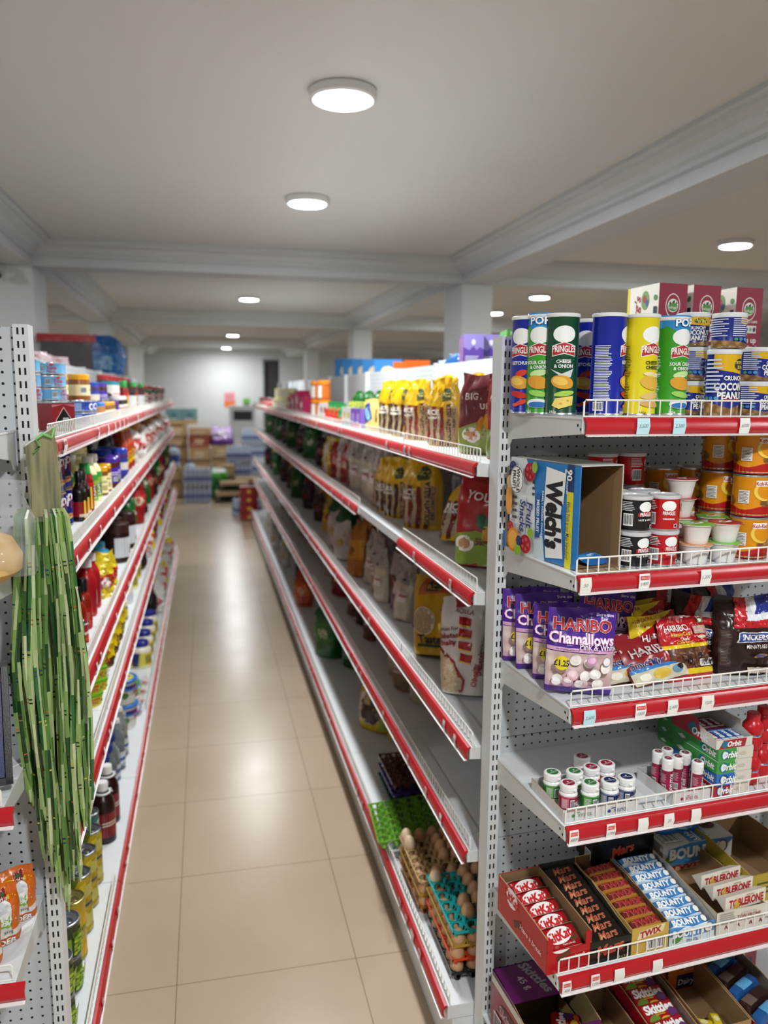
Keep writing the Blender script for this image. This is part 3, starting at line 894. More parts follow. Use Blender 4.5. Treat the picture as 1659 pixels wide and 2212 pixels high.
def cereal(rt):
    def f():
        w, d, h = .098, .19, .29; H = h / w
        A = [rr_(-.5, 0, .5, H, '#97203c'), el(0, H - .62, .26, .34, '#f2efe9'), el(0, H - .62, .235, .31, '#97203c'), el(0, H - .62, .19, .19, '#f2efe9'), el(0, H - .66, .17, .12, '#4f9a3e'),
             ('p', [(-.02, H - .5), (.06, H - .46), (.05, H - .54), (-.03, H - .56)], '#22252a'), ('p', [(-.15, H - .55), (-.08, H - .5), (-.09, H - .6)], '#22252a'), ('p', [(.15, H - .55), (.1, H - .5), (.1, H - .6)], '#22252a'),
             T("kellogg's", 0, H - .67, .07, '#f4f2ec', s=.2), T('FOOTBALL CAMPS', 0, H - .99, .07, '#f2efe9', b=.02, k=.8),
             rr_(-.3, H - 1.32, .3, H - 1.1, '#ece8e2'), el(-.2, H - 1.21, .05, .07, '#4a4f96'), el(-.06, H - 1.21, .05, .06, '#3a6fb8'), el(.08, H - 1.21, .05, .06, '#8ab58a'), el(.22, H - 1.21, .05, .07, '#4a2a5c'),
             T('sign up', 0, H - 1.52, .16, '#f4e9e6', b=.03), T("at Kellogg's", 0, H - 1.74, .12, '#f4e9e6', b=.02), T('football camps', 0, H - 1.92, .1, '#f4e9e6', b=.02)]
        L = [rr_(-.5, 0, .5, h / d, '#e6e2d6'), rr_(-.5, 0, -.42, h / d, '#dcc832'), T("Kellogg's", -.22, h / d - .55, .17, '#a3203a', r=80, s=.2, b=.02), el(0.08, h / d - .22, .12, .14, '#6f9a58'), el(.06, h / d - .2, .06, .06, '#a33a3a'), el(.14, h / d - .26, .04, .05, '#3a5aa0'), el(.4, h / d - .2, .05, .04, '#4c8c4a'), rr_(.36, h / d - .45, .46, h / d - .33, '#1c2c44'), ('l', .3, .3, .44, .8, 8, '#8a857a')]
        return carton('cereal_box', w, d, h, '#97203c', {'f': A, 'l': L})
    return f
KINDS['cereal'] = cereal(0)

# ---- sweets in bags
@kind
def chamallows():
    w, h = .150, .190; H = h / w
    A = [('p', [(-.5, .4), (.5, .66), (.5, .1), (-.5, .08)], 'mallow'), rr_(-.5, .08, .5, .62, 'mallow'),
         rr_(-.5, H * .50, .5, H * .545, '#d9a6cf'), T('kids and grown-ups love it so', -.2, H * .523, .022, '#4a2a6a', k=.9),
         T('HARIBO', .0, H * .815, .17, '#b01b26', o='#f2ece8', w=.05, b=.03, k=.98), T('Chamallows', .0, H * .66, .155, '#f6eef4', o='#c768b4', w=.055, b=.02, k=.88), T('Pink & White', .24, H * .575, .09, '#f6eef4', o='#8a3a8e', w=.05, b=.01, k=.8),
         T('Share size', .32, H * .95, .045, '#d8c8e8', b=.02),
         rr_(-.5, 0, .5, .1, '#4c2590:g'), rr_(-.5, .1, .5, .15, '#d9a6cf'), T('the happy world of', -.1, .125, .03, '#5a2a6a')]
    rm = random.Random(3)
    for i, (x, y) in enumerate([(-.28, .38), (-.08, .52), (.12, .5), (-.12, .3), (.06, .3), (.2, .34), (.02, .18), (-.34, .22), (.24, .2), (-.2, .2), (.34, .45)]):
        A.append(el(x, y, .085, .075, '#f2ece6' if i % 3 else '#e8c3c8', rm.uniform(0, 90))); A.append(el(x - .01, y + .02, .055, .045, '#faf5f0' if i % 3 else '#efd2d4'))
    for i, x in enumerate((-.36, -.2, -.04)): A += [el(x, .19, .07, .06, '#b9b0c0'), el(x, .19, .062, .052, '#efe9ec' if i != 1 else '#dba6c6'), el(x, .225, .055, .03, '#f7f2f4')]
    A += [el(.34, .55, .06, .07, '#8a7ea8'), el(.34, .55, .052, .06, '#f3eef2'), el(.12, .55, .07, .07, '#c98abf'), el(.12, .56, .055, .05, '#e8bcdc'),
          el(-.3, H * .385, .105, .105, '#e6d21e'), T('£1.25', -.3, H * .385, .085, '#231a2a', b=.03, k=.8)]
    return bag('marshmallow_bag', w, h, .055, '#4c2590:g', A, (), seed=1, amp=.003, stand=False, gus=3, fine=2)
def hari(base, low, t1, t2, t3, seed):
    def f():
        w, h = .135, .15; H = h / w
        A = [rr_(-.5, 0, .5, .1, base), rr_(-.5, .1, .5, .2, '#e6c81c:g'), rr_(-.42, .2, .42, H * .5, low), rr_(-.5, H * .5, .5, H * .56, '#e6c81c:g'), rr_(-.5, H * .56, .5, H, base),
             T('HARIBO', -.18, H * .82, .11, '#f2ece8', o='#7a0e14', w=.05, b=.02, k=.85), T(t1, -.12, H * .72, .065, '#efc53a', b=.02, k=.85), T(t2, -.08, H * .64, .05, '#f2ece8', b=.02), T(t3, -.08, H * .59, .05, '#efc53a', b=.02),
             rr_(.16, H * .7, .44, H * .83, '#b98a7a'), ('l', .17, H * .71, .43, H * .82, 5, '#d9c0b0'), el(.3, H * .65, .1, .03, '#d9d2b0'), rr_(.3, H * .87, .42, H * .95, '#5f8a4a'), el(.36, H * .91, .04, .035, '#e8ece4'), ('b', .12, .22, .4, .34)]
        for i in range(7): A.append(el(-.3 + .11 * i, .34 + .07 * ((i * 5) % 3 - 1), .05, .05, '#5b3a20:g' if i % 2 else '#1c120e:g'))
        return bag('gummy_bag', w, h, .04, base, A, (), fine=2, seed=seed, amp=.004, stand=False, gus=3)
    return f
KINDS['hari_red'] = hari('#b8161f:g', 'cola', 'Happy Cola', 'Classic', 'Cola flavour', 2)
@kind
def hari_offer():
    w, h = .14, .16; H = h / w
    A = [('p', [(-.5, H), (.45, H), (-.5, H * .62)], '#e6c81c:g'), T('+10% EXTRA', -.2, H * .92, .07, '#a3161e', b=.01, r=5, k=.8), T('Share size', .3, H * .86, .05, '#f0d8d8'), T('HARIBO', .02, H * .62, .13, '#f2ece8', o='#7a0e14', w=.05, b=.02), rr_(-.5, .0, .5, .15, '#e6c81c:g'), rr_(-.4, .15, .4, H * .42, 'cola')]
    return bag('gummy_bag', w, h, .035, '#b8161f:g', A, (), fine=2, seed=5, amp=.004, stand=False, gus=3, nv=18)
@kind
def hari_mix():
    w, h = .16, .12; H = h / w
    A = [T('HARIBO', .02, H * .68, .15, '#d8c8c8', o='#5a1014', w=.045, b=.02), T('Share size', .3, H * .93, .05, '#e0b8b8'), T('SuperMix', -.15, H * .42, .11, '#1c2c6a', o='#d8c8c8', w=.04), rr_(-.5, H * .26, .5, H * .34, '#3d7fc0:g'), rr_(-.5, .0, .5, H * .26, '#c8c2a8'), el(0, H * .14, .16, .07, '#d8b43a'), el(-.3, H * .13, .1, .06, '#e8e0d0'), el(.3, H * .15, .1, .06, '#5f8aa8')]
    return bag('gummy_bag', w, h, .03, '#8e2028:g', A, (), fine=2, seed=8, amp=.004, stand=False, gus=3, nv=14)
@kind
def snickers():
    w, h = .15, .19; H = h / w
    A = [('p', [(-.15, H), (.5, H), (.5, H * .62), (-.2, H * .6), (-.22, H * .64)], '#c4202a:g'), ('p', [(.05, H), (.5, H), (.5, H * .72), (-.02, H * .7), (.02, H * .84)], '#e8eaf0:g'), ('p', [(.2, H), (.5, H), (.5, H * .8), (.12, H * .78), (.17, H * .86)], '#26338c:g'),
         ('p', [(-.2, H * .42), (-.16, H * .55), (.46, H * .56), (.42, H * .43)], '#e9e6e4'), ('p', [(-.18, H * .43), (-.145, H * .54), (.445, H * .55), (.41, H * .44)], '#2a4494'), T('SNICKERS', .1, H * .49, .085, '#f4f2f2', o='#27368a', w=.03, b=.035, s=.2, k=.78), T('MINIATURES', .15, H * .37, .06, '#ece6e4', b=.01, k=.75),
         rr_(-.46, H * .1, -.28, H * .6, '#31211c'), ('l', -.44, H * .12, -.3, H * .58, 24, '#6a5650'), el(.2, H * .25, .12, .03, '#a9763c', 8), rr_(.12, H * .235, .28, H * .265, '#394a98'), rr_(.0, H * .02, .5, H * .1, '#c9b8a8')]
    return bag('chocolate_bag', w, h, .075, '#2b1814:g', A, (), fine=2, seed=11, amp=.006, stand=True, taper=.08, pinch=.6)
def lids_txt(c): return [el(0, 0, .33, .33, c), el(0, .08, .05, .05, '#e8e4e4'), T('XYLITOL', 0, -.08, .1, '#e8e4e4')]
def xyl(c, c2, txt=True):
    def f():
        r, H = .0215, .064; root = E_('gum_bottle')
        g = G().lathe([(0, 0), (r - .002, 0), (r, .003), (r, H * .62), (r - .001, H * .66), (r - .0045, H * .72), (r - .0045, H * .76)], '#ecebe8:g', 32)
        A = [rr_(-1.2, .12, 1.2, .88, c), T('XYLITOL', .25, .46, .2, '#f2f2f2', b=.03, k=.85), ('b', -.28, .2, -.02, .72), rr_(-1.2, .82, 1.2, .88, c2), el(.6, .62, .1, .1, '#e8ecf4'), rr_(-.75, .2, -.35, .8, c2), ('l', -.7, .25, -.4, .75, 7, '#e4d8d8')]
        g.art(A, cylmap(r), du=r * .3, scale=2 * r); g.build('body', root)
        g = G().lathe([(r - .0025, H * .72), (r - .0015, H * .74), (r - .0015, H * .82), (r - .0008, H * .83), (r - .0008, H - .002), (r - .003, H), (0, H)], '#f1f0ee:g', 32)
        g.box(-.004, .004, -r - .002, -r + .002, H * .8, H * .86, '#f1f0ee:g')
        g.art(lids_txt(c), lambda x, y, o: (x, y, H + o), scale=2 * r); g.build('flip_cap', root)
        return root
    return f
KINDS['xyl_red'] = xyl('#9a1f3e:g', '#d0647c'); KINDS['xyl_green'] = xyl('#2c7a3a:g', '#6fae5a'); KINDS['xyl_navy'] = xyl('#1f2c5c:g', '#8a93ae')
@kind
def xyl_tube():
    r, H = .0135, .088; root = E_('gum_tube')
    g = G().lathe([(0, 0), (r - .001, 0), (r, .002), (r, H * .76), (r - .0012, H * .77)], '#efedeb:g', 28)
    A = [rr_(-.75, .1, .5, 2.2, '#a8284e:g'), rr_(-.75, 1.5, .5, 2.2, '#8e2042:g'), T('XYLITOL', .3, 1.15, .34, '#f4f2f2', r=90, b=.03, k=.9), ('b', -.6, .3, -.2, .9), ('l', -.65, 1.1, -.2, 1.9, 8, '#d8a0b0')]
    g.art(A, cylmap(r), du=r * .3, scale=2 * r); g.build('body', root)
    g = G().lathe([(r + .0003, H * .75), (r + .0008, H * .77), (r + .0008, H - .002), (r - .001, H), (0, H)], '#f3f2f0:g', 28)
    g.box(-.003, .003, -r - .002, -r, H * .86, H * .9, '#f3f2f0:g')
    g.art(lids_txt('#7d1c34'), lambda x, y, o: (x, y, H + o), scale=2 * r); g.build('flip_cap', root)
    return root
def gumtray(w, d, txts):
    def f():
        A = []
        for x, c in txts: A += [el(x - .14 * .2 / w, .06 * .2 / w, .02 * .2 / w, .02 * .2 / w, c), T('XYLITOL', x + .01, .06 * .2 / w, .04 * .2 / w, c, b=.01, k=.8), rr_(x - .12, .09 * .2 / w, x - .06, .1 * .2 / w, c)]
        return opentray(w, d, .028, '#d5d3d2', '#c9c7c6', {'f': A}, hf=.028, hb=.028, t=.0015, name='gum_tray')
    return f
KINDS['gumtray_a'] = gumtray(.195, .16, [(-.22, '#4f8a5a'), (.25, '#2a3a8a')])
KINDS['gumtray_b'] = gumtray(.11, .14, [(0, '#b02a54')])
def orbit(c, c2):
    def f():
        w, d, h = .1, .165, .031; H = h / w
        A = [rr_(-.5, 0, .0, H, c), ('p', [(0, 0), (.04, H * .5), (0, H)], c), rr_(.06, .02, .5, H - .02, '#d8d2c8'), el(-.3, H / 2, .13, .12, c2), el(-.34, H / 2, .06, .1, '#cfe0ec'), T('Orbit', -.17, H / 2, .15, '#f2f4f4', s=.2, b=.04, k=.9), el(.2, H / 2, .1, .04, '#c8c0b4')]
        L = [rr_(-.5, 0, .5, h / d, c), el(.18, h / d / 2, .075, .07, c2), T('Orbit', .3, h / d / 2, .09, '#f2f4f4', s=.2, b=.04), ('p', [(-.4, .06), (-.3, .1), (-.2, .06), (-.3, .03)], '#d8e8d8')]
        return carton('gum_carton', w, d, h, '#d5d3cc', {'f': A, 'l': L, 'r': L})
    return f
KINDS['orbit_green'] = orbit('#3f9a48:g', '#1f6f8f'); KINDS['orbit_blue'] = orbit('#2f6fc0:g', '#16407c'); KINDS['orbit_red'] = orbit('#b02434:g', '#1f4f8f')
@kind
def orbit_open():
    A = [rr_(-.5, 0, .5, .3, '#d8d6d0'), ('p', [(-.42, .0), (-.3, .2), (.34, .2), (.3, .0)], '#a8202e:g'), el(-.25, .1, .1, .08, '#1f6f8f'), T('Orbit', 0, .1, .12, '#f2f4f4', s=.2, b=.04)]
    L = [('p', [(-.5, 0), (-.5, .36), (.1, .3), (.2, 0)], '#a8202e:g'), el(0, .13, .1, .09, '#1f6f8f'), T('Orbit', .16, .1, .11, '#f2f4f4', s=.2, b=.04)]
    return opentray(.105, .165, .05, '#d8d6d0', '#c4c2be', {'f': A, 'l': L}, hf=.022, hb=.058, t=.0015, name='gum_display_box')
def gumpack(c):
    def f():
        g = G().box(-.0095, .0095, -.033, .033, 0, .012, c)
        g.art([rr_(-.5, -1.3, .5, -.9, '#d8d8d4'), el(0, -.5, .3, .3, '#cfe0ec'), T('Orbit', 0, .2, .55, '#f2f4f4', r=90, b=.04), rr_(-.5, 1.0, .5, 1.3, '#8aa8c8')], lambda x, y, o: (x, y, .012 + o), scale=.019)
        return g.build('gum_pack', sharp=0)
    return f
KINDS['pack_red'] = gumpack('#8e1f2e:g'); KINDS['pack_blue'] = gumpack('#2c5fae:g')
@kind
def mentos():
    root = E_('sweet_bottle'); r = .024
    g = G().lathe([(0, 0), (r - .004, 0), (r, .006), (r + .001, .02), (r - .005, .03), (r - .005, .034), (r + .001, .046), (r, .06), (r - .006, .068), (r - .008, .072)], '#c01822:g', 28)
    g.art([rr_(-.45, .68, .45, .95, '#e4e2ea'), T('mentos', 0, .81, .18, '#1f3c8c', b=.04, k=.8)], cylmap(r - .0035), du=.006, scale=.048); g.build('body', root)
    G().lathe([(.014, .07), (.016, .072), (.016, .088), (.013, .091), (0, .092)], '#c9222c:g', 24).build('cap', root)
    return root
# ---- chocolate bars and cartons
def barmesh(name, w, d, t, mat, art, seed, ends=.12):
    def f():
        g = G(); nu, nv = 18, 6; vs = []
        for j in range(nv + 1):
            for i in range(nu + 1):
                u = -1 + 2 * i / nu; v = -1 + 2 * j / nv
                e = max(0, 1 - abs(u) ** 8) ** .5 * max(0, 1 - abs(v) ** 6) ** .5
                z = t * (.15 + .85 * e) + .0012 * noise.noise(Vector((u * 5, v * 3, seed)))
                vs.append((u * w / 2, v * d / 2, z))
        m = len(vs)
        vs += [(x, y, 0) for x, y, z in vs]
        fs = []
        for j in range(nv):
            for i in range(nu):
                a = j * (nu + 1) + i
                fs.append((a, a + 1, a + nu + 2, a + nu + 1)); fs.append((m + a, m + a + nu + 1, m + a + nu + 2, m + a + 1))
        for i in range(nu): fs += [(i, m + i, m + i + 1, i + 1)]; q = nv * (nu + 1); fs += [(q + i, q + i + 1, m + q + i + 1, m + q + i)]
        for j in range(nv): a = j * (nu + 1); b = a + nu + 1; fs += [(a, b, m + b, m + a)]; a += nu; b += nu; fs += [(a, m + a, m + b, b)]
        g.add(vs, fs, mat)
        def fn(x, y, o):
            u = max(-1, min(1, x / (w / 2))); v = max(-1, min(1, y / (d / 2)))
            e = max(0, 1 - abs(u) ** 8) ** .5 * max(0, 1 - abs(v) ** 6) ** .5
            return (x, y, t * (.15 + .85 * e) + .0012 * noise.noise(Vector((u * 5, v * 3, seed))) + o + .0006)
        g.art(art, fn, du=w / nu, dv=d / nv, scale=w, eps=.0003, rng=(-w / 2, w / 2, -d / 2, d / 2))
        return g.build(name, sharp=40)
    return f
KINDS['bar_mars'] = barmesh('chocolate_bar', .1, .034, .018, '#17120f:g', [rr_(-.5, -.2, -.44, .2, '#3a3128:f'), rr_(.44, -.2, .5, .2, '#3a3128:f'), T('Mars', 0, 0, .19, '#b8362a', o='#c89a6a', w=.022, s=.25, b=.0, r=6)], 1)
KINDS['bar_twix'] = barmesh('chocolate_bar', .095, .036, .017, '#b9802c:f', [rr_(-.5, -.05, .5, .14, '#6a2418:g'), T('TWIX', 0, .03, .2, '#a51c28', o='#e6c8b0', w=.05, s=.15, b=.04)], 2)
KINDS['bar_bounty'] = barmesh('chocolate_bar', .112, .032, .018, '#3f86c8:g', [('p', [(-.5, -.15), (.5, -.15), (.5, -.07), (0, -.12), (-.5, -.03)], '#d9e8f0'), el(.36, .01, .08, .09, '#5a3c2c'), el(.35, .01, .068, .075, '#f2f2f0'), T('BOUNTY', -.1, 0, .13, '#f6f8fa', o='#203c6c', w=.04, b=.05, k=.88)], 3)
KINDS['bar_kit'] = barmesh('chocolate_bar', .098, .066, .014, '#a5141c:g', [rr_(-.5, -.34, .5, -.26, '#c8a8a0:f'), rr_(-.5, .27, .5, .34, '#c8a8a0:f'), el(-.06, .04, .36, .2, '#f4efec', 8), T('KitKat', -.06, .04, .22, '#c8121c', b=.045, k=.85, r=8, s=.15), ('p', [(.2, -.2), (.42, -.1), (.38, .02), (.18, -.08)], '#6a3c22'), T('Have a break', .1, -.19, .045, '#f0d8d4', b=.01)], 4)
@kind
def kit_box():
    F = [el(-.18, .62, .26, .2, '#f4efec', 8), T('KitKat', -.18, .62, .2, '#c8121c', b=.045, k=.82, r=8, s=.15), ('p', [(-.3, .34), (0.0, .48), (.02, .38), (-.25, .26)], '#5a3220'), T('Have a break', .1, .3, .07, '#f0d8d4', b=.01, r=5)]
    L = [el(-.2, .31, .12, .1, '#f4efec', 8), T('KitKat', -.2, .31, .1, '#c8121c', b=.045, k=.82, s=.15), ('p', [(-.15, .12), (.0, .2), (.01, .12), (-.12, .06)], '#5a3220'), T('Have a break', .2, .15, .055, '#f0d8d4', b=.01, s=.2)]
    return opentray(.118, .252, .098, '#b3121c:g', 'cardin', {'f': F, 'l': L}, hf=.09, hb=.1, notch=.058, name='display_box')
@kind
def mars_box():
    return opentray(.11, .262, .085, '#16130f:g', '#3a352e', {'f': [T('Mars', .0, .32, .24, '#c8402a', o='#d9a06a', w=.03, s=.25, b=.02, r=10), T('24 x 51g', .3, .06, .06, '#b8a04a')], 'l': [T('Mars', 0, .15, .12, '#c8402a', s=.25)]}, hf=.058, hb=.098, name='display_box', torn=.002)
@kind
def twix_box():
    return opentray(.104, .266, .082, '#c9a64a', '#6e5138', {'f': [('p', [(-.36, .36), (-.3, .56), (.4, .66), (.34, .46)], '#e6d6b0'), T('TWIX', .0, .51, .15, '#a51c28', o='#f2e8d0', w=.04, s=.15, b=.04, r=8), ('b', -.08, .06, .36, .34)]}, hf=.068, hb=.098, name='display_box', torn=.003)
@kind
def bounty_box():
    return opentray(.132, .272, .085, '#4a90cf:g', '#b9b7b2', {'f': [('p', [(-.5, .0), (.5, .0), (.5, .14), (0, .1), (-.5, .18)], '#d2dde2'), el(-.32, .12, .12, .08, '#4c8a4a', 30), T('BOUNTY', -.06, .22, .14, '#f6f8fa', o='#203c6c', w=.03, b=.04, k=.9), el(.36, .24, .1, .1, '#6a4a38'), el(.36, .24, .085, .085, '#eeece8'), T('24 x 57g', 0, .06, .05, '#1f4a80')]}, hf=.045, hb=.09, name='display_box', torn=.002)
@kind
def toblerone_box():
    return opentray(.15, .26, .068, '#cfc8b8', 'cardin', {'f': [rr_(-.5, 0, .5, .5, '#dcd6cc')] + [T('^', x, .1, .1, '#7a2c22', b=.03) for x in (-.3, -.05, .2, .4)] + [rr_(.0, .2, .3, .34, '#c8c0b4'), T('TOBLERONE', .15, .27, .06, '#8e2a26'), ('l', -.45, .18, -.1, .4, 6, '#a8a098')]}, hf=.06, hb=.04, name='display_box')
@kind
def toblerone():
    root = G(); L, s_ = .2, .04; h = s_ * .866
    root.add([(-L / 2, -s_ / 2, 0), (-L / 2, s_ / 2, 0), (-L / 2, 0, h), (L / 2, -s_ / 2, 0), (L / 2, s_ / 2, 0), (L / 2, 0, h)], [(0, 2, 1), (3, 4, 5), (0, 1, 4, 3), (0, 3, 5, 2), (1, 2, 5, 4)], '#e9e2d4')
    root.art([T('TOBLERONE', .02, .09, .1, '#b3202a', b=.05, k=1.05), ('p', [(-.3, .02), (-.22, .17), (-.14, .02)], '#d9b23c'), T('SWITZERLAND', .1, .165, .02, '#8a7a5a')], lambda x, y, o: (x, -s_ / 2 + y * .5 - o, y * .866), scale=L)
    return root.build('chocolate_bar', sharp=0)
def choco_case(w, d, h, mat, F, Tp=(), L=(), name='chocolate_carton'):
    return lambda: carton(name, w, d, h, mat, {'f': F, 't': list(Tp), 'l': list(L)})
KINDS['mars_case'] = choco_case(.19, .085, .067, '#0f0e10:g', [('p', [(-.36, .05), (-.34, .22), (.34, .33), (.36, .15)], '#201d1c:g'), T('Mars', 0, .19, .13, '#c8402a', o='#d9a06a', w=.03, s=.25, b=.02, r=10), T('24 x 51g', .34, .05, .03, '#b8a04a')], [T('Mars', 0, .0, .17, '#c8402a', s=.25)], [T('Mars', -.2, .4, .2, '#7c281c', s=.25), ('b', .05, .15, .4, .45)])
KINDS['bounty_case'] = choco_case(.23, .09, .063, '#d8d6d0', [rr_(-.5, .0, .5, .27, '#d9dfe0'), ('p', [(-.46, .0), (-.42, .22), (-.1, .27), (.5, .26), (.5, .22), (.2, .03), (-.1, .0)], '#4a90cf:g'), el(-.38, .1, .09, .06, '#4c8a4a', 20), T('BOUNTY', -.04, .15, .13, '#f6f8fa', o='#203c6c', w=.035, b=.05, k=.95), el(.36, .16, .07, .08, '#6a4a38'), el(.35, .16, .055, .065, '#eeece8'), T('24 x 57g', -.12, .03, .03, '#1f4a80')],
                              [rr_(-.12, -.19, .2, .19, '#4a90cf:g'), rr_(.03, -.19, .05, .19, '#dfe8ee'), T('BOUNTY', -.04, .0, .07, '#f6f8fa', o='#203c6c', w=.03, b=.04, r=-80), T('BOUNTY', .13, .0, .07, '#f6f8fa', o='#203c6c', w=.03, b=.04, r=100), el(.33, .08, .1, .08, '#5a2c24'), ('b', -.45, -.15, -.2, .05)], [('b', -.3, .05, .1, .28)])
KINDS['yellow_case'] = lambda: opentray(.2, .25, .1, '#b09a2e', 'cardin', {'l': [T('24 x 50 g', .0, .2, .06, '#3a3420', b=.01), el(.25, .22, .05, .06, '#3a3420'), el(.25, .22, .04, .05, '#b09a2e'), ('l', -.4, .08, .3, .14, 2, '#4a4420')], 'f': [('l', -.4, .1, .4, .3, 3, '#4a4420')]}, hf=.08, hb=.1, name='display_box')
KINDS['twix_case'] = choco_case(.17, .1, .045, '#c9b07a', [T('TWIX', .0, .14, .17, '#b01f2a', o='#e8dcb8', w=.03, s=.15, b=.03, r=6), el(.32, .16, .1, .05, '#8a6a3a', 20)])
KINDS['milk_case'] = choco_case(.13, .1, .12, '#8e1626:g', [T('Dairy', 0, .62, .13, '#e0b8a8', s=.2), T('Milk', .05, .45, .17, '#e8c8b8', s=.2, b=.01), rr_(-.3, .05, .4, .3, '#2a1a5c:g')])
KINDS['orange_case'] = choco_case(.14, .1, .14, '#c8641a:g', [T('Mini Choco', 0, .6, .1, '#e0b090', b=.01), T('Assorted', .05, .46, .08, '#e0b090'), rr_(-.3, .05, .5, .36, '#251a52:g'), T('Dairy Milk', .1, .2, .12, '#d8d0e8', s=.15)])
@kind
def skittles_case():
    w, d, h = .2, .22, .17
    g = opentray(w, d, h, '#5c1158:g', '#8a7a55', {}, hf=.15, hb=.17, name='sweet_carton')
    b = G().box(-w / 2, w / 2, -.02, d / 2, h - .002, h, '#5c1158:g')
    b.art([T('Skittles', .0, .25, .14, '#8a8a92', r=-75, b=.03, s=.15), T('36 x', .25, .25, .1, '#b8a8b8', r=-75), T('45 g', -.2, .2, .1, '#b8a8b8', r=-75)], lambda x, y, o: (x, y, h + o), scale=w)
    b.build('top_flap', g, sharp=0)
    b = G(); b.art([rr_(-.5, .0, .5, .62, '#8c1c30:g'), rr_(-.5, .62, .5, .72, '#cfc8c4'), el(0, .42, .3, .12, '#5a2a30'), T('Skittles', 0, .42, .13, '#c8a0a8', b=.02), T('45 g', .1, .2, .08, '#d8c8c8'), ('b', -.4, .05, -.2, .3)], face(w, d, h, 'l'), scale=d, eps=.0005)
    b.build('side_print', g, sharp=0)
    return g
@kind
def red_tray():
    return opentray(.13, .24, .11, '#8e1420:g', '#8c7f72', {}, hf=.09, hb=.11, name='display_box')
@kind
def card_tray():
    return opentray(.14, .24, .1, '#a88a5a', 'cardin', {}, hf=.085, hb=.1, name='display_box')
KINDS['skit_bag'] = barmesh('sweet_pouch', .11, .08, .018, '#a3141e:g', [T('Skittles', 0, .12, .2, '#f2efef', b=.045, k=.95), el(-.25, -.12, .16, .1, '#6a8a2a', 20), el(.3, -.05, .12, .12, '#5a2a6a'), el(.05, -.2, .16, .1, '#e0a82a'), el(.3, -.24, .1, .07, '#d85a2a'), T('FRUITS', 0, -.02, .07, '#e0c23a', b=.02)], 9)
KINDS['foil_blue'] = barmesh('chocolate_bar', .12, .035, .02, '#2a62a8:f', [rr_(-.2, -.12, .2, .12, '#5fa8d8:g')], 12)
KINDS['foil_dark'] = barmesh('chocolate_bar', .12, .04, .02, '#3a2420:f', [rr_(-.4, -.12, -.1, .12, '#6a5a50:g')], 13)
KINDS['lemon_sweet'] = barmesh('wrapped_sweet', .05, .03, .016, '#d8be22:g', [el(0, 0, .2, .15, '#e8e0a0')], 14)
# ---- aisle goods
def sella(stripe, base='#d8aa12:g', w=.135, h=.24, t=.07, tx=('GOLDEN SELLA', 'PURE BASMATI RICE'), nm='rice_bag', seed=1, lean=0):
    def f():
        H = h / w
        A = [('p', [(-.5, .1), (-.5, H * .6), (-.3, H * .66), (.0, H * .5), (.1, H * .25), (.1, .1)], 'rice')]
        for i, x in enumerate((-.5, -.28, -.06, .16)):
            A.append(('p', [(x, .02), (x + .1, .02), (x + .2, H * .3), (x + .16, H * .62), (x + .06, H * .62), (x + .08, H * .3)], stripe))
        A += [('p', [(-.5, H * .6), (.5, H * .56), (.5, H), (-.5, H)], base),
              rr_(.16, .12, .46, H * .6, '#b3936a'), T(tx[0], .27, H * .36, .12, '#2a1a12', r=90, b=.03, k=.8), T(tx[1], .39, H * .36, .07, '#2a1a12', r=90, b=.01, k=.8),
              ('p', [(.05, H * .66), (.32, H * .68), (.36, H * .78), (.28, H * .86), (.08, H * .84), (.02, H * .76)], '#3b4a22'), T('RICE', .18, H * .76, .1, '#d9c23a', b=.02), T('RICE', -.2, H * .5, .13, '#f2ece0', b=.03), T('BASMATI', -.2, H * .42, .07, '#f2ece0', b=.02)]
        return bag(nm, w, h, t, base, A, [('p', [(-.5, .1), (.5, .1), (.3, H * .5), (-.3, H * .5)], stripe)], taper=.45, pinch=.62, seed=seed, amp=.006, lean=lean)
    return f
KINDS['sella_red'] = sella('#7c1a1c:g'); KINDS['sella_brown'] = sella('#3c2014:g', seed=2)
KINDS['sella_big'] = sella('#6e1a1c:g', w=.185, h=.3, t=.1, seed=3); KINDS['sella_lying'] = sella('#6e1a1c:g', w=.19, h=.25, t=.11, tx=('GOLDEN SELLA', 'RICE'), seed=4, lean=.1)
def pouch(nm, w, h, t, c, els=(), seed=0, taper=.3, pinch=.7, amp=.006, lean=0, surf=None):
    def f(): return bag(nm, w, h, t, c, list(els(h / w)) if callable(els) else els, (), taper=taper, pinch=pinch, seed=seed, amp=amp, nv=18, nu=14, lean=lean)
    return f
KINDS['corn_mix'] = pouch('corn_flour_bag', .135, .235, .08, '#6e2a30:g', lambda H: [('p', [(-.5, .02), (.5, .02), (.5, H * .3), (.1, H * .42), (-.5, H * .3)], '#8a9a4a:g'), el(-.1, H * .24, .22, .17, '#e6dcd0'), el(-.1, H * .24, .15, .11, '#c98a6a'), el(.28, H * .4, .1, .2, '#d0921e', 20), el(.1, H * .38, .08, .16, '#c9861c', -10), T('BIG', -.1, H * .72, .14, '#e2c8c0', b=.03), T('UP', .2, H * .6, .12, '#e2c8c0', b=.03)], 5, .35)
KINDS['corn_red'] = pouch('corn_flour_bag', .12, .23, .07, '#9c1a20:g', lambda H: [('p', [(-.5, .02), (.5, .02), (.5, H * .3), (-.5, H * .36)], '#7c8c3c:g'), el(.1, H * .4, .1, .2, '#e0a42a', 20), T('L', -.2, H * .8, .3, '#e8e0dc', b=.05), T('MAIZE', 0, H * .66, .14, '#e8e0dc', b=.03)], 6, .1)
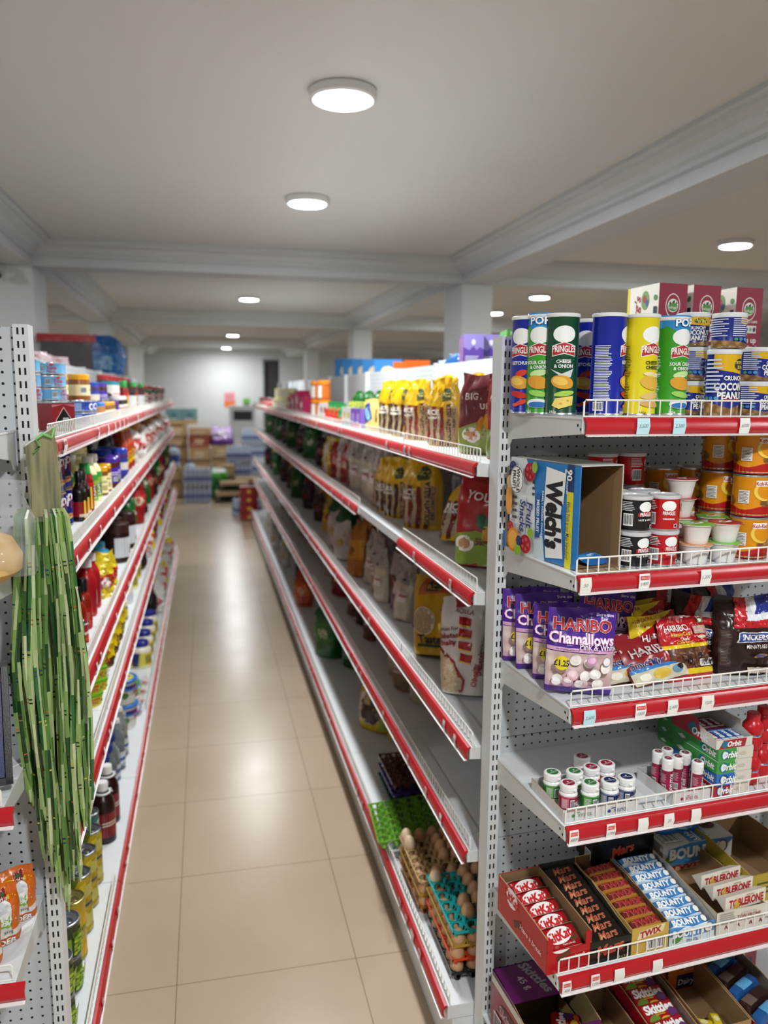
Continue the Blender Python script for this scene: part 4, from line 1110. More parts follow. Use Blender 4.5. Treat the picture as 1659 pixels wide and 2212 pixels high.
KINDS['green_pouch'] = pouch('snack_bag', .15, .17, .07, '#1f7a3a:g', lambda H: [('p', [(-.5, H * .5), (.2, H * .6), (.4, H), (-.5, H)], '#b8bfb8:f'), el(.3, H * .4, .18, .22, '#e07b3a'), el(-.1, H * .3, .2, .12, '#6ab04a', 30)], 7, .2, amp=.012)
KINDS['olive_pouch'] = pouch('snack_bag', .13, .24, .06, '#7a6a2a:f', lambda H: [rr_(-.5, .02, .5, H * .4, '#6a2a24:g'), T('BI', -.1, H * .5, .16, '#e0d8c8', b=.03)], 8, .4, amp=.01)
KINDS['clear_beans'] = pouch('bean_bag', .105, .25, .06, 'beans', lambda H: [('p', [(-.5, H * .62), (.5, H * .58), (.5, H), (-.5, H)], '#b9b0a8:g'), rr_(-.2, H * .3, .2, H * .5, '#d9d0c8'), rr_(-.2, H * .44, .2, H * .48, '#a85a60'), T('Beans', 0, H * .37, .1, '#6a4a48'), el(.0, H * .68, .1, .05, '#3a2a2c')], 9, .35, amp=.009)
KINDS['clear_flour'] = pouch('flour_bag', .11, .26, .06, '#c9bda8:g', lambda H: [('p', [(-.5, H * .66), (.5, H * .6), (.5, H), (-.5, H)], '#a9a29c:g'), rr_(-.22, H * .3, .22, H * .5, '#e2dcd4'), rr_(-.22, H * .4, .22, H * .44, '#b06a6a'), el(.0, H * .7, .08, .05, '#2a2426')], 10, .4, amp=.01)
KINDS['clear_dark'] = pouch('bean_bag', .11, .25, .06, '#6a4634:g', lambda H: [('p', [(-.5, H * .6), (.5, H * .64), (.5, H), (-.5, H)], '#a39a92:g'), rr_(-.2, H * .3, .2, H * .5, '#cfc6be')], 12, .35, amp=.009)
KINDS['taste_bag'] = pouch('rice_bag', .18, .305, .1, '#c79a10:f', lambda H: [('p', [(-.3, H * .74), (.45, H * .78), (.45, H * .96), (-.2, H * .94)], '#b8562a:g'), ('p', [(-.12, H * .78), (.24, H * .8), (.26, H * .9), (.06, H * .95), (-.1, H * .88)], '#2e2a22'), T('RICE', .07, H * .84, .1, '#c9b23a', b=.02), el(-.16, H * .42, .27, .3, '#e9dfc8'), el(-.16, H * .42, .25, .28, 'rice'), T('Taste', -.02, H * .2, .17, '#22281a', b=.04), rr_(-.3, H * .1, .25, H * .135, '#22381e'), el(.3, H * .55, .06, .07, '#2a3020')], 13, .15, .8)
KINDS['dark_bag'] = pouch('rice_bag', .15, .29, .09, '#12241a:g', lambda H: [rr_(-.5, H * .1, .1, H * .5, '#a8a088'), T('SELLA', -.2, H * .5, .14, '#c9c0a0', r=90)], 14, .15, .8)
KINDS['diabetes_bag'] = pouch('rice_bag', .165, .31, .11, '#cfc8c2', lambda H: [('p', [(-.5, H * .52), (-.12, H * .34), (.1, H * .16), (.02, .04), (-.5, .04)], '#8e1a24:g'), ('p', [(-.5, H * .48), (-.14, H * .31), (.05, H * .15), (-.02, .04), (-.5, .04)], 'rice')] + sum([[('p', [(-.02, H * y), (.22, H * (y - .02)), (.25, H * (y + .06)), (.0, H * (y + .08))], '#a31a22:g'), ('p', [(-.02, H * y), (.22, H * (y - .02)), (.215, H * (y - .035)), (-.015, H * (y - .02))], '#d9b21e')] for y in (.36, .49, .62, .74)], []) + [T('Solution For', -.28, H * .68, .07, '#3a2a2a', r=8), T('Diabetes', -.28, H * .61, .1, '#9c1a26', r=8, b=.03), T('Obesity', -.28, H * .54, .1, '#9c1a26', r=8, b=.03), T('Diabetes', .4, H * .34, .09, '#9c1a26', r=82, b=.02), T('Obesity', .3, H * .22, .1, '#9c1a26', r=82, b=.03), T('AQILLA', .1, H * .87, .08, '#8e1a24', r=-8), ('p', [(-.1, H * .9), (.2, H * .93), (.3, H), (-.2, H)], '#8e1a24:g'), T('Suitable For', .42, H * .52, .05, '#3a2a2a', r=82)], 15, .2, .78, amp=.007)
KINDS['red_5kg'] = pouch('rice_bag', .17, .3, .1, '#a31c22:g', lambda H: [('p', [(-.5, .02), (.5, .02), (.5, H * .3), (0, H * .4), (-.5, H * .35)], '#7f9a2e:g'), el(-.25, H * .25, .2, .16, '#e8dcd0'), el(-.25, H * .25, .13, .1, '#b98a5a'), el(.1, H * .5, .12, .16, '#1f5a34', 30), el(.25, H * .35, .12, .22, '#d89a1e', 15), T('5kg', .1, H * .28, .13, '#6a1a1c', b=.03), T('YOU', .0, H * .78, .16, '#e6d6d0', b=.03, r=-10)], 16, .25)
KINDS['bean_yellow'] = pouch('bean_bag', .2, .26, .1, '#d6bf1c:g', lambda H: [el(-.02, H * .5, .42, .5, '#e0d4bc'), el(.0, H * .45, .36, .42, '#3c2016:g'), el(-.12, H * .66, .12, .2, '#b8a070', 20), ('p', [(.3, .05), (.5, .05), (.5, H * .8), (.36, H * .7)], '#b8c84a:g')], 17, .3)
def plainp(nm, key, w, h, t, c, c2, c3, seed):
    KINDS[key] = pouch(nm, w, h, t, c, lambda H: [('p', [(-.5, H * .25), (.5, H * .35), (.5, H * .7), (-.5, H * .6)], c2), el(.05, H * .45, .22, .18, c3)], seed, .35, amp=.009)
plainp('snack_bag', 'p_orange', .13, .2, .08, '#c04a10:g', '#d8621a:g', '#e8c8a0', 20)
plainp('snack_bag', 'p_green', .15, .27, .11, '#17581f:g', '#1f6a28:g', '#c9c4a8', 21)
plainp('snack_bag', 'p_red', .12, .22, .07, '#8e1a1c:g', '#a8262a:g', '#d8c0a0', 22)
plainp('snack_bag', 'p_yellow', .12, .22, .07, '#c9a41a:g', '#d8c02a:g', '#a83a20', 23)
plainp('snack_bag', 'p_amber', .12, .26, .08, '#a8661a:f', '#c98a2a:f', '#5a3a1a', 24)
plainp('snack_bag', 'p_white', .12, .2, .07, '#d0ccc6', '#c9c2ba', '#c0a83a', 25)
plainp('snack_bag', 'p_blue', .15, .19, .06, '#2468b0:g', '#3f8ace:g', '#9cc8e6', 26)
plainp('sachet', 'p_crowd', .09, .12, .03, '#c9c0b8:g', '#b8262c:g', '#e8e0d8', 27)
plainp('sachet', 'p_crowd2', .09, .12, .03, '#2c5c28:g', '#b8262c:g', '#d8c03a', 28)
plainp('sachet', 'p_crowd3', .1, .11, .03, '#d8c02a:g', '#c0302a:g', '#e8e0d8', 29)
plainp('sachet', 'p_crowd4', .1, .11, .03, '#dcd8d4:g', '#d8d4d0:g', '#b82c34', 30)
plainp('snack_bag', 'p_choc', .11, .2, .06, '#2c1c16:g', '#4a2c20:g', '#a83a30', 31)
@kind
def noodle():
    w, h = .1, .15; H = h / w
    return bag('noodle_pack', w, h, .04, '#e0c878:g', [('p', [(-.5, H * .2), (.0, H * .4), (-.2, H * .9), (-.5, H * .8)], '#2c4c9c:g'), el(-.28, H * .55, .12, .3, '#8ec4e0', 20), T('Noodle', .22, H * .5, .12, '#7a2a1c', r=70)], (), seed=33, amp=.004, stand=False, gus=3, nv=14)
def sbox(nm, w, d, h, c, c2, c3):
    return lambda: carton(nm, w, d, h, c, {'f': [rr_(-.5, 0, .5, h / w * .25, c2), el(0, h / w * .6, .25, h / w * .18, c3), ('l', -.35, h / w * .3, .35, h / w * .38, 2, '#eeeae6')], 'l': [rr_(-.5, 0, .5, h / d * .3, c2)], 't': [rr_(-.3, -.1, .3, .1, c3)]})
KINDS['b_purple'] = sbox('soap_box', .05, .04, .1, '#7a5ab8:g', '#c42a90:g', '#a88ad0'); KINDS['b_teal'] = sbox('soap_box', .06, .04, .1, '#d8dcd0:g', '#5a8aa0:g', '#c8b87a')
KINDS['b_lime'] = sbox('tea_box', .13, .05, .03, '#cfe03a:g', '#a0c83a:g', '#e8e8a0'); KINDS['b_pyr'] = pouch('spice_pack', .11, .11, .06, '#1f7a3a:g', lambda H: [('p', [(-.4, .05), (.1, .05), (-.1, H * .8), (-.4, H * .5)], '#d8281c:g'), ('p', [(.1, .05), (.45, .05), (.4, H * .7)], '#d8281c:g')], 34, .6, .3)
KINDS['b_pink'] = sbox('biscuit_box', .1, .1, .14, '#b01c50:g', '#c8a0b0', '#e8e4e4'); KINDS['b_white'] = sbox('sugar_box', .1, .08, .11, '#dcdad4', '#c8a020:g', '#a83030')
KINDS['b_cookie'] = sbox('biscuit_box', .19, .08, .15, '#3f8ace:g', '#e2d8b8', '#ead9b0'); KINDS['b_orange'] = sbox('biscuit_box', .15, .08, .08, '#e0641c:g', '#d84c10:g', '#f0a070')
@kind
def purple_cereal():
    w, d, h = .085, .15, .22; H = h / w
    A = [rr_(-.5, 0, .5, H, '#5a3c9c:g'), ('p', [(-.5, H), (.5, H), (.5, H * .72), (.3, H * .76), (.15, H * .7), (0, H * .78), (-.2, H * .7), (-.5, H * .76)], '#8c7cc4:g'), el(0, H * .85, .1, .14, '#d8d0ec'), el(.15, H * .3, .3, .26, '#e4dcd0'), el(.15, H * .32, .24, .2, '#a8702c'), el(.1, H * .36, .06, .06, '#4a2010'), el(.25, H * .3, .06, .06, '#8e1a2c'), ('l', -.4, H * .5, .3, H * .6, 3, '#d8d0ec')]
    return carton('cereal_box', w, d, h, '#6a4cac:g', {'f': A, 'l': [rr_(-.5, 0, .5, 1.4, '#8c4c9c:g')]})
@kind
def nest_box():
    return carton('cereal_box', .09, .16, .2, '#4c9a3a:g', {'f': [rr_(-.5, 0, .5, 1.9, '#e0c02a:g'), rr_(-.5, 1.9, .5, 2.2, '#4c9a3a:g'), T('Nestle', -.1, 2.08, .14, '#e8ece4', b=.02)], 'l': [rr_(-.5, .9, .5, 1.2, '#4c9a3a:g'), T('Nestle', -.25, 1.08, .1, '#e8ece4', b=.02), el(.3, 1.06, .08, .08, '#d8c03a')]})
def jar(nm, r, h, c, lidc, art=(), lidh=.18, neck=.86, sh=.75, lidr=.9, seg=26, rib=False):
    def f():
        H = h
        lt = H * (1 - lidh)
        prof = [(0, 0), (r * .9, 0), (r, r * .12), (r, H * sh * .95), (r * .97, H * sh), (r * neck, lt - .002), (r * neck, lt)]
        lr = r * lidr
        lid = ([(lr, lt - .002), (lr, H - .003), (lr - .003, H), (0, H)], lidc)
        return round_item(nm, prof, c, art, r, lid, seg)
    return f
KINDS['pb_jar'] = jar('peanut_butter_jar', .037, .095, '#8a4e1e:g', '#e0a010:g', [rr_(-1.57, .3, 1.57, .8, '#ead9a0'), ('b', -.3, .4, .0, .7), el(.35, .6, .12, .07, '#b8963a'), T('Peanut', .9, .55, .14, '#5a3414', b=.02)], .2, .93, .82, .98)
KINDS['pb_jar_tall'] = jar('peanut_butter_jar', .04, .135, '#7c431a:g', '#e0a010:g', [rr_(-1.57, .15, 1.57, 1.15, '#e6dca8'), el(.25, .98, .16, .07, '#b8a03a'), T('Peanut', .0, .8, .14, '#6a6a4a', b=.01), ('l', -.4, .3, .2, .6, 4, '#8a7a4a')], .15, .92, .84, .96)
KINDS['green_lid_jar'] = jar('preserve_jar', .036, .13, '#c8b98a:g', '#1f7a3a:g', [rr_(-1.57, .3, 1.57, 1.0, '#d8d2b8')], .16, .92, .84, .98)
KINDS['pb_small'] = jar('peanut_butter_jar', .026, .07, '#8a5424:g', '#e0a010:g', [rr_(-1.57, .3, 1.57, .75, '#ead9a0')], .25, .93, .8, .96, 20)
KINDS['blue_small'] = jar('peanut_butter_jar', .024, .07, '#b07a44:g', '#2a7cc8:g', [rr_(-1.57, .3, 1.57, .7, '#d8d0b8'), rr_(-1.57, .2, 1.57, .34, '#2a6ab8')], .25, .93, .8, .96, 20)
KINDS['purple_jar'] = jar('chocolate_spread_jar', .028, .1, '#4a2010:g', '#4a2a9c:g', [rr_(-1.57, .3, 1.57, 1.2, '#4428a0:g'), T('choc', 0, .85, .25, '#d8d0ec', b=.03), ('b', -.2, .4, .2, .65)], .18, .93, .84, .97, 20)
KINDS['purple_small'] = jar('chocolate_spread_jar', .02, .07, '#4a2010:g', '#4a2a9c:g', [rr_(-1.57, .3, 1.57, 1.1, '#4428a0:g')], .22, .93, .8, .96, 18)
KINDS['blue_jar'] = jar('chocolate_spread_jar', .03, .1, '#3f2a6c:g', '#2244b0:g', [rr_(-1.57, .3, 1.57, 1.1, '#28409c:g'), rr_(-.5, .5, .5, .9, '#d8d0c8')], .18, .93, .84, .97, 20)
KINDS['nutella'] = jar('hazelnut_spread_jar', .036, .095, '#2c1810:g', '#e6e6e2:g', [rr_(-1.57, .2, 1.57, .75, '#e8e4e0'), T('n', -.42, .5, .26, '#1c1618', b=.05), T('utella', .08, .5, .24, '#b81c26', b=.04), el(.6, .35, .2, .12, '#a8682c')], .2, .8, .8, .86)
KINDS['teal_jar'] = jar('chocolate_spread_jar', .045, .1, '#d8d6d0:g', '#1f8c9c:g', [rr_(-1.57, .1, 1.57, .6, '#e6e2de'), T('mix', .2, .4, .25, '#b81c26', b=.04), el(-.4, .35, .2, .15, '#3a1c14')], .2, .95, .85, .98)
KINDS['green_jar'] = jar('pickle_jar', .033, .12, '#1f3a24:g', '#a8262c:g', [rr_(-1.57, .9, 1.57, 1.2, '#c8a8a0:g'), rr_(-.4, .3, .4, .8, '#d8dcd4'), rr_(-.4, .5, .4, .65, '#2c5a38')], .12, .94, .84, .95, 20)
KINDS['white_top_jar'] = jar('chocolate_spread_jar', .035, .11, '#a8948a:g', '#dcdcd8:g', [rr_(-1.57, .3, 1.57, 1.1, '#3c2a24:g'), rr_(-.4, .4, .4, .9, '#e0dcd4')], .2, .93, .84, .95, 20)
KINDS['mayo'] = jar('mayonnaise_jar', .05, .135, '#e9e4cf:g', '#1f2c90:g', [rr_(-1.57, .12, 1.57, .82, '#d8c81c:g'), rr_(.35, .12, 1.57, .82, '#26327c:g'), ('p', [(-1.57, .12), (-.6, .12), (-.5, .82), (-1.57, .82)], '#26327c:g'), el(.95, .48, .35, .26, '#e0cc2a'), T('Mayo', .95, .48, .16, '#26327c', b=.03), ('l', -.25, .25, .2, .7, 6, '#5a5a2a')], .17, .72, .72, .76)
KINDS['mayo_blue'] = jar('mayonnaise_jar', .05, .12, '#e2dcc4:g', '#2f86cc:g', [rr_(-1.57, .1, 1.57, .5, '#c8d0d8')], .2, .88, .75, .9, 22)
KINDS['mayo_purple'] = jar('mayonnaise_jar', .05, .13, '#e2dcc4:g', '#3a2c8c:g', [rr_(-1.57, .12, 1.57, .75, '#2c3a84:g'), el(0, .45, .3, .22, '#d8c81c')], .2, .8, .75, .88, 22)
KINDS['orange_jar'] = jar('honey_jar', .045, .13, '#b0561a:g', '#e88a1c:g', [rr_(-.45, .15, .45, 1.05, '#e8e4dc'), rr_(.45, .15, 1.2, 1.05, '#c8681c:g'), T('HONEY', 0, .85, .14, '#b0321c', b=.03)], .16, .96, .85, 1.0, 22)
KINDS['cream_tub'] = jar('milk_tin', .045, .1, '#d8d8b8:g', '#d8cf8a:g', [rr_(-1.57, .3, 1.57, .7, '#b8a030:g'), rr_(-.4, .2, .4, .9, '#e0dcc8')], .15, .98, .88, 1.02, 20)
KINDS['syrup'] = jar('malt_drink_bottle', .05, .2, '#1c0c0a:g', '#e0dcd4:g', [rr_(-1.57, .3, 1.57, 1.1, '#d0ccd4'), T('Malt', 0, .7, .2, '#6a1a1c', b=.03)], .12, .55, .68, .6, 22)
KINDS['teal_tub'] = jar('drink_powder_tub', .055, .13, '#8a6a54:g', '#1f86a8:g', [rr_(-1.57, 0, 1.57, .85, '#2a7c98:g'), ('p', [(-1.57, .85), (1.57, .85), (1.57, .92), (-1.57, .98)], '#c8a890:g'), T('MILK', .4, .4, .2, '#d83a2a', b=.04), el(-.4, .4, .3, .25, '#c8a890')], .14, .97, .86, 1.0, 26)
KINDS['choc_jar'] = jar('chocolate_drink_jar', .05, .14, '#2a1210:g', '#3c2420:g', [rr_(-.5, .2, .5, .9, '#cfd4d8'), el(.35, .4, .15, .12, '#7a3a2a')], .22, .95, .78, .99, 22)
def bottle(nm, r, h, c, capc, art=(), neck=.35, sh=.6, capr=.42, caph=.14, seg=24, mid=None, cap2=None):
    def f():
        root = E_(nm)
        prof = [(0, 0), (r * .88, 0), (r, r * .15)]
        if mid: prof += [(r, h * sh * .35), (r * mid, h * sh * .6), (r, h * sh * .9)]
        prof += [(r, h * sh), (r * .93, h * (sh + .06)), (r * (neck + .22), h * (sh + .14)), (r * neck, h * (1 - caph) - h * .06), (r * neck, h * (1 - caph))]
        g = G().lathe(prof, c, seg)
        g.art(art, cylmap(r), du=r * .3, scale=2 * r, eps=.0004); g.build('body', root)
        z = h * (1 - caph)
        G().lathe([(r * capr, z - .002), (r * capr, h - .003), (r * capr - .002, h), (0, h)], capc, seg).build('cap', root)
        return root
    return f
KINDS['dressing'] = bottle('salad_cream_bottle', .03, .17, '#e4dca8:g', '#e4e4e0:g', [('p', [(-.45, .3), (.45, .3), (.4, 1.6), (-.3, 1.5)], '#86b03a:g'), rr_(-.25, .5, .15, 1.2, '#1c2418'), T('LIGHT', -.05, .85, .2, '#e8f0d8', r=90, b=.03), rr_(-1.57, 1.5, 1.57, 1.8, '#3c9a3c:g')], .5, .62, .62, .13)
KINDS['sauce_green'] = bottle('hot_sauce_bottle', .026, .17, '#8e1414:g', '#1f9a3a:g', [rr_(-1.57, .3, 1.57, 1.6, '#b8161c:g'), T('CHILLI', 0, 1.0, .3, '#e8d030', r=90, b=.03), rr_(-.5, 1.75, .5, 2.0, '#c82024:g')], .6, .64, .68, .2)
KINDS['sauce_dark'] = bottle('soy_sauce_bottle', .024, .16, '#1a0c0c:g', '#141214:g', [rr_(-1.57, .3, 1.57, 1.3, '#a8161c:g'), T('SAUCE', 0, .8, .3, '#e8d030', r=90, b=.03), rr_(-.4, .3, .4, .5, '#e8d8c8')], .4, .55, .45, .2)
KINDS['hot_sauce'] = bottle('hot_sauce_bottle', .027, .17, '#8c1c08:g', '#121214:g', [rr_(-1.57, .15, 1.57, 1.35, '#b01a18:g'), ('l', -.45, .3, .1, 1.1, 10, '#d87a6a'), rr_(.3, .5, .6, 1.0, '#d8b03a:g'), T('SAUCE', .9, .7, .2, '#e8e0d8', r=90)], .45, .55, .52, .24)
KINDS['ketchup'] = bottle('ketchup_bottle', .032, .2, '#a8141c:g', '#e4e0de:g', [('p', [(.05, .5), (.5, .4), (.5, 1.7), (.15, 1.6)], '#8a2a3c:g'), T('Tomato', .3, 1.0, .16, '#e8dcd8', r=90, b=.03)], .5, .62, .6, .12, mid=.93)
KINDS['purple_drink'] = bottle('berry_syrup_bottle', .03, .19, '#7a1c34:g', '#6a3a48:g', [rr_(-1.57, .3, 1.57, 1.4, '#8e2040:g')], .5, .6, .58, .12, 20)
KINDS['glass_dark'] = bottle('sauce_bottle', .035, .24, '#120a0c:g', '#b01c1c:g', [rr_(-1.57, .2, 1.57, .9, '#c8ccd8'), rr_(-1.57, .7, 1.57, .84, '#c88a4a'), T('Sauce', 0, .45, .2, '#3c3c6a', b=.03)], .35, .58, .4, .08, 20)
KINDS['oil_yellow'] = bottle('cooking_oil_bottle', .05, .26, '#b86a14:g', '#d8c020:g', [rr_(-.5, .4, .5, 1.3, '#d8b020:g')], .3, .6, .35, .08, 18)
KINDS['vinegar'] = bottle('apple_vinegar_bottle', .046, .26, '#6e3a10:g', '#1c1410:g', [rr_(-1.1, .4, .9, 1.5, '#d8b018:g'), T('APPLE CIDER', -.1, 1.1, .14, '#3a1c10', b=.02, k=.8), T('VINEGAR', -.1, .9, .14, '#3a1c10', b=.02, k=.8), el(-.1, 1.32, .2, .1, '#b02a1c')], .3, .6, .36, .1, 24)
KINDS['chilli_tall'] = bottle('chilli_sauce_bottle', .035, .25, '#a83a10:g', '#d8b81c:g', [rr_(-1.57, .2, 1.57, 1.5, '#d8b018:g'), rr_(-1.57, .2, 1.57, .6, '#8e1c1c:g'), T('CHILLI', 0, 1.0, .24, '#3a1c10', r=0, b=.02, k=.7), el(0, 1.3, .15, .12, '#b01c2c')], .45, .55, .42, .12, 22)
KINDS['black_sauce'] = bottle('soy_sauce_bottle', .034, .25, '#120a0c:g', '#1c1416:g', [('p', [(-.4, .2), (.4, .2), (.3, 1.6), (-.3, 1.6)], '#8e1418:g')], .35, .6, .42, .08, 22)
KINDS['clear_blue'] = bottle('white_vinegar_bottle', .026, .17, '#b8c4cc:T', '#1c2c7c:g', [rr_(-1.57, .3, 1.57, 1.2, '#c8ccd8'), ('p', [(-1.57, .5), (1.57, .7), (1.57, 1.0), (-1.57, .8)], '#2c50a0:g')], .4, .6, .5, .12, 22, mid=.9)
KINDS['clear_white'] = bottle('water_bottle', .034, .24, '#c4ccd0:T', '#e2e2e0:g', [rr_(-1.57, .5, 1.57, 1.3, '#c8d0d8'), rr_(-1.57, .7, 1.57, .9, '#2c50a0:g')], .35, .62, .42, .08, 22, mid=.92)
@kind
def syrup_jug():
    root = E_('syrup_bottle'); r, h = .042, .22
    g = G().lathe([(0, 0), (r, 0), (r, .14), (r * .8, .165), (r * .5, .18), (r * .42, .185), (r * .42, .2)], '#240a0c:g', 28)
    g.art([rr_(-1.57, .3, 1.57, 1.4, '#8c1c24:g'), T('SYRUP', 0, .9, .24, '#e8dcd0', b=.03)], cylmap(r), du=.012, scale=2 * r); g.build('body', root)
    n = 20
    G().tube([(r * .62 * math.cos(i * 2 * math.pi / n) , r * .62 * math.sin(i * 2 * math.pi / n), .186) for i in range(n + 1)], .004, '#e4e4e2:g', 6).tube([(r * .5, 0, .186), (r * 1.0, 0, .18), (r * 1.15, 0, .165)], .003, '#e4e4e2:g').build('carry_ring', root)
    G().lathe([(r * .46, .194), (r * .46, .222), (r * .42, .226), (0, .226)], '#eeeeec:g', 28).build('cap', root)
    return root
def foodcan(nm, r, h, c, art, rim='#a8acb4:m', ring=True):
    return lambda: tin(nm, r, h, c, art, None, 28, rim, ring)
KINDS['tuna_blue'] = foodcan('tuna_can', .043, .04, '#6fb0dc:g', [el(-.55, .24, .2, .14, '#e8ecec'), el(-.55, .24, .15, .1, '#a8786a'), T('Tuna', .45, .26, .12, '#c03a4a', b=.03), el(.45, .37, .07, .05, '#c02a3a'), ('b', .0, .12, .18, .34), T('Flakes', .45, .13, .08, '#c03a4a')], '#cfd4d8:m', False)
KINDS['milk_navy'] = foodcan('milk_tin', .036, .04, '#2a4aa8:g', [el(.1, .26, .16, .16, '#e8ecf4'), el(.12, .26, .1, .1, '#2a4aa8'), rr_(-1.0, .08, -.4, .44, '#9cb0dc')], '#cfd4d8:m', False)
KINDS['milk_navy_wide'] = foodcan('milk_tin', .05, .042, '#24469c:g', [el(.4, .2, .1, .1, '#e8ecf4'), rr_(-1.0, .1, -.4, .3, '#5a78c0')], '#cfd4d8:m', False)
@kind
def date_box():
    w, h = .075, .078; r = E_('coffee_tin'); g = G()
    g.box(-w / 2, w / 2, -w / 2, w / 2, .002, h, '#8e1a24:g').box(-w / 2 - .001, w / 2 + .001, -w / 2 - .001, w / 2 + .001, h, h + .002, '#b8a8a0:m')
    for s_ in 'fr': g.art([('p', [(-.5, .9), (0, 1.0), (.5, .9), (.5, 1), (-.5, 1)], '#c86a70'), ('p', [(-.3, .0), (.3, .0), (.38, .4), (0, .92), (-.38, .4)], '#d8a8a8'), ('p', [(-.27, .0), (.27, .0), (.34, .4), (0, .86), (-.34, .4)], '#0e0c0e:g'), ('b', -.05, .3, .2, .5), ('l', -.2, .1, .2, .25, 3, '#a8a0a0')], face(w, w, h, s_), scale=w)
    g.build('tin', r, sharp=0); return r
@kind
def hotdog_tin():
    return tin('sausage_tin', .037, .115, '#16226e:g', [T('P', .1, 1.1, .5, '#e8e8ec', b=.02, s=.2), T('C', -.15, 1.12, .3, '#e8e8ec', b=.02), rr_(.1, .75, .16, 1.3, '#b8202a'), T('75', .45, .9, .16, '#e8e8ec', b=.03, k=.8), T('g', .45, .72, .16, '#e8e8ec', b=.03), el(-.1, .42, .3, .1, '#c88a4a', 12), el(-.1, .38, .32, .07, '#a85c30', 12), el(-.1, .33, .3, .06, '#d8a868', 12)], None, 28, '#c8b890:m')
KINDS['veg_can'] = foodcan('bean_can', .034, .1, '#8e1620:g', [rr_(-1.57, 1.1, 1.57, 1.45, '#1c5a3a:g'), ('p', [(-1.57, .3), (1.57, .6), (1.57, .7), (-1.57, .4)], '#e0dcd8'), T('Beans', 0, .9, .2, '#e8e0dc', s=.2, b=.02), rr_(-1.57, .03, 1.57, .3, '#1c0c10:g')])
KINDS['tomato_can'] = foodcan('tomato_can', .036, .085, '#b01a20:g', [('p', [(-1.57, .5), (1.57, .7), (1.57, .85), (-1.57, .65)], '#e0dcd8'), el(.3, .4, .3, .2, '#d8402a'), rr_(-1.57, .0, 1.57, .15, '#e0dcd8')])
KINDS['corn_can'] = foodcan('corn_can', .039, .095, '#c9b41c:g', [el(-.7, .8, .16, .6, '#5f7a1c', -35), el(-.4, .5, .16, .55, '#e6cf2a', -35), el(.3, .8, .16, .55, '#e6cf2a', -35), el(.6, .5, .14, .6, '#4c6a18', -35), el(1.1, .6, .16, .5, '#e6cf2a', -35), rr_(-.15, .35, .3, .85, '#c8c060'), ('p', [(-1.57, .1), (1.57, .1), (1.57, .2), (-1.57, .3)], 'corn'), el(.95, 1.05, .14, .1, '#b01c24')], '#8a8f96:m')
KINDS['corn_can_gold'] = foodcan('corn_can', .039, .095, '#c8a818:g', [el(.3, .4, .25, .35, '#e0a81c', -20), el(.6, .95, .14, .18, '#a81c24'), el(-.5, .5, .2, .4, '#d8882a', -20), rr_(-1.57, .1, 1.57, .16, '#7a8a1c')], '#b0a468:m')
KINDS['teal_can'] = foodcan('bean_can', .039, .1, '#1c7078:g', [T('BUTTER', .3, .75, .24, '#e4e8e4', b=.04, k=.8), T('BEANS', .3, .45, .24, '#e4e8e4', b=.04, k=.8), rr_(-1.57, .05, 1.57, .25, '#2a1c1c:g'), el(-.5, .5, .2, .14, '#c88a6a')], '#8a8f96:m')
KINDS['pea_can'] = foodcan('pea_can', .042, .11, '#2c3a1a:g', [rr_(-.12, .12, .62, .98, 'peas'), rr_(-.6, .25, -.18, .8, '#7fa01c:g'), el(.72, 1.05, .12, .14, '#a81c24'), T('peas', .9, .7, .14, '#d8e0c8', b=.02)] + [el(-.05 + .13 * (i % 5), .2 + .15 * (i // 5) + .03 * (i % 2), .075, .065, ('#a4c832:g', '#8fb428:g', '#7da01e:g')[i % 3]) for i in range(25)], '#9aa0a8:m')
@kind
def margarine_tub():
    w, d, h = .11, .08, .055; root = E_('margarine_tub')
    g = G()
    def ring(a, b, z, n=24): return [(a * math.copysign(abs(math.cos(t)) ** .5, math.cos(t)), b * math.copysign(abs(math.sin(t)) ** .5, math.sin(t)), z) for t in [2 * math.pi * i / n for i in range(n)]]
    vs = ring(w * .42, d * .42, 0) + ring(w * .48, d * .48, h * .85)
    g.add(vs, [(i, (i + 1) % 24, 24 + (i + 1) % 24, 24 + i) for i in range(24)] + [tuple(range(23, -1, -1))], '#d8cc1c:g')
    for sd, s_ in ((-1, 1), ):
        g.art([T('Golden', 0, .3, .1, '#b01c3c', b=.03), T('Penny', 0, .19, .09, '#b01c3c', b=.03), rr_(-.25, .09, .25, .105, '#1c1c1c'), el(.3, .2, .05, .05, '#4c7a2a')], lambda x, y, o: (x, -d * (.42 + .06 * y / (h * .85)) * (1 - abs(x / (w * .5)) ** 4 * .25) - o - .0012, y), du=.01, dv=.02, scale=w)
        g.art([T('Golden', 0, .3, .12, '#b01c3c', b=.03), rr_(-.25, .09, .25, .105, '#1c1c1c')], lambda x, y, o: (w * (.42 + .06 * y / (h * .85)) * (1 - abs(x / (d * .5)) ** 4 * .25) + o + .0012, x, y), du=.01, dv=.02, scale=w * .8)
    g.build('tub', root)
    g = G(); vs = ring(w * .5, d * .5, h * .82) + ring(w * .5, d * .5, h * .95) + ring(w * .47, d * .47, h)
    g.add(vs, [(i, (i + 1) % 24, 24 + (i + 1) % 24, 24 + i) for i in range(24)] + [(24 + i, 24 + (i + 1) % 24, 48 + (i + 1) % 24, 48 + i) for i in range(24)] + [tuple(48 + i for i in range(24))], '#58a824:g')
    g.art([rr_(-.36, -.2, .36, .2, '#d8cc1c:g'), T('Golden', 0, .04, .1, '#b01c3c', b=.03), T('Penny', 0, -.08, .1, '#b01c3c', b=.03)], lambda x, y, o: (x, y, h + o), scale=w)
    g.build('lid', root); return root
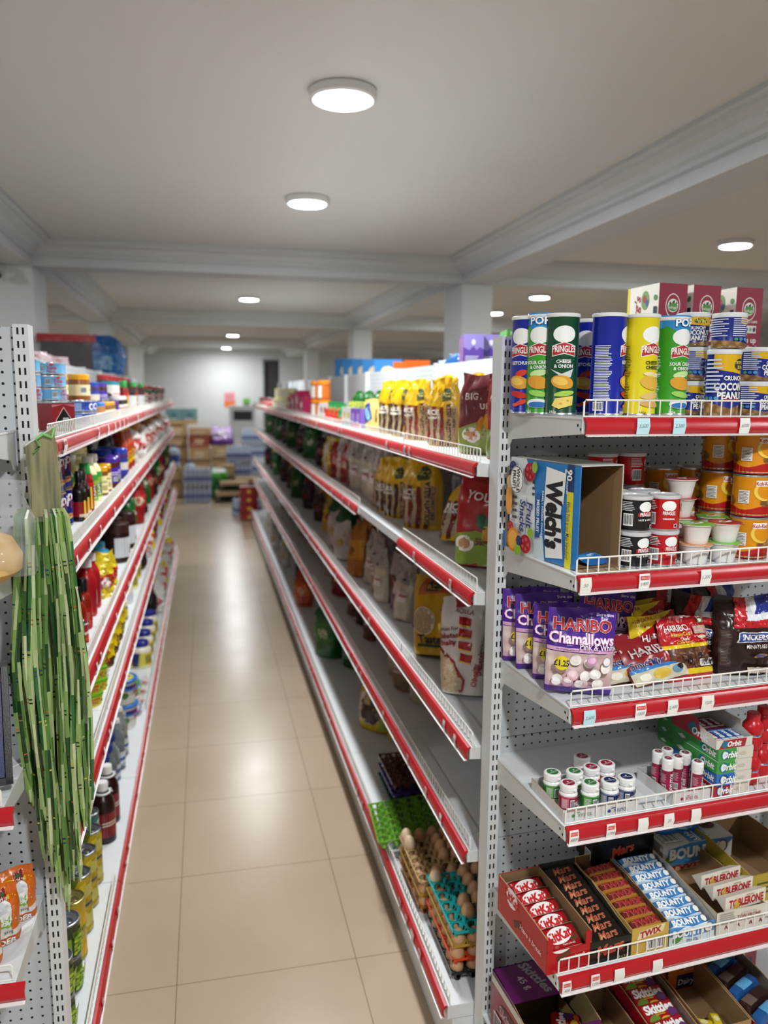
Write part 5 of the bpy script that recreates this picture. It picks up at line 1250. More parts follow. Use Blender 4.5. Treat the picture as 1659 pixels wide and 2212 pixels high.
def bucket(c, c2, lidc, r=.062, h=.115):
    def f():
        root = E_('spread_bucket')
        g = G().lathe([(0, 0), (r * .86, 0), (r * .98, h * .92)], c, 32)
        g.art([rr_(-.3, .5, .3, .72, c2), T('Golden', .3, .6, .14, '#b01c3c', b=.03), T('Penny', .3, .42, .14, '#b01c3c', b=.03), el(-.3, .35, .14, .12, '#3c7a2a')], lambda x, y, o: (lambda R_: (R_ * math.sin(x / r), -R_ * math.cos(x / r), y))(r * (.86 + .12 * y / (h * .92)) + o + .0008), du=.015, dv=.03, scale=2 * r); g.build('tub', root)
        g = G().lathe([(r * 1.02, h * .86), (r * 1.05, h * .88), (r * 1.05, h * .97), (r * .98, h), (r * .93, h - .003), (0, h - .003)], lidc, 32)
        g.art([el(0, 0, .44, .44, '#d8cc2a:g'), el(.15, 0, .1, .22, c2, 30), T('Golden', -.05, .1, .12, '#b01c3c', b=.03), T('Penny', -.05, -.05, .12, '#b01c3c', b=.03)], lambda x, y, o: (x, y, h - .003 + o), scale=2 * r * .9); g.build('lid', root)
        n = 14
        G().tube([(r * 1.1 * math.cos(math.pi * i / n), -r * .35 - r * .75 * math.sin(math.pi * i / n), h * .9 - h * .3 * math.sin(math.pi * i / n)) for i in range(n + 1)], .0028, lidc).build('handle', root)
        return root
    return f
KINDS['bucket_green'] = bucket('#d8cc1c:g', '#3c7a2a:g', '#58a824:g'); KINDS['bucket_blue'] = bucket('#dcdcd4:g', '#26327c:g', '#2f78c4:g')
@kind
def king_sachet():
    w, h = .12, .15; H = h / w
    return bag('seasoning_pack', w, h, .045, '#e2c41a:g', [el(-.1, H * .7, .2, .14, '#d8703a'), T('KING', 0, H * .5, .2, '#c02a1c', r=-80, b=.04), rr_(-.3, H * .12, .1, H * .35, '#5a3420:g'), el(.25, H * .25, .15, .2, '#5a3420:g'), ('p', [(-.5, H), (.1, H), (-.3, H * .75)], '#c83a20:g')], (), seed=40, amp=.01, stand=False, gus=3, nv=16)
# ---- eggs
def eggmesh(key, c):
    def f():
        g = G(); n = 12; pr = []
        for i in range(n + 1):
            t = math.pi * i / n; z = .029 * (1 - math.cos(t)); r = .0225 * math.sin(t) * (1 - .12 * math.cos(t) * -1 - .06)
            pr.append((max(0, r), z))
        return g.lathe(pr, c, 20).build('egg', sharp=0)
    return f
def eggf(key, c):
    def f():
        o = eggmesh(key, c)(); o.data.polygons.foreach_set('use_smooth', [True] * len(o.data.polygons)); return o
    return f
KINDS['egg_tan'] = eggf('t', 'eggshell'); KINDS['egg_pale'] = eggf('p', 'eggpale')
def eggtray(c):
    def f():
        """plastic tray: grid of cup rims, tapering cups with open windows, and pegs between"""
        N, M_, p = 6, 5, .048; root = E_('egg_tray'); g = G(); k = G()
        W_, D_ = M_ * p / 2, N * p / 2
        def xy(i, j): return (-W_ + p * (i + .5), -D_ + p * (j + .5))
        for i in range(M_):
            for j in range(N):
                x, y = xy(i, j); n = 16; R1, R0 = .0212, .010
                for s_ in range(4):                  # four legs of each cup
                    a0 = math.pi / 4 + s_ * math.pi / 2
                    vs = []
                    for z, r, wd in ((.036, R1, .36), (.018, .0175, .34), (.002, R0, .5)):
                        for da in (-wd, 0, wd): vs.append((x + r * math.cos(a0 + da), y + r * math.sin(a0 + da), z))
                    m = len(vs); vs += [(x + (a - x) * .9, y + (b - y) * .9, z + .0005) for a, b, z in vs]
                    fs = []
                    for q in range(2):
                        for e in range(2):
                            a = q * 3 + e; fs += [(a, a + 3, a + 4, a + 1), (m + a, m + a + 1, m + a + 4, m + a + 3)]
                        fs += [(q * 3, m + q * 3, m + q * 3 + 3, q * 3 + 3), (q * 3 + 2, q * 3 + 5, m + q * 3 + 5, m + q * 3 + 2)]
                    g.add(vs, fs, c)
                g.lathe([(R1 + .0018, .0345), (R1 + .002, .038), (R1 - .0008, .038), (R1 - .001, .0345)], c, n, x, y)
                g.lathe([(0, .0015), (R0 + .001, .0015), (R0 + .001, .004), (0, .004)], c, 8, x, y)
        g.build('cups', root)
        for i in range(M_ + 1):
            for j in range(N + 1):
                x, y = -W_ + p * i, -D_ + p * j
                if 0 < i < M_ and 0 < j < N:
                    k.lathe([(.0075, .03), (.0055, .05), (.0035, .05), (.003, .034)], c, 10, x, y)
        k.build('peg', root)['kind'] = 'stuff'
        e = G()
        for a, b, cc, d in ((-W_, W_, -D_, -D_ + .003), (-W_, W_, D_ - .003, D_), (-W_, -W_ + .003, -D_, D_), (W_ - .003, W_, -D_, D_)): e.box(a, b, cc, d, .031, .0375, c)
        for i in range(1, M_): e.box(-W_ + p * i - .001, -W_ + p * i + .001, -D_, D_, .033, .0365, c)
        for j in range(1, N): e.box(-W_, W_, -D_ + p * j - .001, -D_ + p * j + .001, .033, .0365, c)
        e.build('rim', root)
        return root
    return f
for k_, c_ in (('teal', '#1fa8a8:g'), ('gold', '#b89238:g'), ('orange', '#d8481c:g'), ('black', '#1c1c1e:g'), ('tan', '#b89a6c'), ('amber', '#a8641c:g'), ('lime', '#6aa82a:g'), ('brown', '#5a2814:g'), ('violet', '#4a2a8c:g'), ('dgreen', '#1a6450:g'), ('white', '#cfd4d6')): KINDS['tray_' + k_] = eggtray(c_)
# ---- left end
@kind
def bread_bag():
    root = E_('bread_bag')
    g = G(); g.lathe([(0, 0), (.09, 0), (.115, .02), (.118, .05), (.1, .085), (.06, .105), (0, .11)], 'bread', 36)
    g.build('bun', root)
    o = bag('clear_wrapper', .29, .2, .2, '#cfd6d8:t', (), (), root=root, seed=50, amp=.012, stand=False, gus=4, taper=.2)
    o.location = (0.0, 0, -.0)
    return root
@kind
def milk_powder():
    w, h = .15, .2; H = h / w
    A = [rr_(-.5, 0, .5, .2, '#c85a14:g'), rr_(-.5, .2, .5, .6, '#dcdcd6'), ('p', [(-.5, .5), (.5, .42), (.5, .8), (.3, .86), (-.5, .8)], '#7ab62c:g'), ('p', [(-.5, .62), (.1, .5), (.5, .6), (.5, .9), (0, 1.0), (-.5, .85)], '#dfe0dc'), el(.05, .85, .26, .22, '#e6e6e4'), el(.05, .88, .2, .14, '#d0d4d6'),
         ('p', [(-.5, .95), (-.1, 1.1), (.5, 1.0), (.5, 1.15), (-.5, 1.12)], '#e0c020:g'), rr_(.28, .35, .5, H, '#d0641a:g'), ('p', [(.0, 1.02), (.24, 1.05), (.22, 1.28), (.02, 1.25)], '#8e1620:g'), el(.12, 1.18, .07, .06, '#1f6a3a'), T('CHEF', .14, 1.08, .07, '#e6dcd8', b=.03), T('POWDER', -.05, .1, .14, '#eceae4', b=.04), T('350g', .2, .34, .07, '#5a5a58', b=.01)]
    return bag('milk_powder_bag', w, h, .08, '#d06a1a:g', A, A, seed=51, amp=.007, taper=.12, pinch=.6)
@kind
def black_tray():
    root = E_('black_tray'); w, d, h = .16, .24, .03; g = G()
    g.box(-w / 2, w / 2, -d / 2, d / 2, 0, .004, '#121214:g')
    for a, b, c, d_ in ((-w / 2, w / 2, -d / 2, -d / 2 + .012), (-w / 2, w / 2, d / 2 - .012, d / 2), (-w / 2, -w / 2 + .012, -d / 2, d / 2), (w / 2 - .012, w / 2, -d / 2, d / 2)): g.box(a, b, c, d_, 0, h, '#121214:g')
    g.build('tray', root)
    g = G(); g.box(-w / 2 + .014, w / 2 - .014, -d / 2 + .014, d / 2 - .014, .004, .02, '#2c2a5c:g'); g.art([('p', [(-.4, -.5), (.3, -.3), (.4, .5), (-.2, .6)], '#4a4a8c:g'), el(0, 0, .2, .3, '#8a8ab8', 30), rr_(-.43, .5, .43, .6, '#5a1c34')], lambda x, y, o: (x, y, .02 + o), scale=w); g.build('wrapped_pack', root)
    return root
@kind
def strip_bundle():
    """long seasoning sachet strips hanging in a bunch"""
    root = E_('sachet_strip_bunch'); rr = random.Random(12)
    n = 40
    for i in range(n):
        lay = i % 3; f = (i // 3) / (n / 3 - 1) + rr.uniform(-.03, .03)
        L = (.96 - .22 * abs(f - .55) * 2 + rr.uniform(-.12, .03)) * (.93 if lay == 0 else 1); w = rr.uniform(.0125, .018)
        x0 = -.088 + .176 * f; y0 = (-.028, 0, .026)[lay] + rr.uniform(-.006, .006)
        ax = -.045 + .09 * f; s = rr.uniform(0, 6); K = 22; pts = []
        for k in range(K + 1):
            t = k / K
            if t < .1:
                q = t / .1; px = ax + (x0 * .8 - ax) * q; pz = .035 * math.sin(q * math.pi * .8) - .03 * q
            else:
                q = (t - .1) / .9; px = x0 * (.8 + .35 * min(1, q * 2.2) - .35 * max(0, q - .5)) + .005 * math.sin(s + q * 7); pz = -.03 - L * q
            pts.append((px + .012 * max(0, t - .4), y0 * min(1, t * 5) + .005 * math.sin(s * 2 + t * 8), pz))
        g = G(); vs = []
        base, edge, dark = rr.choice((('#8fae62:g', '#b9c896:g', '#2a5624:g'), ('#a3bb7c:g', '#c6d0a4:g', '#2f6a34:g'), ('#7b9a56:g', '#a8b888:g', '#1f4a22:g'), ('#58803c:g', '#9cb078:g', '#173c1c:g')))  # third tone: deep green painting in the shadows among the strips
        tw = rr.uniform(-.5, .5)
        for k, p in enumerate(pts):
            a = tw + .55 * math.sin(s + k * .45); ww = w * (.3 if k in (0, K) else 1) / 2 * (1 + .12 * math.sin(k * 2.1 + s))
            dx, dy = math.cos(a) * ww, math.sin(a) * ww
            vs += [(p[0] - dx, p[1] - dy, p[2]), (p[0] + dy * .5, p[1] - abs(dx) * .42, p[2]), (p[0] + dx, p[1] + dy, p[2]), (p[0] - dy * .3, p[1] + abs(dx) * .3, p[2])]
        for k in range(K):
            a = k * 4
            cs = ((base, base, dark, base)[(k // 5 + i) % 4], (edge, base, edge, base, dark)[(k // 3 + i * 2) % 5], dark, dark)
            g.add(vs[a:a + 8], [(q, (q + 1) % 4, 4 + (q + 1) % 4, 4 + q) for q in (0,)], cs[0]); g.add(vs[a:a + 8], [(1, 2, 6, 5)], cs[1]); g.add(vs[a:a + 8], [(2, 3, 7, 6), (3, 0, 4, 7)], dark)
        for k in range(1, K, 3):
            A, B = Vector(vs[k * 4]), Vector(vs[k * 4 + 1]); C_ = Vector(vs[k * 4 + 4]); nn = Vector((0, -.0006, 0))
            for z_ in (.2, .45):
                P0 = A.lerp(C_, z_) + nn; P1 = B + (C_ - A) * z_ + nn; dz = (C_ - A) * .09
                g.add([P0, P1, P1 + dz, P0 + dz], [(0, 1, 2, 3)], rr.choice(('#141c12', '#141c12', '#1c2a18', '#b8601c', '#1f3c6a', '#cfc04a')))
        g.build('sachet_strip', root, sharp=25)
    return root
@kind
def hanger_card():
    root = E_('plastic_hanger_bag'); g = G(); rr = random.Random(5); nx, nz = 8, 10; vs = []
    for sd in (-1, 1):
        for j in range(nz + 1):
            for i in range(nx + 1):
                u, v = i / nx, j / nz
                x = -.052 + .104 * u + .006 * math.sin(v * 5); z = -.21 + .21 * v - (.045 * (1 - u) * v)
                e = (1 - abs(2 * u - 1) ** 3) ** .6 if 0 < i < nx else 0
                vs.append((x, sd * (.001 + .013 * e + .004 * noise.noise(Vector((u * 4, v * 6, sd * 3.0)))), z))
    m = (nx + 1) * (nz + 1); fs = []
    for sd in (0, 1):
        for j in range(nz):
            for i in range(nx): a = sd * m + j * (nx + 1) + i; fs.append((a, a + 1, a + nx + 2, a + nx + 1))
    g.add(vs, fs, '#b9b6a4:t'); g.build('clear_sleeve', root, sharp=60)
    g = G(); g.add([(x * .86, y * .6, z * .93 - .004) for x, y, z in vs], fs, 'leafmix'); g.build('sachet_stack', root, sharp=60)
    G().tube([(-.035, -.012, -.06), (-.02, -.02, -.045), (-.03, -.02, -.03), (-.008, -.018, -.02), (.02, -.016, -.028), (.03, -.014, -.008)], .0035, '#8ad07a:g').build('green_tie', root)
    G().tube([(-.052, 0, -.045), (.052, 0, -.001)], .0025, '#d8d8d0:g').build('top_seam', root)
    return root
# ---- stockroom goods
KINDS['brown_box'] = sbox('cardboard_box', .4, .3, .28, 'card', '#8a6a44', '#c8b088')
KINDS['brown_box_flat'] = sbox('cardboard_box', .42, .3, .16, 'card', '#7a5a3a', '#b89a70')
KINDS['red_box'] = sbox('cardboard_box', .4, .3, .22, '#8a3c2c', '#a85a3c', '#c8a080')
KINDS['teal_box'] = sbox('cardboard_box', .3, .25, .3, '#6a8a8c', '#b89868', '#4a7078')
@kind
def water_pack():
    root = E_('water_bottle_pack'); g = G(); c = G(); b = G()
    for i in range(6):
        for j in range(4):
            x, y = -.2 + .08 * i, -.12 + .08 * j
            g.lathe([(.036, 0), (.038, .01), (.038, .19), (.03, .22), (.014, .26), (.013, .285)], '#a9b6cc:g', 10, x, y)
            c.lathe([(.015, .28), (.015, .3), (0, .3)], '#e2e6ea:g', 8, x, y)
            b.lathe([(.0392, .08), (.0392, .15)], '#34489c:g', 10, x, y)
    g.build('bottles', root)['kind'] = 'stuff'; c.build('caps', root)['kind'] = 'stuff'; b.build('labels', root)['kind'] = 'stuff'
    w = G(); w.box(-.243, .243, -.163, .163, .0, .27, '#c8d2e2:t'); w.build('shrink_wrap', root)
    return root
KINDS['water_jug'] = bottle('water_jug', .13, .46, '#a8b4c4:g', '#2a3c9c:g', [rr_(-1.57, .4, 1.57, 1.0, '#2c3c8c:g')], .25, .7, .3, .08, 20)
@kind
def green_sack():
    return bag('green_sack', .34, .6, .26, '#1f7a30:g', [rr_(-.5, 1.2, .5, 1.5, '#58b040:g'), rr_(-.5, 1.5, .5, 1.75, '#c8d0cc')], (), seed=60, amp=.02, taper=.3, pinch=.75)
@kind
def purple_sack():
    return bag('tissue_pack', .4, .3, .26, '#b8a0cc:g', [rr_(-.5, .0, .5, .25, '#7a4aa0:g'), el(0, .5, .25, .12, '#d8d0dc')], (), seed=61, amp=.02, taper=.3, pinch=.6)
def crate(c):
    def f():
        root = E_('low_wooden_crate'); w, d, h = .62, .36, .2; g = G()
        g.box(-w / 2, w / 2, -d / 2, d / 2, h - .07, h, c).box(-w / 2, -w / 2 + .08, -d / 2, d / 2, 0, h - .07, '#4a3c2c').box(w / 2 - .12, w / 2, -d / 2, d / 2, 0, h - .07, '#4a3c2c').box(-w / 2 + .08, w / 2 - .12, d / 2 - .02, d / 2, 0, h - .07, '#2c241c')
        g.build('top_boards', root, sharp=0); return root
    return f
KINDS['crate'] = crate('#a89070')
@kind
def freezer():
    root = E_('white_fridge'); G().box(-.3, .3, -.25, .25, 0, 1.62, '#dfe6e8:g').build('cabinet', root)
    G().box(-.21, .22, -.262, -.25, 1.28, 1.5, '#2c302e:g').build('dark_window', root)
    G().box(-.3, .3, -.258, -.25, .9, .905, '#8a9294').build('door_seam', root); return root
@kind
def red_crate():
    root = E_('drink_can_case'); g = G(); w, d, h = .26, .2, .13
    g.box(-w / 2, w / 2, -d / 2, d / 2, 0, h, '#8e1418:g')
    for s_ in 'fl': g.art([el(0, .22, .12, .1, '#c8a830'), rr_(-.5, .0, .5, .06, '#5a0e12')], face(w, d, h, s_), scale=w)
    return g.build('drink_can_case', None, sharp=0)
KINDS['orange_bottle'] = bottle('orange_drink_bottle', .045, .26, '#d88a10:g', '#c85a10:g', [], .35, .65, .4, .08, 16)
@kind
def big_tub():
    root = E_('black_tub_with_red_lid'); w, d, h = .34, .3, .28; g = G()
    g.box(-w / 2 + .02, w / 2 - .02, -d / 2 + .02, d / 2 - .02, 0, h, '#070a0a:g'); g.build('tub', root)
    G().box(-w / 2, w / 2, -d / 2, d / 2, h, h + .045, '#8c1420:g').build('red_lid', root)
    o = bag('clear_wrap', .42, .42, .36, '#e0dcdc:v', (), (), root=root, seed=70, amp=.02, taper=.75, pinch=.62, gus=6)
    return root
@kind
def pink_pack():
    return bag('wrapped_tissue_pack', .22, .12, .12, '#c8b0b4:g', [rr_(-.5, .1, -.2, .5, '#8e2030:g'), el(.1, .3, .15, .1, '#e0d8d8')], (), seed=72, amp=.012, stand=True, gus=4)
@kind
def bank_cam():
    root = E_('wall_camera'); G().tube([(0, 0, .1), (0, -.04, .13), (.0, -.1, .11)], .014, '#d8d8d4:g', 8).build('arm', root)
    g = G(); g.lathe([(0, 0), (.03, .002), (.034, .02), (.02, .04), (0, .042)], '#2a2c2c:g', 16); g.build('camera_head', root, (0, -.09, .06)); G().box(-.02, .02, -.01, .0, .06, .14, '#d8d8d4').build('wall_plate', root); return root
@kind
def poster():
    g = G(); g.box(-.11, .11, -.003, 0, 0, .3, '#e8a0a8'); g.art([rr_(-.5, 0, .5, .6, '#e8783c'), ('l', -.4, .7, .4, 1.2, 4, '#b85a6a')], face(.22, .006, .3, 'f'), scale=.22); return g.build('wall_poster', sharp=0)
@kind
def poster2():
    g = G(); g.box(-.07, .07, -.003, 0, 0, .22, '#3c4444'); g.art([rr_(-.5, .8, .5, 1.57, '#6ab03a')], face(.14, .006, .22, 'f'), scale=.14); return g.build('wall_notice', sharp=0)
# ---------------------------------------------------------------- end unit goods (u right, v into the unit)
def EU(k, u, v, z, lab, cat, grp=None, rz=0, sc_=1, tilt=(0, 0)):
    if v < -.15 and z in ZF: v = max(v, -.341 + reach(k, R(rz), sc_, 0, -1))
    return put(k, EP(u, v, z), EA + R(rz), lab, cat, grp, sc_, (R(tilt[0]), R(tilt[1])))
Z1, Z2, Z3, Z4, Z5, Z6 = ZE[4] + .0005, ZE[3] + .0005, ZE[2] + .0005, ZE[1] + .0005, ZE[0] + .0005, .2155
ZF = (Z1, Z2, Z3, Z4, Z5)
for k, u, v, rz, lab in [
    ('crisp_blue', .043, -.072, -55, 'dark blue ketchup crisp can at the far left of the top end shelf'),
    ('crisp_lime', .060, -.118, -50, 'green crisp can with sky blue top, second from the left on the top end shelf'),
    ('crisp_green', .084, -.160, -21, 'dark green cheese and onion crisp can facing front on the top end shelf'),
    ('crisp_blue', .214, -.065, -46, 'dark blue ketchup crisp can behind, between the dark green can and a bigger blue one'),
    ('crisp_blue', .178, -.205, 53, 'blue crisp can turned with its small print to the front'),
    ('crisp_yellow', .257, -.215, -5, 'yellow cheese crisp can on the top end shelf'),
    ('crisp_lime', .367, -.180, -4, 'green crisp can with sky blue top just right of the yellow can')]:
    EU(k, u, v, Z1, lab, 'crisps', 'tall crisp cans on the top end shelf', rz)
for i, n_ in enumerate(['bottom', 'middle', 'top']):
    EU('nut_short', .478, -.11, Z1 + .083 * i, 'short navy and yellow peanut tin, %s of the stack behind the lime crisp can' % n_, 'nuts', 'peanut tins on the top end shelf', (-40, 5, -80)[i])
EU('nut_tall', .484, -.22, Z1, 'tall navy and yellow coconut peanut tin on the top end shelf', 'nuts', 'peanut tins on the top end shelf', -46)
EU('nut_short_back', .492, -.22, Z1 + .156, 'short navy peanut tin standing on the tall coconut peanut tin', 'nuts', 'peanut tins on the top end shelf', -10)
for i in range(2): EU('nut_short', .622, -.17, Z1 + .083 * i, '%s yellow and navy peanut tin at the right edge of the top end shelf' % ('lower', 'upper')[i], 'nuts', 'peanut tins on the top end shelf', -30)
EU('nut_short', .600, -.04, Z1, 'short peanut tin at the back between the tall tin and the crisp cans', 'nuts', 'peanut tins on the top end shelf', -30)
for u, n_ in ((.590, 'leftmost'), (.703, 'middle'), (.85, 'rightmost')):
    o = EU('cereal', u, .20, 1.9556, 'maroon cereal box with a round football emblem, %s of three above the crisp cans' % n_, 'cereal', 'cereal boxes behind the end panel', -1, (.93, .8, .99))
# second shelf
EU('snack_carton', .098, -.178, Z2, 'opened blue fruit snacks carton lying on its side on the second end shelf', 'snack carton', None, 7)
EU('p_blue', .125, -.285, Z2 + .003, 'small blue fruit snack pouch at the mouth of the opened carton', 'snack pouch', None, 10, (.45, .3, .28), (-80, 0))
for u, c in ((.215, 'mini_black'), (.290, 'mini_red')):
    for j, vv in enumerate((-.288, -.205)):
        for i in range(2):
            EU(c, u + .004 * j, vv, Z2 + .0815 * i, '%s small %s crisp can, %s of its stack of two in the %s row' % ('', 'black' if 'black' in c else 'red', ('bottom', 'top')[i], ('front', 'rear')[j]), 'crisps', 'small crisp cans on the second end shelf', (6, -16)[c == 'mini_red'] + 18 * (i == 0) * (c == 'mini_red'))
for u in (.235, .315):
    for i in range(3): EU('mini_red', u, -.115, Z2 + .0815 * i, 'small red crisp can at the back, %s, %s of three' % ('left stack' if u < .3 else 'right stack', ('lowest', 'middle one', 'highest')[i]), 'crisps', 'small crisp cans on the second end shelf', 60)
cg = 'dessert cups on the second end shelf'
for u, v, cs in ((.373, -.30, ('cup_orange', 'cup_green')), (.452, -.30, ('cup_green', 'cup_red')), (.398, -.205, ('cup_red',) * 4), (.486, -.215, ('cup_red', 'cup_green')), (.43, -.12, ('cup_green', 'cup_red'))):
    for i, c in enumerate(cs):
        EU(c, u, v, Z2 + .0468 * i, 'white dessert cup with %s foil lid, level %s of the %s stack' % (c[4:], ('one', 'two', 'three', 'four')[i], {.373: 'front left', .452: 'front right', .398: 'tall rear', .486: 'rear right', .43: 'rearmost'}[u]), 'dessert cup', cg, 20 * i)
kg = 'yellow peanut tins on the second end shelf'
for u, v, n_, m_ in ((.548, -.27, 3, 'nearest'), (.540, -.165, 3, 'second'), (.535, -.07, 2, 'third'), (.445, -.065, 2, 'left rear'), (.637, -.27, 3, 'right edge'), (.632, -.16, 3, 'right rear')):
    for i in range(n_): EU('koh_tin', u, v, Z2 + .1005 * i, 'orange peanut tin with red wavy foot, %s of the %s stack' % (('bottom', 'middle', 'top')[i], m_), 'nuts', kg, -22 if m_ == 'nearest' else -30 + 12 * i)
# third shelf
mg = 'marshmallow bags on the third end shelf'
EU('chamallows', .100, -.035, Z3, 'purple marshmallow bag at the back left, half hidden behind the others', 'marshmallows', mg, -14, 1, (-4, 0))
EU('chamallows', .106, -.098, Z3, 'purple marshmallow bag, second from the back on the left', 'marshmallows', mg, -12, 1, (-6, 0))
EU('chamallows', .108, -.185, Z3, 'purple marshmallow bag directly behind the front one', 'marshmallows', mg, -24, .98, (-5, 0))
EU('chamallows', .092, -.290, Z3, 'purple marshmallow bag in front with large logo and yellow price spot', 'marshmallows', mg, -22, 1.02, (-7, 3))
EU('chamallows', .235, -.140, Z3, 'purple marshmallow bag leaning right behind the front bag', 'marshmallows', mg, -8, 1, (-5, 8))
gg = 'gummy bags on the third end shelf'
EU('hari_offer', .355, -.13, Z3, 'red and yellow gummy bag with plus ten percent corner, rearmost', 'gummy sweets', gg, -5, 1, (-14, 0))
EU('hari_offer', .345, -.185, Z3, 'red and yellow gummy bag with plus ten percent corner, middle one', 'gummy sweets', gg, -8, 1, (-16, -4))
EU('hari_offer', .350, -.235, Z3, 'red and yellow gummy bag just behind the cola gummy bag', 'gummy sweets', gg, -6, .92, (-16, -6))
EU('hari_red', .405, -.275, Z3, 'red cola gummy bag with dark sweets in its window', 'gummy sweets', gg, 2, 1.02, (-22, 0))
EU('hari_mix', .255, -.262, Z3, 'brownish red gummy bag slumped low, left one of two', 'gummy sweets', gg, -4, .95, (-38, -6))
EU('hari_mix', .315, -.288, Z3, 'brownish red gummy bag slumped low, right one in front', 'gummy sweets', gg, 0, .95, (-40, -8))
sg = 'chocolate bags on the third end shelf'
EU('snickers', .560, -.265, Z3, 'dark brown chocolate miniatures bag with red white and blue top, in front', 'chocolates', sg, -14, 1.0, (-6, 0))
EU('snickers', .480, -.19, Z3, 'dark chocolate miniatures bag standing behind the front one, turned aside', 'chocolates', sg, -50, .95, (-8, 0))
EU('snickers', .585, -.14, Z3, 'dark chocolate miniatures bag at the back right', 'chocolates', sg, 10, 1, (-6, 0))
EU('snickers', .455, -.075, Z3, 'dark chocolate miniatures bag deep at the back in shadow', 'chocolates', sg, -15, 1, (-6, 6))
EU('p_white', .66, -.06, Z3, 'clear pack of tan snacks at the back right of the third end shelf', 'snack bag', None, 0, (1.4, 1, 1.1), (-10, 0))
# fourth shelf
EU('gumtray_a', .136, -.260, Z4, 'long low white cardboard tray holding nine gum bottles', 'tray', None, -2)
xg = 'gum bottles in the white tray'
for u, v, c, lab in [(.068, -.226, 'g', 'green gum bottle at the far left of the rear row'), (.078, -.284, 'r', 'red gum bottle at the front left'), (.122, -.236, 'g', 'green gum bottle in the rear row beside the red one'),
                     (.128, -.296, 'g', 'green gum bottle in the front row'), (.184, -.180, 'r', 'red gum bottle standing rearmost outside the tray'), (.173, -.228, 'r', 'red gum bottle in the middle of the group'), (.219, -.222, 'r', 'red gum bottle at the right of the rear row'),
                     (.178, -.300, 'n', 'navy and silver gum bottle third along the front row'), (.2255, -.296, 'n', 'navy gum bottle at the front right of the tray')]:
    EU({'g': 'xyl_green', 'r': 'xyl_red', 'n': 'xyl_navy'}[c], u, v if v != -.180 else -.168, Z4 + (.002 if v != -.180 else 0), lab, 'chewing gum', xg, {'g': 20, 'r': 15, 'n': -5}[c])
EU('gumtray_b', .378, -.278, Z4, 'small white cardboard tray holding six gum tubes', 'tray', None, 0, (.98, 1, 1))
for u, v, n_ in [(.349, -.246, 'rear left'), (.380, -.240, 'rear middle'), (.349, -.284, 'front left'), (.379, -.282, 'front middle'), (.410, -.270, 'rear right'), (.408, -.318, 'front right')]:
    EU('xyl_tube', u, v, Z4 + .002, 'slim white and crimson gum tube, %s one of six' % n_, 'chewing gum', 'gum tubes in the small tray', -20 if 'left' in n_ else 0)
for i, c in enumerate(['orbit_red', 'orbit_blue', 'orbit_green', 'orbit_green']):
    EU(c, .492 + .002 * (i % 2), -.262, Z4 + .0314 * i, '%s gum carton, %s from the bottom of the gum stack' % (c[6:], ('lowest,', 'second', 'third', 'fourth')[i] if i else 'the first'), 'chewing gum', 'stacked gum cartons', 0)
EU('orbit_open', .487, -.262, Z4 + .1262, 'opened gum display box on top of the gum carton stack', 'chewing gum')
for i in range(4):
    for j in range(2):
        EU('pack_red' if (j == 1 or i < 1) else 'pack_blue', .456 + .0215 * i, -.305 + .068 * j, Z4 + .129, '%s gum pack in the opened display box, %s row, %s from left' % ('red' if (j == 1 or i < 1) else 'blue', ('front', 'rear')[j], ('first', 'second', 'third', 'fourth')[i]), 'chewing gum', 'gum packs in the opened box')
for i, (u, v, z, n_) in enumerate([(.585, -.295, 0, 'lower front'), (.585, -.295, .093, 'upper front'), (.640, -.27, 0, 'lower right'), (.640, -.27, .093, 'upper right'), (.575, -.235, 0, 'rear left'), (.628, -.215, 0, 'rear right')]):
    EU('mentos', u, v, Z4 + z, 'bulbous red sweet bottle, %s one beside the gum stack' % n_, 'sweets', 'red sweet bottles', -15 + 20 * i)
for i in range(3): EU('orbit_green', .60, -.085, Z4 + .0314 * i, 'green carton at the back behind the red sweet bottles, %s' % ('lowest', 'middle', 'highest')[i], 'chewing gum', 'green cartons at the back', 0, (1.6, .8, 1))
# fifth shelf
EU('kit_box', .064, -.222, Z5, 'red open display box of wafer bars at the left of the fifth end shelf', 'display box', None, 1)
for i in range(5): EU('bar_kit', .064, -.300 + .042 * i, Z5 + .036 + .004 * i, 'red four finger wafer bar in the red display box, %s from the front' % ordn[i].replace('nearest', 'first'), 'chocolate bar', 'red wafer bars', 4, 1, (26, 0))
EU('mars_box', .178, -.222, Z5, 'black open display box of chocolate bars beside the red one', 'display box')
for i in range(9): EU('bar_mars', .178, -.318 + .0275 * i, Z5 + .036 + .0035 * i, 'black wrapped chocolate bar with red script, %s from the front' % ordn[i].replace('nearest', 'first'), 'chocolate bar', 'black chocolate bars', 2, 1, (22, 0))
EU('twix_box', .2875, -.222, Z5, 'mustard yellow open display box of gold wrapped biscuit bars', 'display box')
for i in range(7): EU('bar_twix', .2875, -.315 + .033 * i, Z5 + .042 + .003 * i, 'gold and brown wrapped biscuit bar, %s from the front' % ordn[i].replace('nearest', 'first'), 'chocolate bar', 'gold biscuit bars', 6 - 3 * (i % 3), 1, (18, 0))
EU('bounty_box', .409, -.222, Z5, 'light blue open display box of coconut bars', 'display box')
for i in range(8): EU('bar_bounty', .409, -.322 + .030 * i, Z5 + .026 + .0055 * i, 'light blue coconut bar in its display box, %s from the front' % ordn[i].replace('nearest', 'first'), 'chocolate bar', 'blue coconut bars', -2, 1, (24, 0))
EU('toblerone_box', .555, -.222, Z5, 'brown inside cardboard display box holding white triangular bars', 'display box')
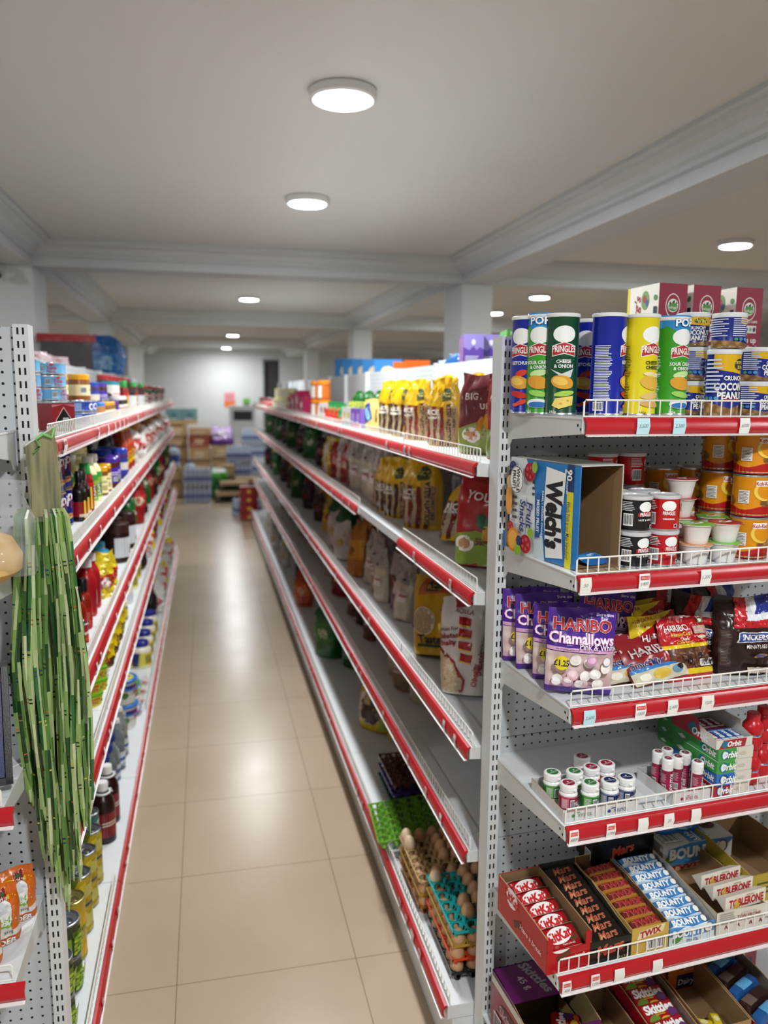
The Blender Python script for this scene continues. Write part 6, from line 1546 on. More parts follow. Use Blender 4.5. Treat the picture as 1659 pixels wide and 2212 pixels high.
for i in range(3): EU('toblerone', .575, -.310 + .045 * i, Z5 + .052 + .002 * i, 'white triangular chocolate bar with red lettering, %s from the front' % ('first', 'second', 'third')[i], 'chocolate bar', 'white triangular bars', 4, (.66, 1, 1), (30, 0))
for i in range(2): EU('mars_case', .378 + .01 * (i == 0), -.046, Z5 + .0675 * i, 'black chocolate carton at the back, %s of two' % ('bottom', 'top')[i], 'chocolate carton', 'black cartons at the back', -1)
EU('twix_case', .60, -.047, Z5, 'pale yellow biscuit carton squeezed under the blue and white case', 'chocolate carton', None, 0, (1.15, .75, .55))
EU('bounty_case', .622, -.047, Z5 + .0255, 'blue and white coconut bar case lying flat on the stack', 'chocolate carton', None, -1)
EU('yellow_case', .748, -.135, Z5 + .0, 'dark yellow open carton at the right edge of the fifth end shelf', 'display box', None, 2)
EU('p_blue', .60, -.03, Z5 + .09, 'teal plastic pouch lying at the top right of the fifth end shelf', 'snack pouch', None, 0, (1, .6, .25))
# bottom shelf
EU('skittles_case', .118, -.150, Z6, 'purple and crimson open sweets carton at the bottom left', 'display box')
for i in range(3): EU('skit_bag', .10 + .03 * i, -.19, Z6 + .03 + .02 * i, 'red fruit sweet pouch inside the purple carton, %s' % ('lowest', 'middle', 'top')[i], 'sweets', 'red pouches in the purple carton', 30 * i)
EU('card_tray', .275, -.205, Z6, 'empty pale cardboard tray with torn edges beside the purple carton', 'display box', None, 0, (1, 1.05, .8))
EU('red_tray', .425, -.19, Z6, 'dark red open box of fruit sweet pouches on the bottom shelf', 'display box')
for i in range(4): EU('skit_bag', .425, -.27 + .05 * i, Z6 + .055 + .006 * i, 'red fruit sweet pouch in the dark red box, %s from the front' % ('first', 'second', 'third', 'fourth')[i], 'sweets', 'red pouches in the dark red box', 6 - 4 * i, 1, (18, 0))
EU('card_tray', .575, -.19, Z6, 'brown cardboard tray with a few yellow sweets on the bottom shelf', 'display box')
for i in range(6): EU('lemon_sweet', .555 + .02 * (i % 3), -.27 + .03 * (i // 3), Z6 + .006 + .02 * (i % 2), 'small yellow wrapped sweet, %s in the brown tray' % ordn[i].replace('nearest', 'first'), 'sweets', 'yellow wrapped sweets', 50 * i)
EU('red_tray', .725, -.19, Z6, 'open box of foil wrapped bars at the bottom right corner', 'display box', None, 0, (1.1, 1, .85))
for i in range(5): EU('foil_dark' if i % 2 else 'foil_blue', .715, -.29 + .045 * i, Z6 + .07, '%s foil wrapped bar in the corner box, %s from the front' % ('dark' if i % 2 else 'blue', ('first', 'second', 'third', 'fourth', 'fifth')[i]), 'chocolate bar', 'foil bars in the corner box', 20)
EU('milk_case', .475, -.05, Z6, 'deep red milk chocolate carton at the back of the bottom shelf', 'chocolate carton', None, 0, (1.1, .7, 1.1))
EU('orange_case', .630, -.05, Z6, 'orange chocolate carton at the back of the bottom shelf', 'chocolate carton', None, 0, (1.05, .7, 1.05))
EU('milk_case', .79, -.05, Z6, 'deep red carton at the far right back of the bottom shelf', 'chocolate carton', None, 0, (1.2, .7, 1.4))

# ---------------------------------------------------------------- right row, facing the aisle
zR = {0: .2055, 1: .6775, 2: .9825, 3: 1.4155, 4: 1.7575}
GR = {0: .40, 1: .255, 2: .385, 3: .295, 4: 9}
def RA(k, X, Y, s_, lab, cat, grp=None, rot=0, sc_=1, tilt=(0, 0), dz=0):
    sc_ = fit(k, sc_, GR[s_] - dz); r_ = -math.pi / 2 + R(rot)
    if dz < .03 and k[:5] != 'tray_': X = min(max(X, (.695 if s_ else .645) + reach(k, r_, sc_, -1, 0)), 1.062 - reach(k, r_, sc_, 1, 0))
    return put(k, (X, Y, zR[s_] + dz), -math.pi / 2 + R(rot), lab, cat, grp, sc_, (R(tilt[0]), R(tilt[1])))
tr = 'on the top shelf of the right row'
RA('corn_red', .80, 2.02, 4, 'red maize flour bag at the near end of the right top shelf', 'flour', None, 45, 1)
RA('corn_mix', .80, 2.24, 4, 'dark pink and olive flour bag beside the red one, right top shelf', 'flour', None, 50, 1.0)
RA('olive_pouch', .91, 2.30, 4, 'olive snack bag standing behind the dark pink flour bag', 'snack bag', None, 40, 1.05)
RA('green_pouch', .92, 2.07, 4, 'green and silver snack bag sticking up at the near end of the right top shelf', 'snack bag', None, 50, 1.2, dz=.08)
RA('corn_mix', .92, 2.45, 4, 'flour bag with golden corn print, third along the right top shelf', 'flour', None, 40, .9)
sgp = 'yellow rice bags on the right top shelf'
for i, (X, Y, k, sc_, rot) in enumerate([(.80, 2.60, 'sella_red', .95, 42), (.86, 2.76, 'sella_red', .92, 20), (.80, 2.93, 'sella_red', .95, 40), (.80, 3.16, 'sella_brown', .95, 48), (.80, 3.38, 'sella_brown', .95, 45), (.92, 2.62, 'sella_red', 1.02, 30), (.93, 3.0, 'sella_red', 1.02, 30)]):
    RA(k, X, Y, 4, 'yellow rice bag with %s stripes, %s along the right top shelf%s' % ('dark brown' if 'brown' in k else 'red', ordn[i].replace('nearest', 'first'), ', behind' if X > .9 else ''), 'rice', sgp, rot, sc_)
RA('noodle', .77, 3.62, 4, 'pale yellow noodle pack with blue corner on the right top shelf', 'noodles', None, 45, 1)
RA('noodle', .85, 3.72, 4, 'pale yellow noodle pack behind the first one', 'noodles', None, 40, 1)
for i in range(4): RA('b_purple' if i < 2 else 'b_teal', .76, 3.88 + .13 * i, 4, '%s small upright box in the row after the noodle packs, %s' % (('purple and pink', 'violet', 'teal', 'grey green')[i], ('first', 'second', 'third', 'last')[i]), 'box', 'small upright boxes on the right top shelf', 20)
for i in range(3): RA('b_lime', .80, 3.95 + .16 * i, 4, 'flat lime yellow box lying on the small upright boxes, %s' % ('nearest', 'middle', 'farthest')[i], 'box', 'flat lime boxes', 0, 1, dz=.101)
for i in range(3): RA('b_pyr', .78, 4.58 + .17 * i, 4, 'red and green pointed spice pack, %s of three on the right top shelf' % ('nearest', 'middle', 'farthest')[i], 'spice', 'red and green spice packs', 30, 1.1)
for i in range(3): RA('p_green', .95, 4.3 + .3 * i, 4, 'green pack at the back of the right top shelf, %s of three' % ('nearest', 'middle', 'farthest')[i], 'snack bag', 'green packs at the back', 20, .7)
for i in range(2): RA('b_white', .80, 5.12 + .14 * i, 4, 'white and yellow carton on the right top shelf, %s of two' % ('nearer', 'farther')[i], 'box', 'white and yellow cartons', 15, 1)
for i in range(4):
    for j in range(2):
        RA('orange_jar', .80 + .03 * (i % 2), 5.42 + .17 * i, 4, 'orange lidded jar, %s jar of the %s stack on the right top shelf' % (('bottom', 'top')[j], ordn[i]), 'jar', 'stacked orange lidded jars', 10, 1, dz=.1305 * j)
for i in range(8): RA('b_pink', .79 + .05 * (i % 2), 6.25 + .16 * i, 4, 'deep pink box on the right top shelf past the orange jars, %s in line' % ordn[i].replace('nearest', 'first'), 'box', 'deep pink boxes', 10, (1, 1, 1 + .2 * (i % 3)))
for i in range(7):
    for j in range(2): RA('cream_tub', .80 + .03 * j, 7.75 + .22 * i, 4, 'cream and yellow tin far along the right top shelf, %s in line, %s' % (ordn[i].replace('nearest', 'first'), ('below', 'above')[j]), 'tin', 'cream tins', 0, 1.1, dz=.1105 * j)
for i in range(8): RA('tomato_can', .78, 9.5 + .22 * i, 4, 'red tin near the far end of the right top shelf, %s in line' % ordn[i].replace('nearest', 'first'), 'tin', 'red tins at the far end', 0, 1.3)
# second shelf down
RA('sella_brown', .79, 3.20, 3, 'yellow rice bag with dark brown stripes on the second right shelf, nearer one', 'rice', 'brown striped rice bags', 42, 1.05)
RA('sella_brown', .79, 3.36, 3, 'yellow rice bag with dark brown stripes on the second right shelf, farther one', 'rice', 'brown striped rice bags', 48, 1.0)
RA('sella_big', .82, 2.93, 3, 'large yellow rice bag with red stripes on the second right shelf', 'rice', None, 40, .96)
RA('sella_lying', .86, 2.56, 3, 'yellow rice bag slumping sideways beside the large one', 'rice', None, 46, .95, (-14, 0))
RA('red_5kg', .80, 2.22, 3, 'red five kilo rice bag at the near end of the second right shelf', 'rice', None, 55, .9, (-6, 0))
seqs = [('clear_beans', 3.52, .79), ('clear_flour', 3.2, .93), ('clear_beans', 3.42, .93), ('clear_flour', 3.68, .80), ('clear_flour', 3.84, .80), ('clear_beans', 4.0, .82), ('clear_flour', 4.16, .80), ('clear_dark', 4.3, .80), ('p_red', 4.5, .80), ('clear_flour', 4.66, .80), ('p_red', 4.8, .80), ('clear_beans', 3.7, .93), ('clear_flour', 4.0, .93), ('p_yellow', 4.85, .79), ('p_white', 5.05, .78), ('p_yellow', 5.2, .80)]
def run(seq, shelf, where):
    for i, (k, Y, X) in enumerate(seq):
        c = {'clear_beans': 'clear bag of tan beans', 'clear_flour': 'clear bag of pale flour', 'clear_dark': 'clear bag of brown beans', 'p_red': 'dark red food bag', 'p_yellow': 'yellow food bag', 'p_white': 'whitish food bag', 'p_green': 'dark green food bag', 'p_amber': 'amber gold food bag', 'p_orange': 'orange food bag', 'p_choc': 'dark brown food bag'}[k]
        RA(k, X, Y, shelf, '%s, %s from the camera, %s' % (c, ordn[min(i, 19)].replace('nearest', 'first') if i < 20 else 'far', where), 'food bag', '%ss %s' % (c, where), rnd.uniform(15, 50), rnd.uniform(.95, 1.12), (rnd.uniform(-6, 2), rnd.uniform(-6, 6)))
run(seqs, 3, 'second right shelf')
ks = ['p_choc', 'p_green', 'p_red', 'p_choc', 'clear_dark', 'p_green', 'p_yellow', 'p_choc']
def far(shelf, y0, y1, st, where, ks=ks):
    n_ = int((y1 - y0) / st); s = []
    for i in range(min(n_, 19)):
        s.append((ks[(i * 5 + shelf) % len(ks)], y0 + st * i, .82 + .06 * (i % 2)))
    run(s, shelf, where)
far(3, 5.6, 11.2, .32, 'far half of the second right shelf')
# third
RA('diabetes_bag', .79, 2.29, 2, 'white rice sack with red and yellow stripes on the third right shelf', 'rice', None, 52, .98, (-7, -4))
RA('taste_bag', .80, 2.66, 2, 'shiny yellow rice bag with orange label on the third right shelf', 'rice', None, 50, .96, (-10, -5))
RA('dark_bag', .93, 2.56, 2, 'dark green rice bag tucked behind the shiny yellow one', 'rice', None, 45, .95, (-8, 0))
run([('clear_dark', 2.98, .84), ('clear_flour', 3.14, .80), ('clear_dark', 3.3, .82), ('clear_flour', 3.46, .78), ('clear_beans', 3.62, .80), ('clear_flour', 3.8, .80), ('clear_dark', 3.12, .95), ('clear_beans', 3.5, .95), ('p_amber', 4.0, .76), ('p_amber', 4.25, .86), ('p_white', 4.4, .76), ('p_green', 4.6, .82), ('p_white', 4.8, .78), ('p_green', 5.0, .84), ('p_yellow', 5.3, .82), ('p_red', 5.5, .86)], 2, 'third right shelf')
far(2, 5.8, 11.2, .34, 'far half of the third right shelf', ['p_choc', 'p_yellow', 'p_choc', 'clear_flour', 'p_green', 'p_red'])
# fourth
run([('clear_flour', 2.98, .83), ('clear_beans', 3.14, .80), ('clear_flour', 3.3, .82), ('clear_beans', 3.46, .86), ('clear_flour', 3.2, .95), ('clear_dark', 3.85, .80), ('p_choc', 4.1, .82), ('clear_dark', 4.3, .80), ('p_red', 4.75, .80), ('p_green', 4.95, .84)], 1, 'fourth right shelf')
far(1, 5.3, 11.2, .40, 'far half of the fourth right shelf', ['p_choc', 'clear_flour', 'p_choc', 'clear_beans', 'p_green'])
# base
RA('bean_yellow', .82, 3.80, 0, 'yellow bag of dark beans on the bottom deck of the right row', 'beans', None, 40, .95, (-4, 0))
RA('bean_yellow', .93, 3.62, 0, 'yellow bag lying behind the bag of dark beans', 'beans', None, 60, .85, (-20, 0))
RA('p_green', .77, 5.0, 0, 'large dark green bag on the bottom deck, front one of two', 'food bag', 'large green bags on the bottom deck', 40, 1.42)
RA('p_green', .90, 4.75, 0, 'large dark green bag on the bottom deck, rear one of two', 'food bag', 'large green bags on the bottom deck', 30, 1.3)
RA('p_orange', .76, 6.3, 0, 'bright orange bag on the bottom deck of the right row', 'food bag', None, 40, 1.4)
run([('p_white', 7.8, .76), ('p_choc', 7.2, .84), ('p_white', 8.8, .74), ('p_yellow', 8.3, .82), ('p_choc', 9.3, .82), ('p_white', 9.8, .76), ('p_choc', 10.4, .82)], 0, 'bottom deck of the right row')
# eggs
tg_ = 'plastic egg trays on the bottom deck'
def eggs(cx, cy, z, cells, lab, pale=()):
    for n_, (i, j) in enumerate(cells):
        x = cx - .12 + .048 * (i + .5); y = cy - .144 + .048 * (j + .5)
        k = 'egg_pale' if (i, j) in pale else 'egg_tan'
        put(k, (x, y, z + .0165), rnd.uniform(0, 6), 'brown egg in the %s' % lab if k == 'egg_tan' else 'pale cream egg in the %s' % lab, 'egg', ('brown' if k == 'egg_tan' else 'pale') + ' eggs in the ' + lab, rnd.uniform(.94, 1.06), (rnd.uniform(-.15, .15), rnd.uniform(-.15, .15)))
def stack(cx, cy, z, cols, lab, rz=0, tl=(0, 0), st=.044, grp=tg_):
    for i, c in enumerate(cols):
        put('tray_' + c, (cx, cy, z + st * i), rz, '%s plastic egg tray, %s of the %s' % ({'dgreen': 'dark green', 'tan': 'beige', 'gold': 'dull gold', 'amber': 'translucent amber', 'white': 'pale grey'}.get(c, c), ('bottom tray', 'second tray', 'third tray', 'top tray')[i] if i < len(cols) - 1 else 'top tray', lab), 'egg tray', grp, 1, tl)
ze = .2055
stack(.79, 2.14, ze, ['black', 'orange', 'gold', 'teal'], 'nearest egg stack')
outer = [(0, j) for j in range(6)] + [(i, 0) for i in range(1, 5)]
eggs(.79, 2.14, ze, outer, 'bottom black tray'); eggs(.79, 2.14, ze + .044, outer, 'orange tray'); eggs(.79, 2.14, ze + .088, outer, 'dull gold tray')
eggs(.79, 2.14, ze + .132, [(0, 5)] + [(1, j) for j in (1, 2)] + [(i, j) for i in (2, 3, 4) for j in range(6)], 'teal tray on top', ((0, 5),))
stack(.775, 2.455, ze, ['amber', 'gold', 'tan'], 'second egg stack')
eggs(.775, 2.455, ze, [(0, j) for j in range(6)], 'amber tray'); eggs(.775, 2.455, ze + .044, [(0, j) for j in range(6)] + [(1, 0), (2, 0)], 'gold tray of the second stack')
eggs(.775, 2.455, ze + .088, [(0, 5), (0, 4), (1, 5), (1, 0)] + [(i, j) for i in (2, 3, 4) for j in (0, 2, 3, 4, 5)], 'beige tray', ((0, 5), (0, 4)))
stack(.755, 2.79, ze, ['white'], 'pair under the lime tray'); stack(.725, 2.80, ze + .03, ['lime'], 'lime green pile', R(-4), (0, R(-6)), .012)
stack(.84, 3.12, ze, ['dgreen', 'violet', 'brown'], 'dark empty tray stack')

# goods above the right row (on the rear top shelf)
def TP(k, x, y, lab, cat, grp=None, rz=0, sc_=1, z=1.961, tilt=(0, 0)): return put(k, (x, y, z), R(rz), lab, cat, grp, sc_, (R(tilt[0]), R(tilt[1])))
for i in range(2): TP('purple_cereal', 1.163 + .084 * i, 3.40 + .01 * i, 'purple cereal box with a cookie bowl, %s of two above the right row' % ('left', 'right')[i], 'cereal', 'purple cereal boxes', -12, 1.05)
TP('nest_box', 1.21, 3.0, 'green and yellow cereal box just above the right post', 'cereal', None, -12, 1.1)
for i in range(4): TP('p_blue', 1.22, 3.72 + .2 * i, 'crumpled sky blue bag above the right row, %s in line' % ordn[i].replace('nearest', 'first'), 'snack bag', 'sky blue bags', -50, (1, 1, .9 - .13 * i))
for i in range(2): TP('b_orange', 1.24 , 4.60 + .28 * i, 'orange biscuit box above the right row, %s of two' % ('nearer', 'farther')[i], 'biscuits', 'orange biscuit boxes', -20, (1, 1, 2.1))
for i in range(5): TP('b_cookie', 1.24, 5.35 + .42 * i, 'blue and cream biscuit box above the right row, %s in line' % ordn[i].replace('nearest', 'first'), 'biscuits', 'blue biscuit boxes', -25, (1.0, 1, 1.35 + .12 * i))

# ---------------------------------------------------------------- left row
zL = {0: .2155, 1: .8555, 2: 1.1505, 3: 1.5205, 4: 1.8205}
GL = {0: .59, 1: .25, 2: .325, 3: .258, 4: 9}
def LF(k, X, Y, s_, lab, cat, grp=None, rot=0, sc_=1, tilt=(0, 0), dz=0):
    sc_ = fit(k, sc_, GL[s_] - dz); r_ = math.pi / 2 - R(rot)
    if dz < .3: X = max(min(X, -.356 - reach(k, r_, sc_, 1, 0)), -.707 + reach(k, r_, sc_, -1, 0))
    return put(k, (X, Y, zL[s_] + dz), math.pi / 2 - R(rot), lab, cat, grp, sc_, (R(tilt[0]), R(tilt[1])))
F5 = ['bottom', 'second', 'third', 'fourth', 'fifth']
for (X, Y, n_, nm_) in ((-.475, 2.72, 5, 'front'), (-.50, 2.45, 5, 'near'), (-.575, 2.66, 5, 'rear')):
    for i in range(n_): LF('tuna_blue', X, Y, 4, 'light blue tuna can, %s from the base of the %s stack' % (F5[i].replace('bottom', 'first'), nm_), 'tinned fish', 'light blue tuna cans', 30 + 25 * i, 1, dz=.0405 * i)
for i in range(5): LF('milk_navy_wide', -.60, 2.88, 4, 'wide navy milk tin, %s up in the stack behind the tuna cans' % F5[i].replace('bottom', 'first'), 'tinned milk', 'wide navy milk tins', 40, 1, dz=.0425 * i)
LF('date_box', -.415, 2.40, 4, 'dark red and black square tin at the near end of the left top shelf', 'tin', None, 42)
for i in range(2): LF('sauce_dark', -.44, 2.22 - .07 * i, 4, 'small dark bottle with yellow band at the near end of the left top shelf, %s' % ('right', 'left')[i], 'sauce', 'dark bottles on the left top shelf', 40, .6)
for i in range(2):
    for j in range(2): LF('milk_navy', -.415 - .0, 2.93 + .10 * j, 4, 'small navy milk tin, %s of the %s pair' % (('bottom', 'top')[i], ('near', 'far')[j]), 'tinned milk', 'small navy milk tins', 40, 1, dz=.0405 * i)
LF('milk_navy', -.50, 2.98, 4, 'navy milk tin standing behind the small navy pair, lower', 'tinned milk', 'rear navy milk tins', 40); LF('milk_navy', -.50, 2.98, 4, 'navy milk tin standing behind the small navy pair, upper', 'tinned milk', 'rear navy milk tins', 40, 1, dz=.0405)
LF('pb_jar', -.50, 2.98, 4, 'yellow lidded peanut butter jar standing on the navy tins', 'peanut butter', None, 40, .9, dz=.081)
for i in range(2): LF('blue_small', -.40, 3.17 + .075 * i, 4, 'little peanut butter jar with bright blue lid, %s one' % ('left', 'right')[i], 'peanut butter', 'blue lidded jars', 30)
LF('pb_jar', -.475, 3.28, 4, 'large yellow lidded peanut butter jar raised on others, left top shelf', 'peanut butter', None, 40, 1.12, dz=.0705)
for i in range(2): LF('pb_small', -.475 + .0, 3.24 + .07 * i, 4, 'small peanut butter jar under the large one, %s' % ('nearer', 'farther')[i], 'peanut butter', 'small jars underneath', 30)
for i in range(4): LF('pb_small', -.40, 3.36 + .075 * i, 4, 'small yellow lidded peanut butter jar in the front row, %s' % ('first', 'second', 'third', 'fourth')[i], 'peanut butter', 'small yellow lidded jars', 30)
for i in range(2): LF('purple_small', -.40, 3.72 + .07 * i, 4, 'small purple lidded chocolate spread jar, %s one' % ('left', 'right')[i], 'chocolate spread', 'small purple jars', 30)
for i in range(2): LF('blue_jar', -.48, 3.60 + .07 * i, 4, 'blue lidded spread jar behind the front row, %s one' % ('left', 'right')[i], 'chocolate spread', 'blue lidded spread jars', 30, 1.1, dz=.04)
for i in range(2): LF('purple_jar', -.47, 3.80 + .09 * i, 4, 'purple chocolate spread jar, %s one on the left top shelf' % ('left', 'right')[i], 'chocolate spread', 'purple spread jars', 30, 1.1, dz=.04)
for i in range(3): LF('nutella', -.41, 3.95 + .11 * i, 4, 'hazelnut spread jar with white label, %s along the left top shelf' % ('first', 'second', 'third')[i], 'hazelnut spread', 'hazelnut spread jars', 35, .95)
for i in range(2): LF('teal_jar', -.47, 4.18 + .12 * i, 4, 'white spread jar with teal lid, %s one' % ('left', 'right')[i], 'chocolate spread', 'teal lidded jars', 35, 1, dz=.06)
for i in range(9): LF('white_top_jar', -.60, 3.15 + .16 * i, 4, 'white lidded jar in the rear row of the left top shelf, %s in line' % ordn[i].replace('nearest', 'first'), 'chocolate spread', 'white lidded jars in the rear row', 30, 1.35)
for i in range(8): LF('green_jar', -.56, 4.75 + .2 * i, 4, 'dark green jar with red top on the left top shelf, %s in line' % ordn[i].replace('nearest', 'first'), 'pickles', 'dark green jars', 30, (1, 1, 1.7))
for i in range(7): LF(('sauce_green', 'choc_jar', 'nutella')[i % 3], -.42, 4.45 + .2 * i, 4, ('green capped sauce bottle', 'dark chocolate drink jar', 'spread jar with white label')[i % 3] + ' far along the left top shelf, %s in line' % ordn[i].replace('nearest', 'first'), 'jar', ('green capped sauce bottles', 'dark drink jars', 'white labelled spread jars')[i % 3] + ' on the left top shelf', 30, 1)
for i in range(14): LF(('green_jar', 'corn_can', 'veg_can', 'tomato_can')[i % 4], -.43 - .07 * (i % 2), 5.9 + .21 * i, 4, ('dark green jar', 'yellow tin', 'red and green tin', 'red tin')[i % 4] + ' toward the far end of the left top shelf, %s in line' % ordn[i].replace('nearest', 'first'), 'tin', ('dark green jars', 'yellow tins', 'red and green tins', 'red tins')[i % 4] + ' at the far end of the left top shelf', 30, (1.1, 1.1, 1.3))
# on top of the left row
TP('big_tub', -.96, 6.1, 'black tub with red lid wrapped in clear plastic above the left row', 'tub', None, 12, 1.12, 1.96)
for i, (x, y) in enumerate(((-.86, 4.3), (-.90, 4.65), (-.86, 4.95))): TP('pink_pack', x, y, 'pinkish plastic wrapped pack above the left row, %s one' % ('nearest', 'middle', 'farthest')[i], 'tissue pack', 'pinkish wrapped packs', 40, (1, 1, 1.2), 1.961 + .03)
for i in range(3): TP('p_blue', -.88 - .03 * i, 7.15 + .55 * i, 'bright blue bag leaning above the left row, %s in line' % ordn[i].replace('nearest', 'first'), 'nappy bag', 'bright blue bags', 30, (2.0, 2.0, 2.15), 1.961, (0, 14))
TP('p_white', -.95, 8.75, 'white plastic bag tied at the top above the left row', 'plastic bag', None, 40, (1.5, 1.5, 1.6))
# second shelf
def LG(k, pts, s_, desc, cat, grp, rot=40, sc_=1, dz=0):
    for i, (X, Y) in enumerate(pts): LF(k, X, Y, s_, '%s, %s in its row' % (desc, ordn[i].replace('nearest', 'first')), cat, grp, rot, sc_, dz=dz)
for i in range(2):
    LG('hotdog_tin', [(-.445, 2.47), (-.445, 2.58)], 3, 'navy sausage tin, %s layer, second left shelf' % ('lower', 'upper')[i], 'tinned sausages', 'navy sausage tins ' + ('below', 'above')[i], 38, 1, .1155 * i)
LG('hotdog_tin', [(-.54, 2.5), (-.54, 2.62)], 3, 'navy sausage tin at the back of the second left shelf', 'tinned sausages', 'navy sausage tins at the back', 38)
LG('sauce_dark', [(-.40, 2.66), (-.40, 2.74), (-.46, 2.70)], 3, 'dark sauce bottle with red label, second left shelf', 'sauce', 'dark sauce bottles', 40, 1)
LG('sauce_green', [(-.405, 2.84), (-.47, 2.82), (-.53, 2.80)], 3, 'red sauce bottle with green cap, second left shelf', 'sauce', 'red sauce bottles with green caps', 40, 1.0)
LG('dressing', [(-.49, 2.95), (-.42, 3.02), (-.42, 3.14), (-.49, 3.09), (-.56, 2.90), (-.56, 3.05), (-.60, 2.72)], 3, 'pale salad cream bottle with white cap, second left shelf', 'salad cream', 'salad cream bottles', 40, 1.05)
LF('pb_jar_tall', -.50, 3.30, 3, 'big peanut butter jar with yellow lid raised above the second left shelf', 'peanut butter', None, 40, 1.0, dz=.10)
LF('pb_jar', -.50, 3.30, 3, 'peanut butter jar underneath the big yellow lidded one', 'peanut butter', None, 40, 1.05)
LG('pb_jar_tall', [(-.42, 3.32), (-.42, 3.44)], 3, 'peanut butter jar in the front of the second left shelf', 'peanut butter', 'front peanut butter jars', 40, .85)
LG('purple_jar', [(-.41, 3.58), (-.41, 3.68), (-.48, 3.60)], 3, 'purple spread jar on the second left shelf', 'chocolate spread', 'purple jars on the second shelf', 35, 1.3)
LG('blue_jar', [(-.47, 3.85), (-.41, 3.95), (-.47, 4.05)], 3, 'blue lidded spread jar on the second left shelf', 'chocolate spread', 'blue jars on the second shelf', 35, 1.45)
LG('glass_dark', [(-.56, 3.5), (-.56, 3.7), (-.54, 3.9), (-.50, 4.2), (-.60, 3.1), (-.60, 3.3), (-.50, 4.35)], 3, 'tall black sauce bottle with red cap and pale label', 'sauce', 'tall black sauce bottles', 35, 1.0)
LG('chilli_tall', [(-.42, 4.25), (-.42, 4.42), (-.42, 4.58)], 3, 'yellow and red sauce bottle on the second left shelf', 'sauce', 'yellow and red sauce bottles', 35, .95)
def lfar(s_, y0, y1, st, ks, where, sc_=1.15):
    i = 0; y = y0
    while y < y1:
        k = ks[i % len(ks)]; d = DSC[k]
        LF(k, -.40 - .09 * (i % 2), y, s_, '%s %s, %s in line' % (d, where, (ordn[i].replace('nearest', 'first') if i < 20 else 'twenty-%s' % ordn[i - 20].replace('nearest', 'first'))), 'food pack', '%ss %s' % (d, where), rnd.uniform(10, 50), sc_ * rnd.uniform(.9, 1.1), (rnd.uniform(-8, 4), rnd.uniform(-10, 10)))
        y += st; i += 1
DSC = {'p_crowd': 'red and white sachet', 'p_crowd2': 'green and red sachet', 'p_crowd3': 'yellow and red sachet', 'p_crowd4': 'white sachet with red mark', 'p_choc': 'dark brown bag', 'p_green': 'dark green bag', 'p_red': 'dark red bag', 'p_yellow': 'yellow bag', 'orange_bottle': 'orange drink bottle', 'p_white': 'whitish bag', 'glass_dark': 'black sauce bottle', 'mayo': 'mayonnaise jar'}
lfar(3, 4.8, 8.9, .2, ['p_crowd', 'p_red', 'p_crowd4', 'p_crowd2', 'p_crowd', 'orange_bottle'], 'on the far second left shelf', 1.4)
# third shelf
LG('hot_sauce', [(-.41, 2.58), (-.41, 2.70), (-.47, 2.64), (-.47, 2.76), (-.53, 2.6), (-.53, 2.72)], 2, 'red hot sauce bottle with black cap', 'hot sauce', 'hot sauce bottles', 40, 1.0)
LG('veg_can', [(-.405, 2.32), (-.405, 2.44), (-.49, 2.42)], 2, 'dark red bean can on the third left shelf', 'tinned beans', 'dark red bean cans', 40)
LG('tomato_can', [(-.40, 2.52), (-.49, 2.52)], 2, 'red tomato can beside the bean cans', 'tinned tomatoes', 'red tomato cans', 40, .8)
LG('purple_drink', [(-.50, 2.85), (-.57, 2.88), (-.50, 2.95), (-.57, 2.98), (-.60, 2.8)], 2, 'dark red berry syrup bottle', 'syrup', 'berry syrup bottles', 40, 1.05)
LG('ketchup', [(-.42, 2.86), (-.42, 2.97)], 2, 'red ketchup bottle with white cap on the third left shelf', 'ketchup', 'ketchup bottles', 35, 1.0)
LG('p_crowd3', [(-.40, 3.1), (-.40, 3.22), (-.42, 3.34)], 2, 'yellow and red sachet hung on the third left shelf front', 'sachet', 'yellow sachets in front', 40, 1.2)
LG('teal_tub', [(-.46, 3.42), (-.50, 3.62), (-.56, 3.2)], 2, 'teal lidded drink powder tub on the third left shelf', 'drink powder', 'teal lidded tubs', 40, .95)
LF('p_red', -.48, 3.26, 2, 'crimson drink powder pouch in front of the teal lidded tub', 'drink powder', None, 40, .8)
LG('choc_jar', [(-.41, 3.78), (-.46, 3.95), (-.41, 4.12), (-.52, 4.15)], 2, 'chocolate drink jar with dark lid on the third left shelf', 'chocolate drink', 'chocolate drink jars', 40, (1.1, 1.1, 1.3))
LG('p_green', [(-.45, 4.4), (-.45, 4.62)], 2, 'green noodle bag on the third left shelf', 'noodles', 'green noodle bags', 40, .8)
lfar(2, 4.85, 8.9, .17, ['p_red', 'p_crowd3', 'p_choc', 'p_crowd2', 'p_green', 'p_crowd'], 'on the far third left shelf', 1.35)
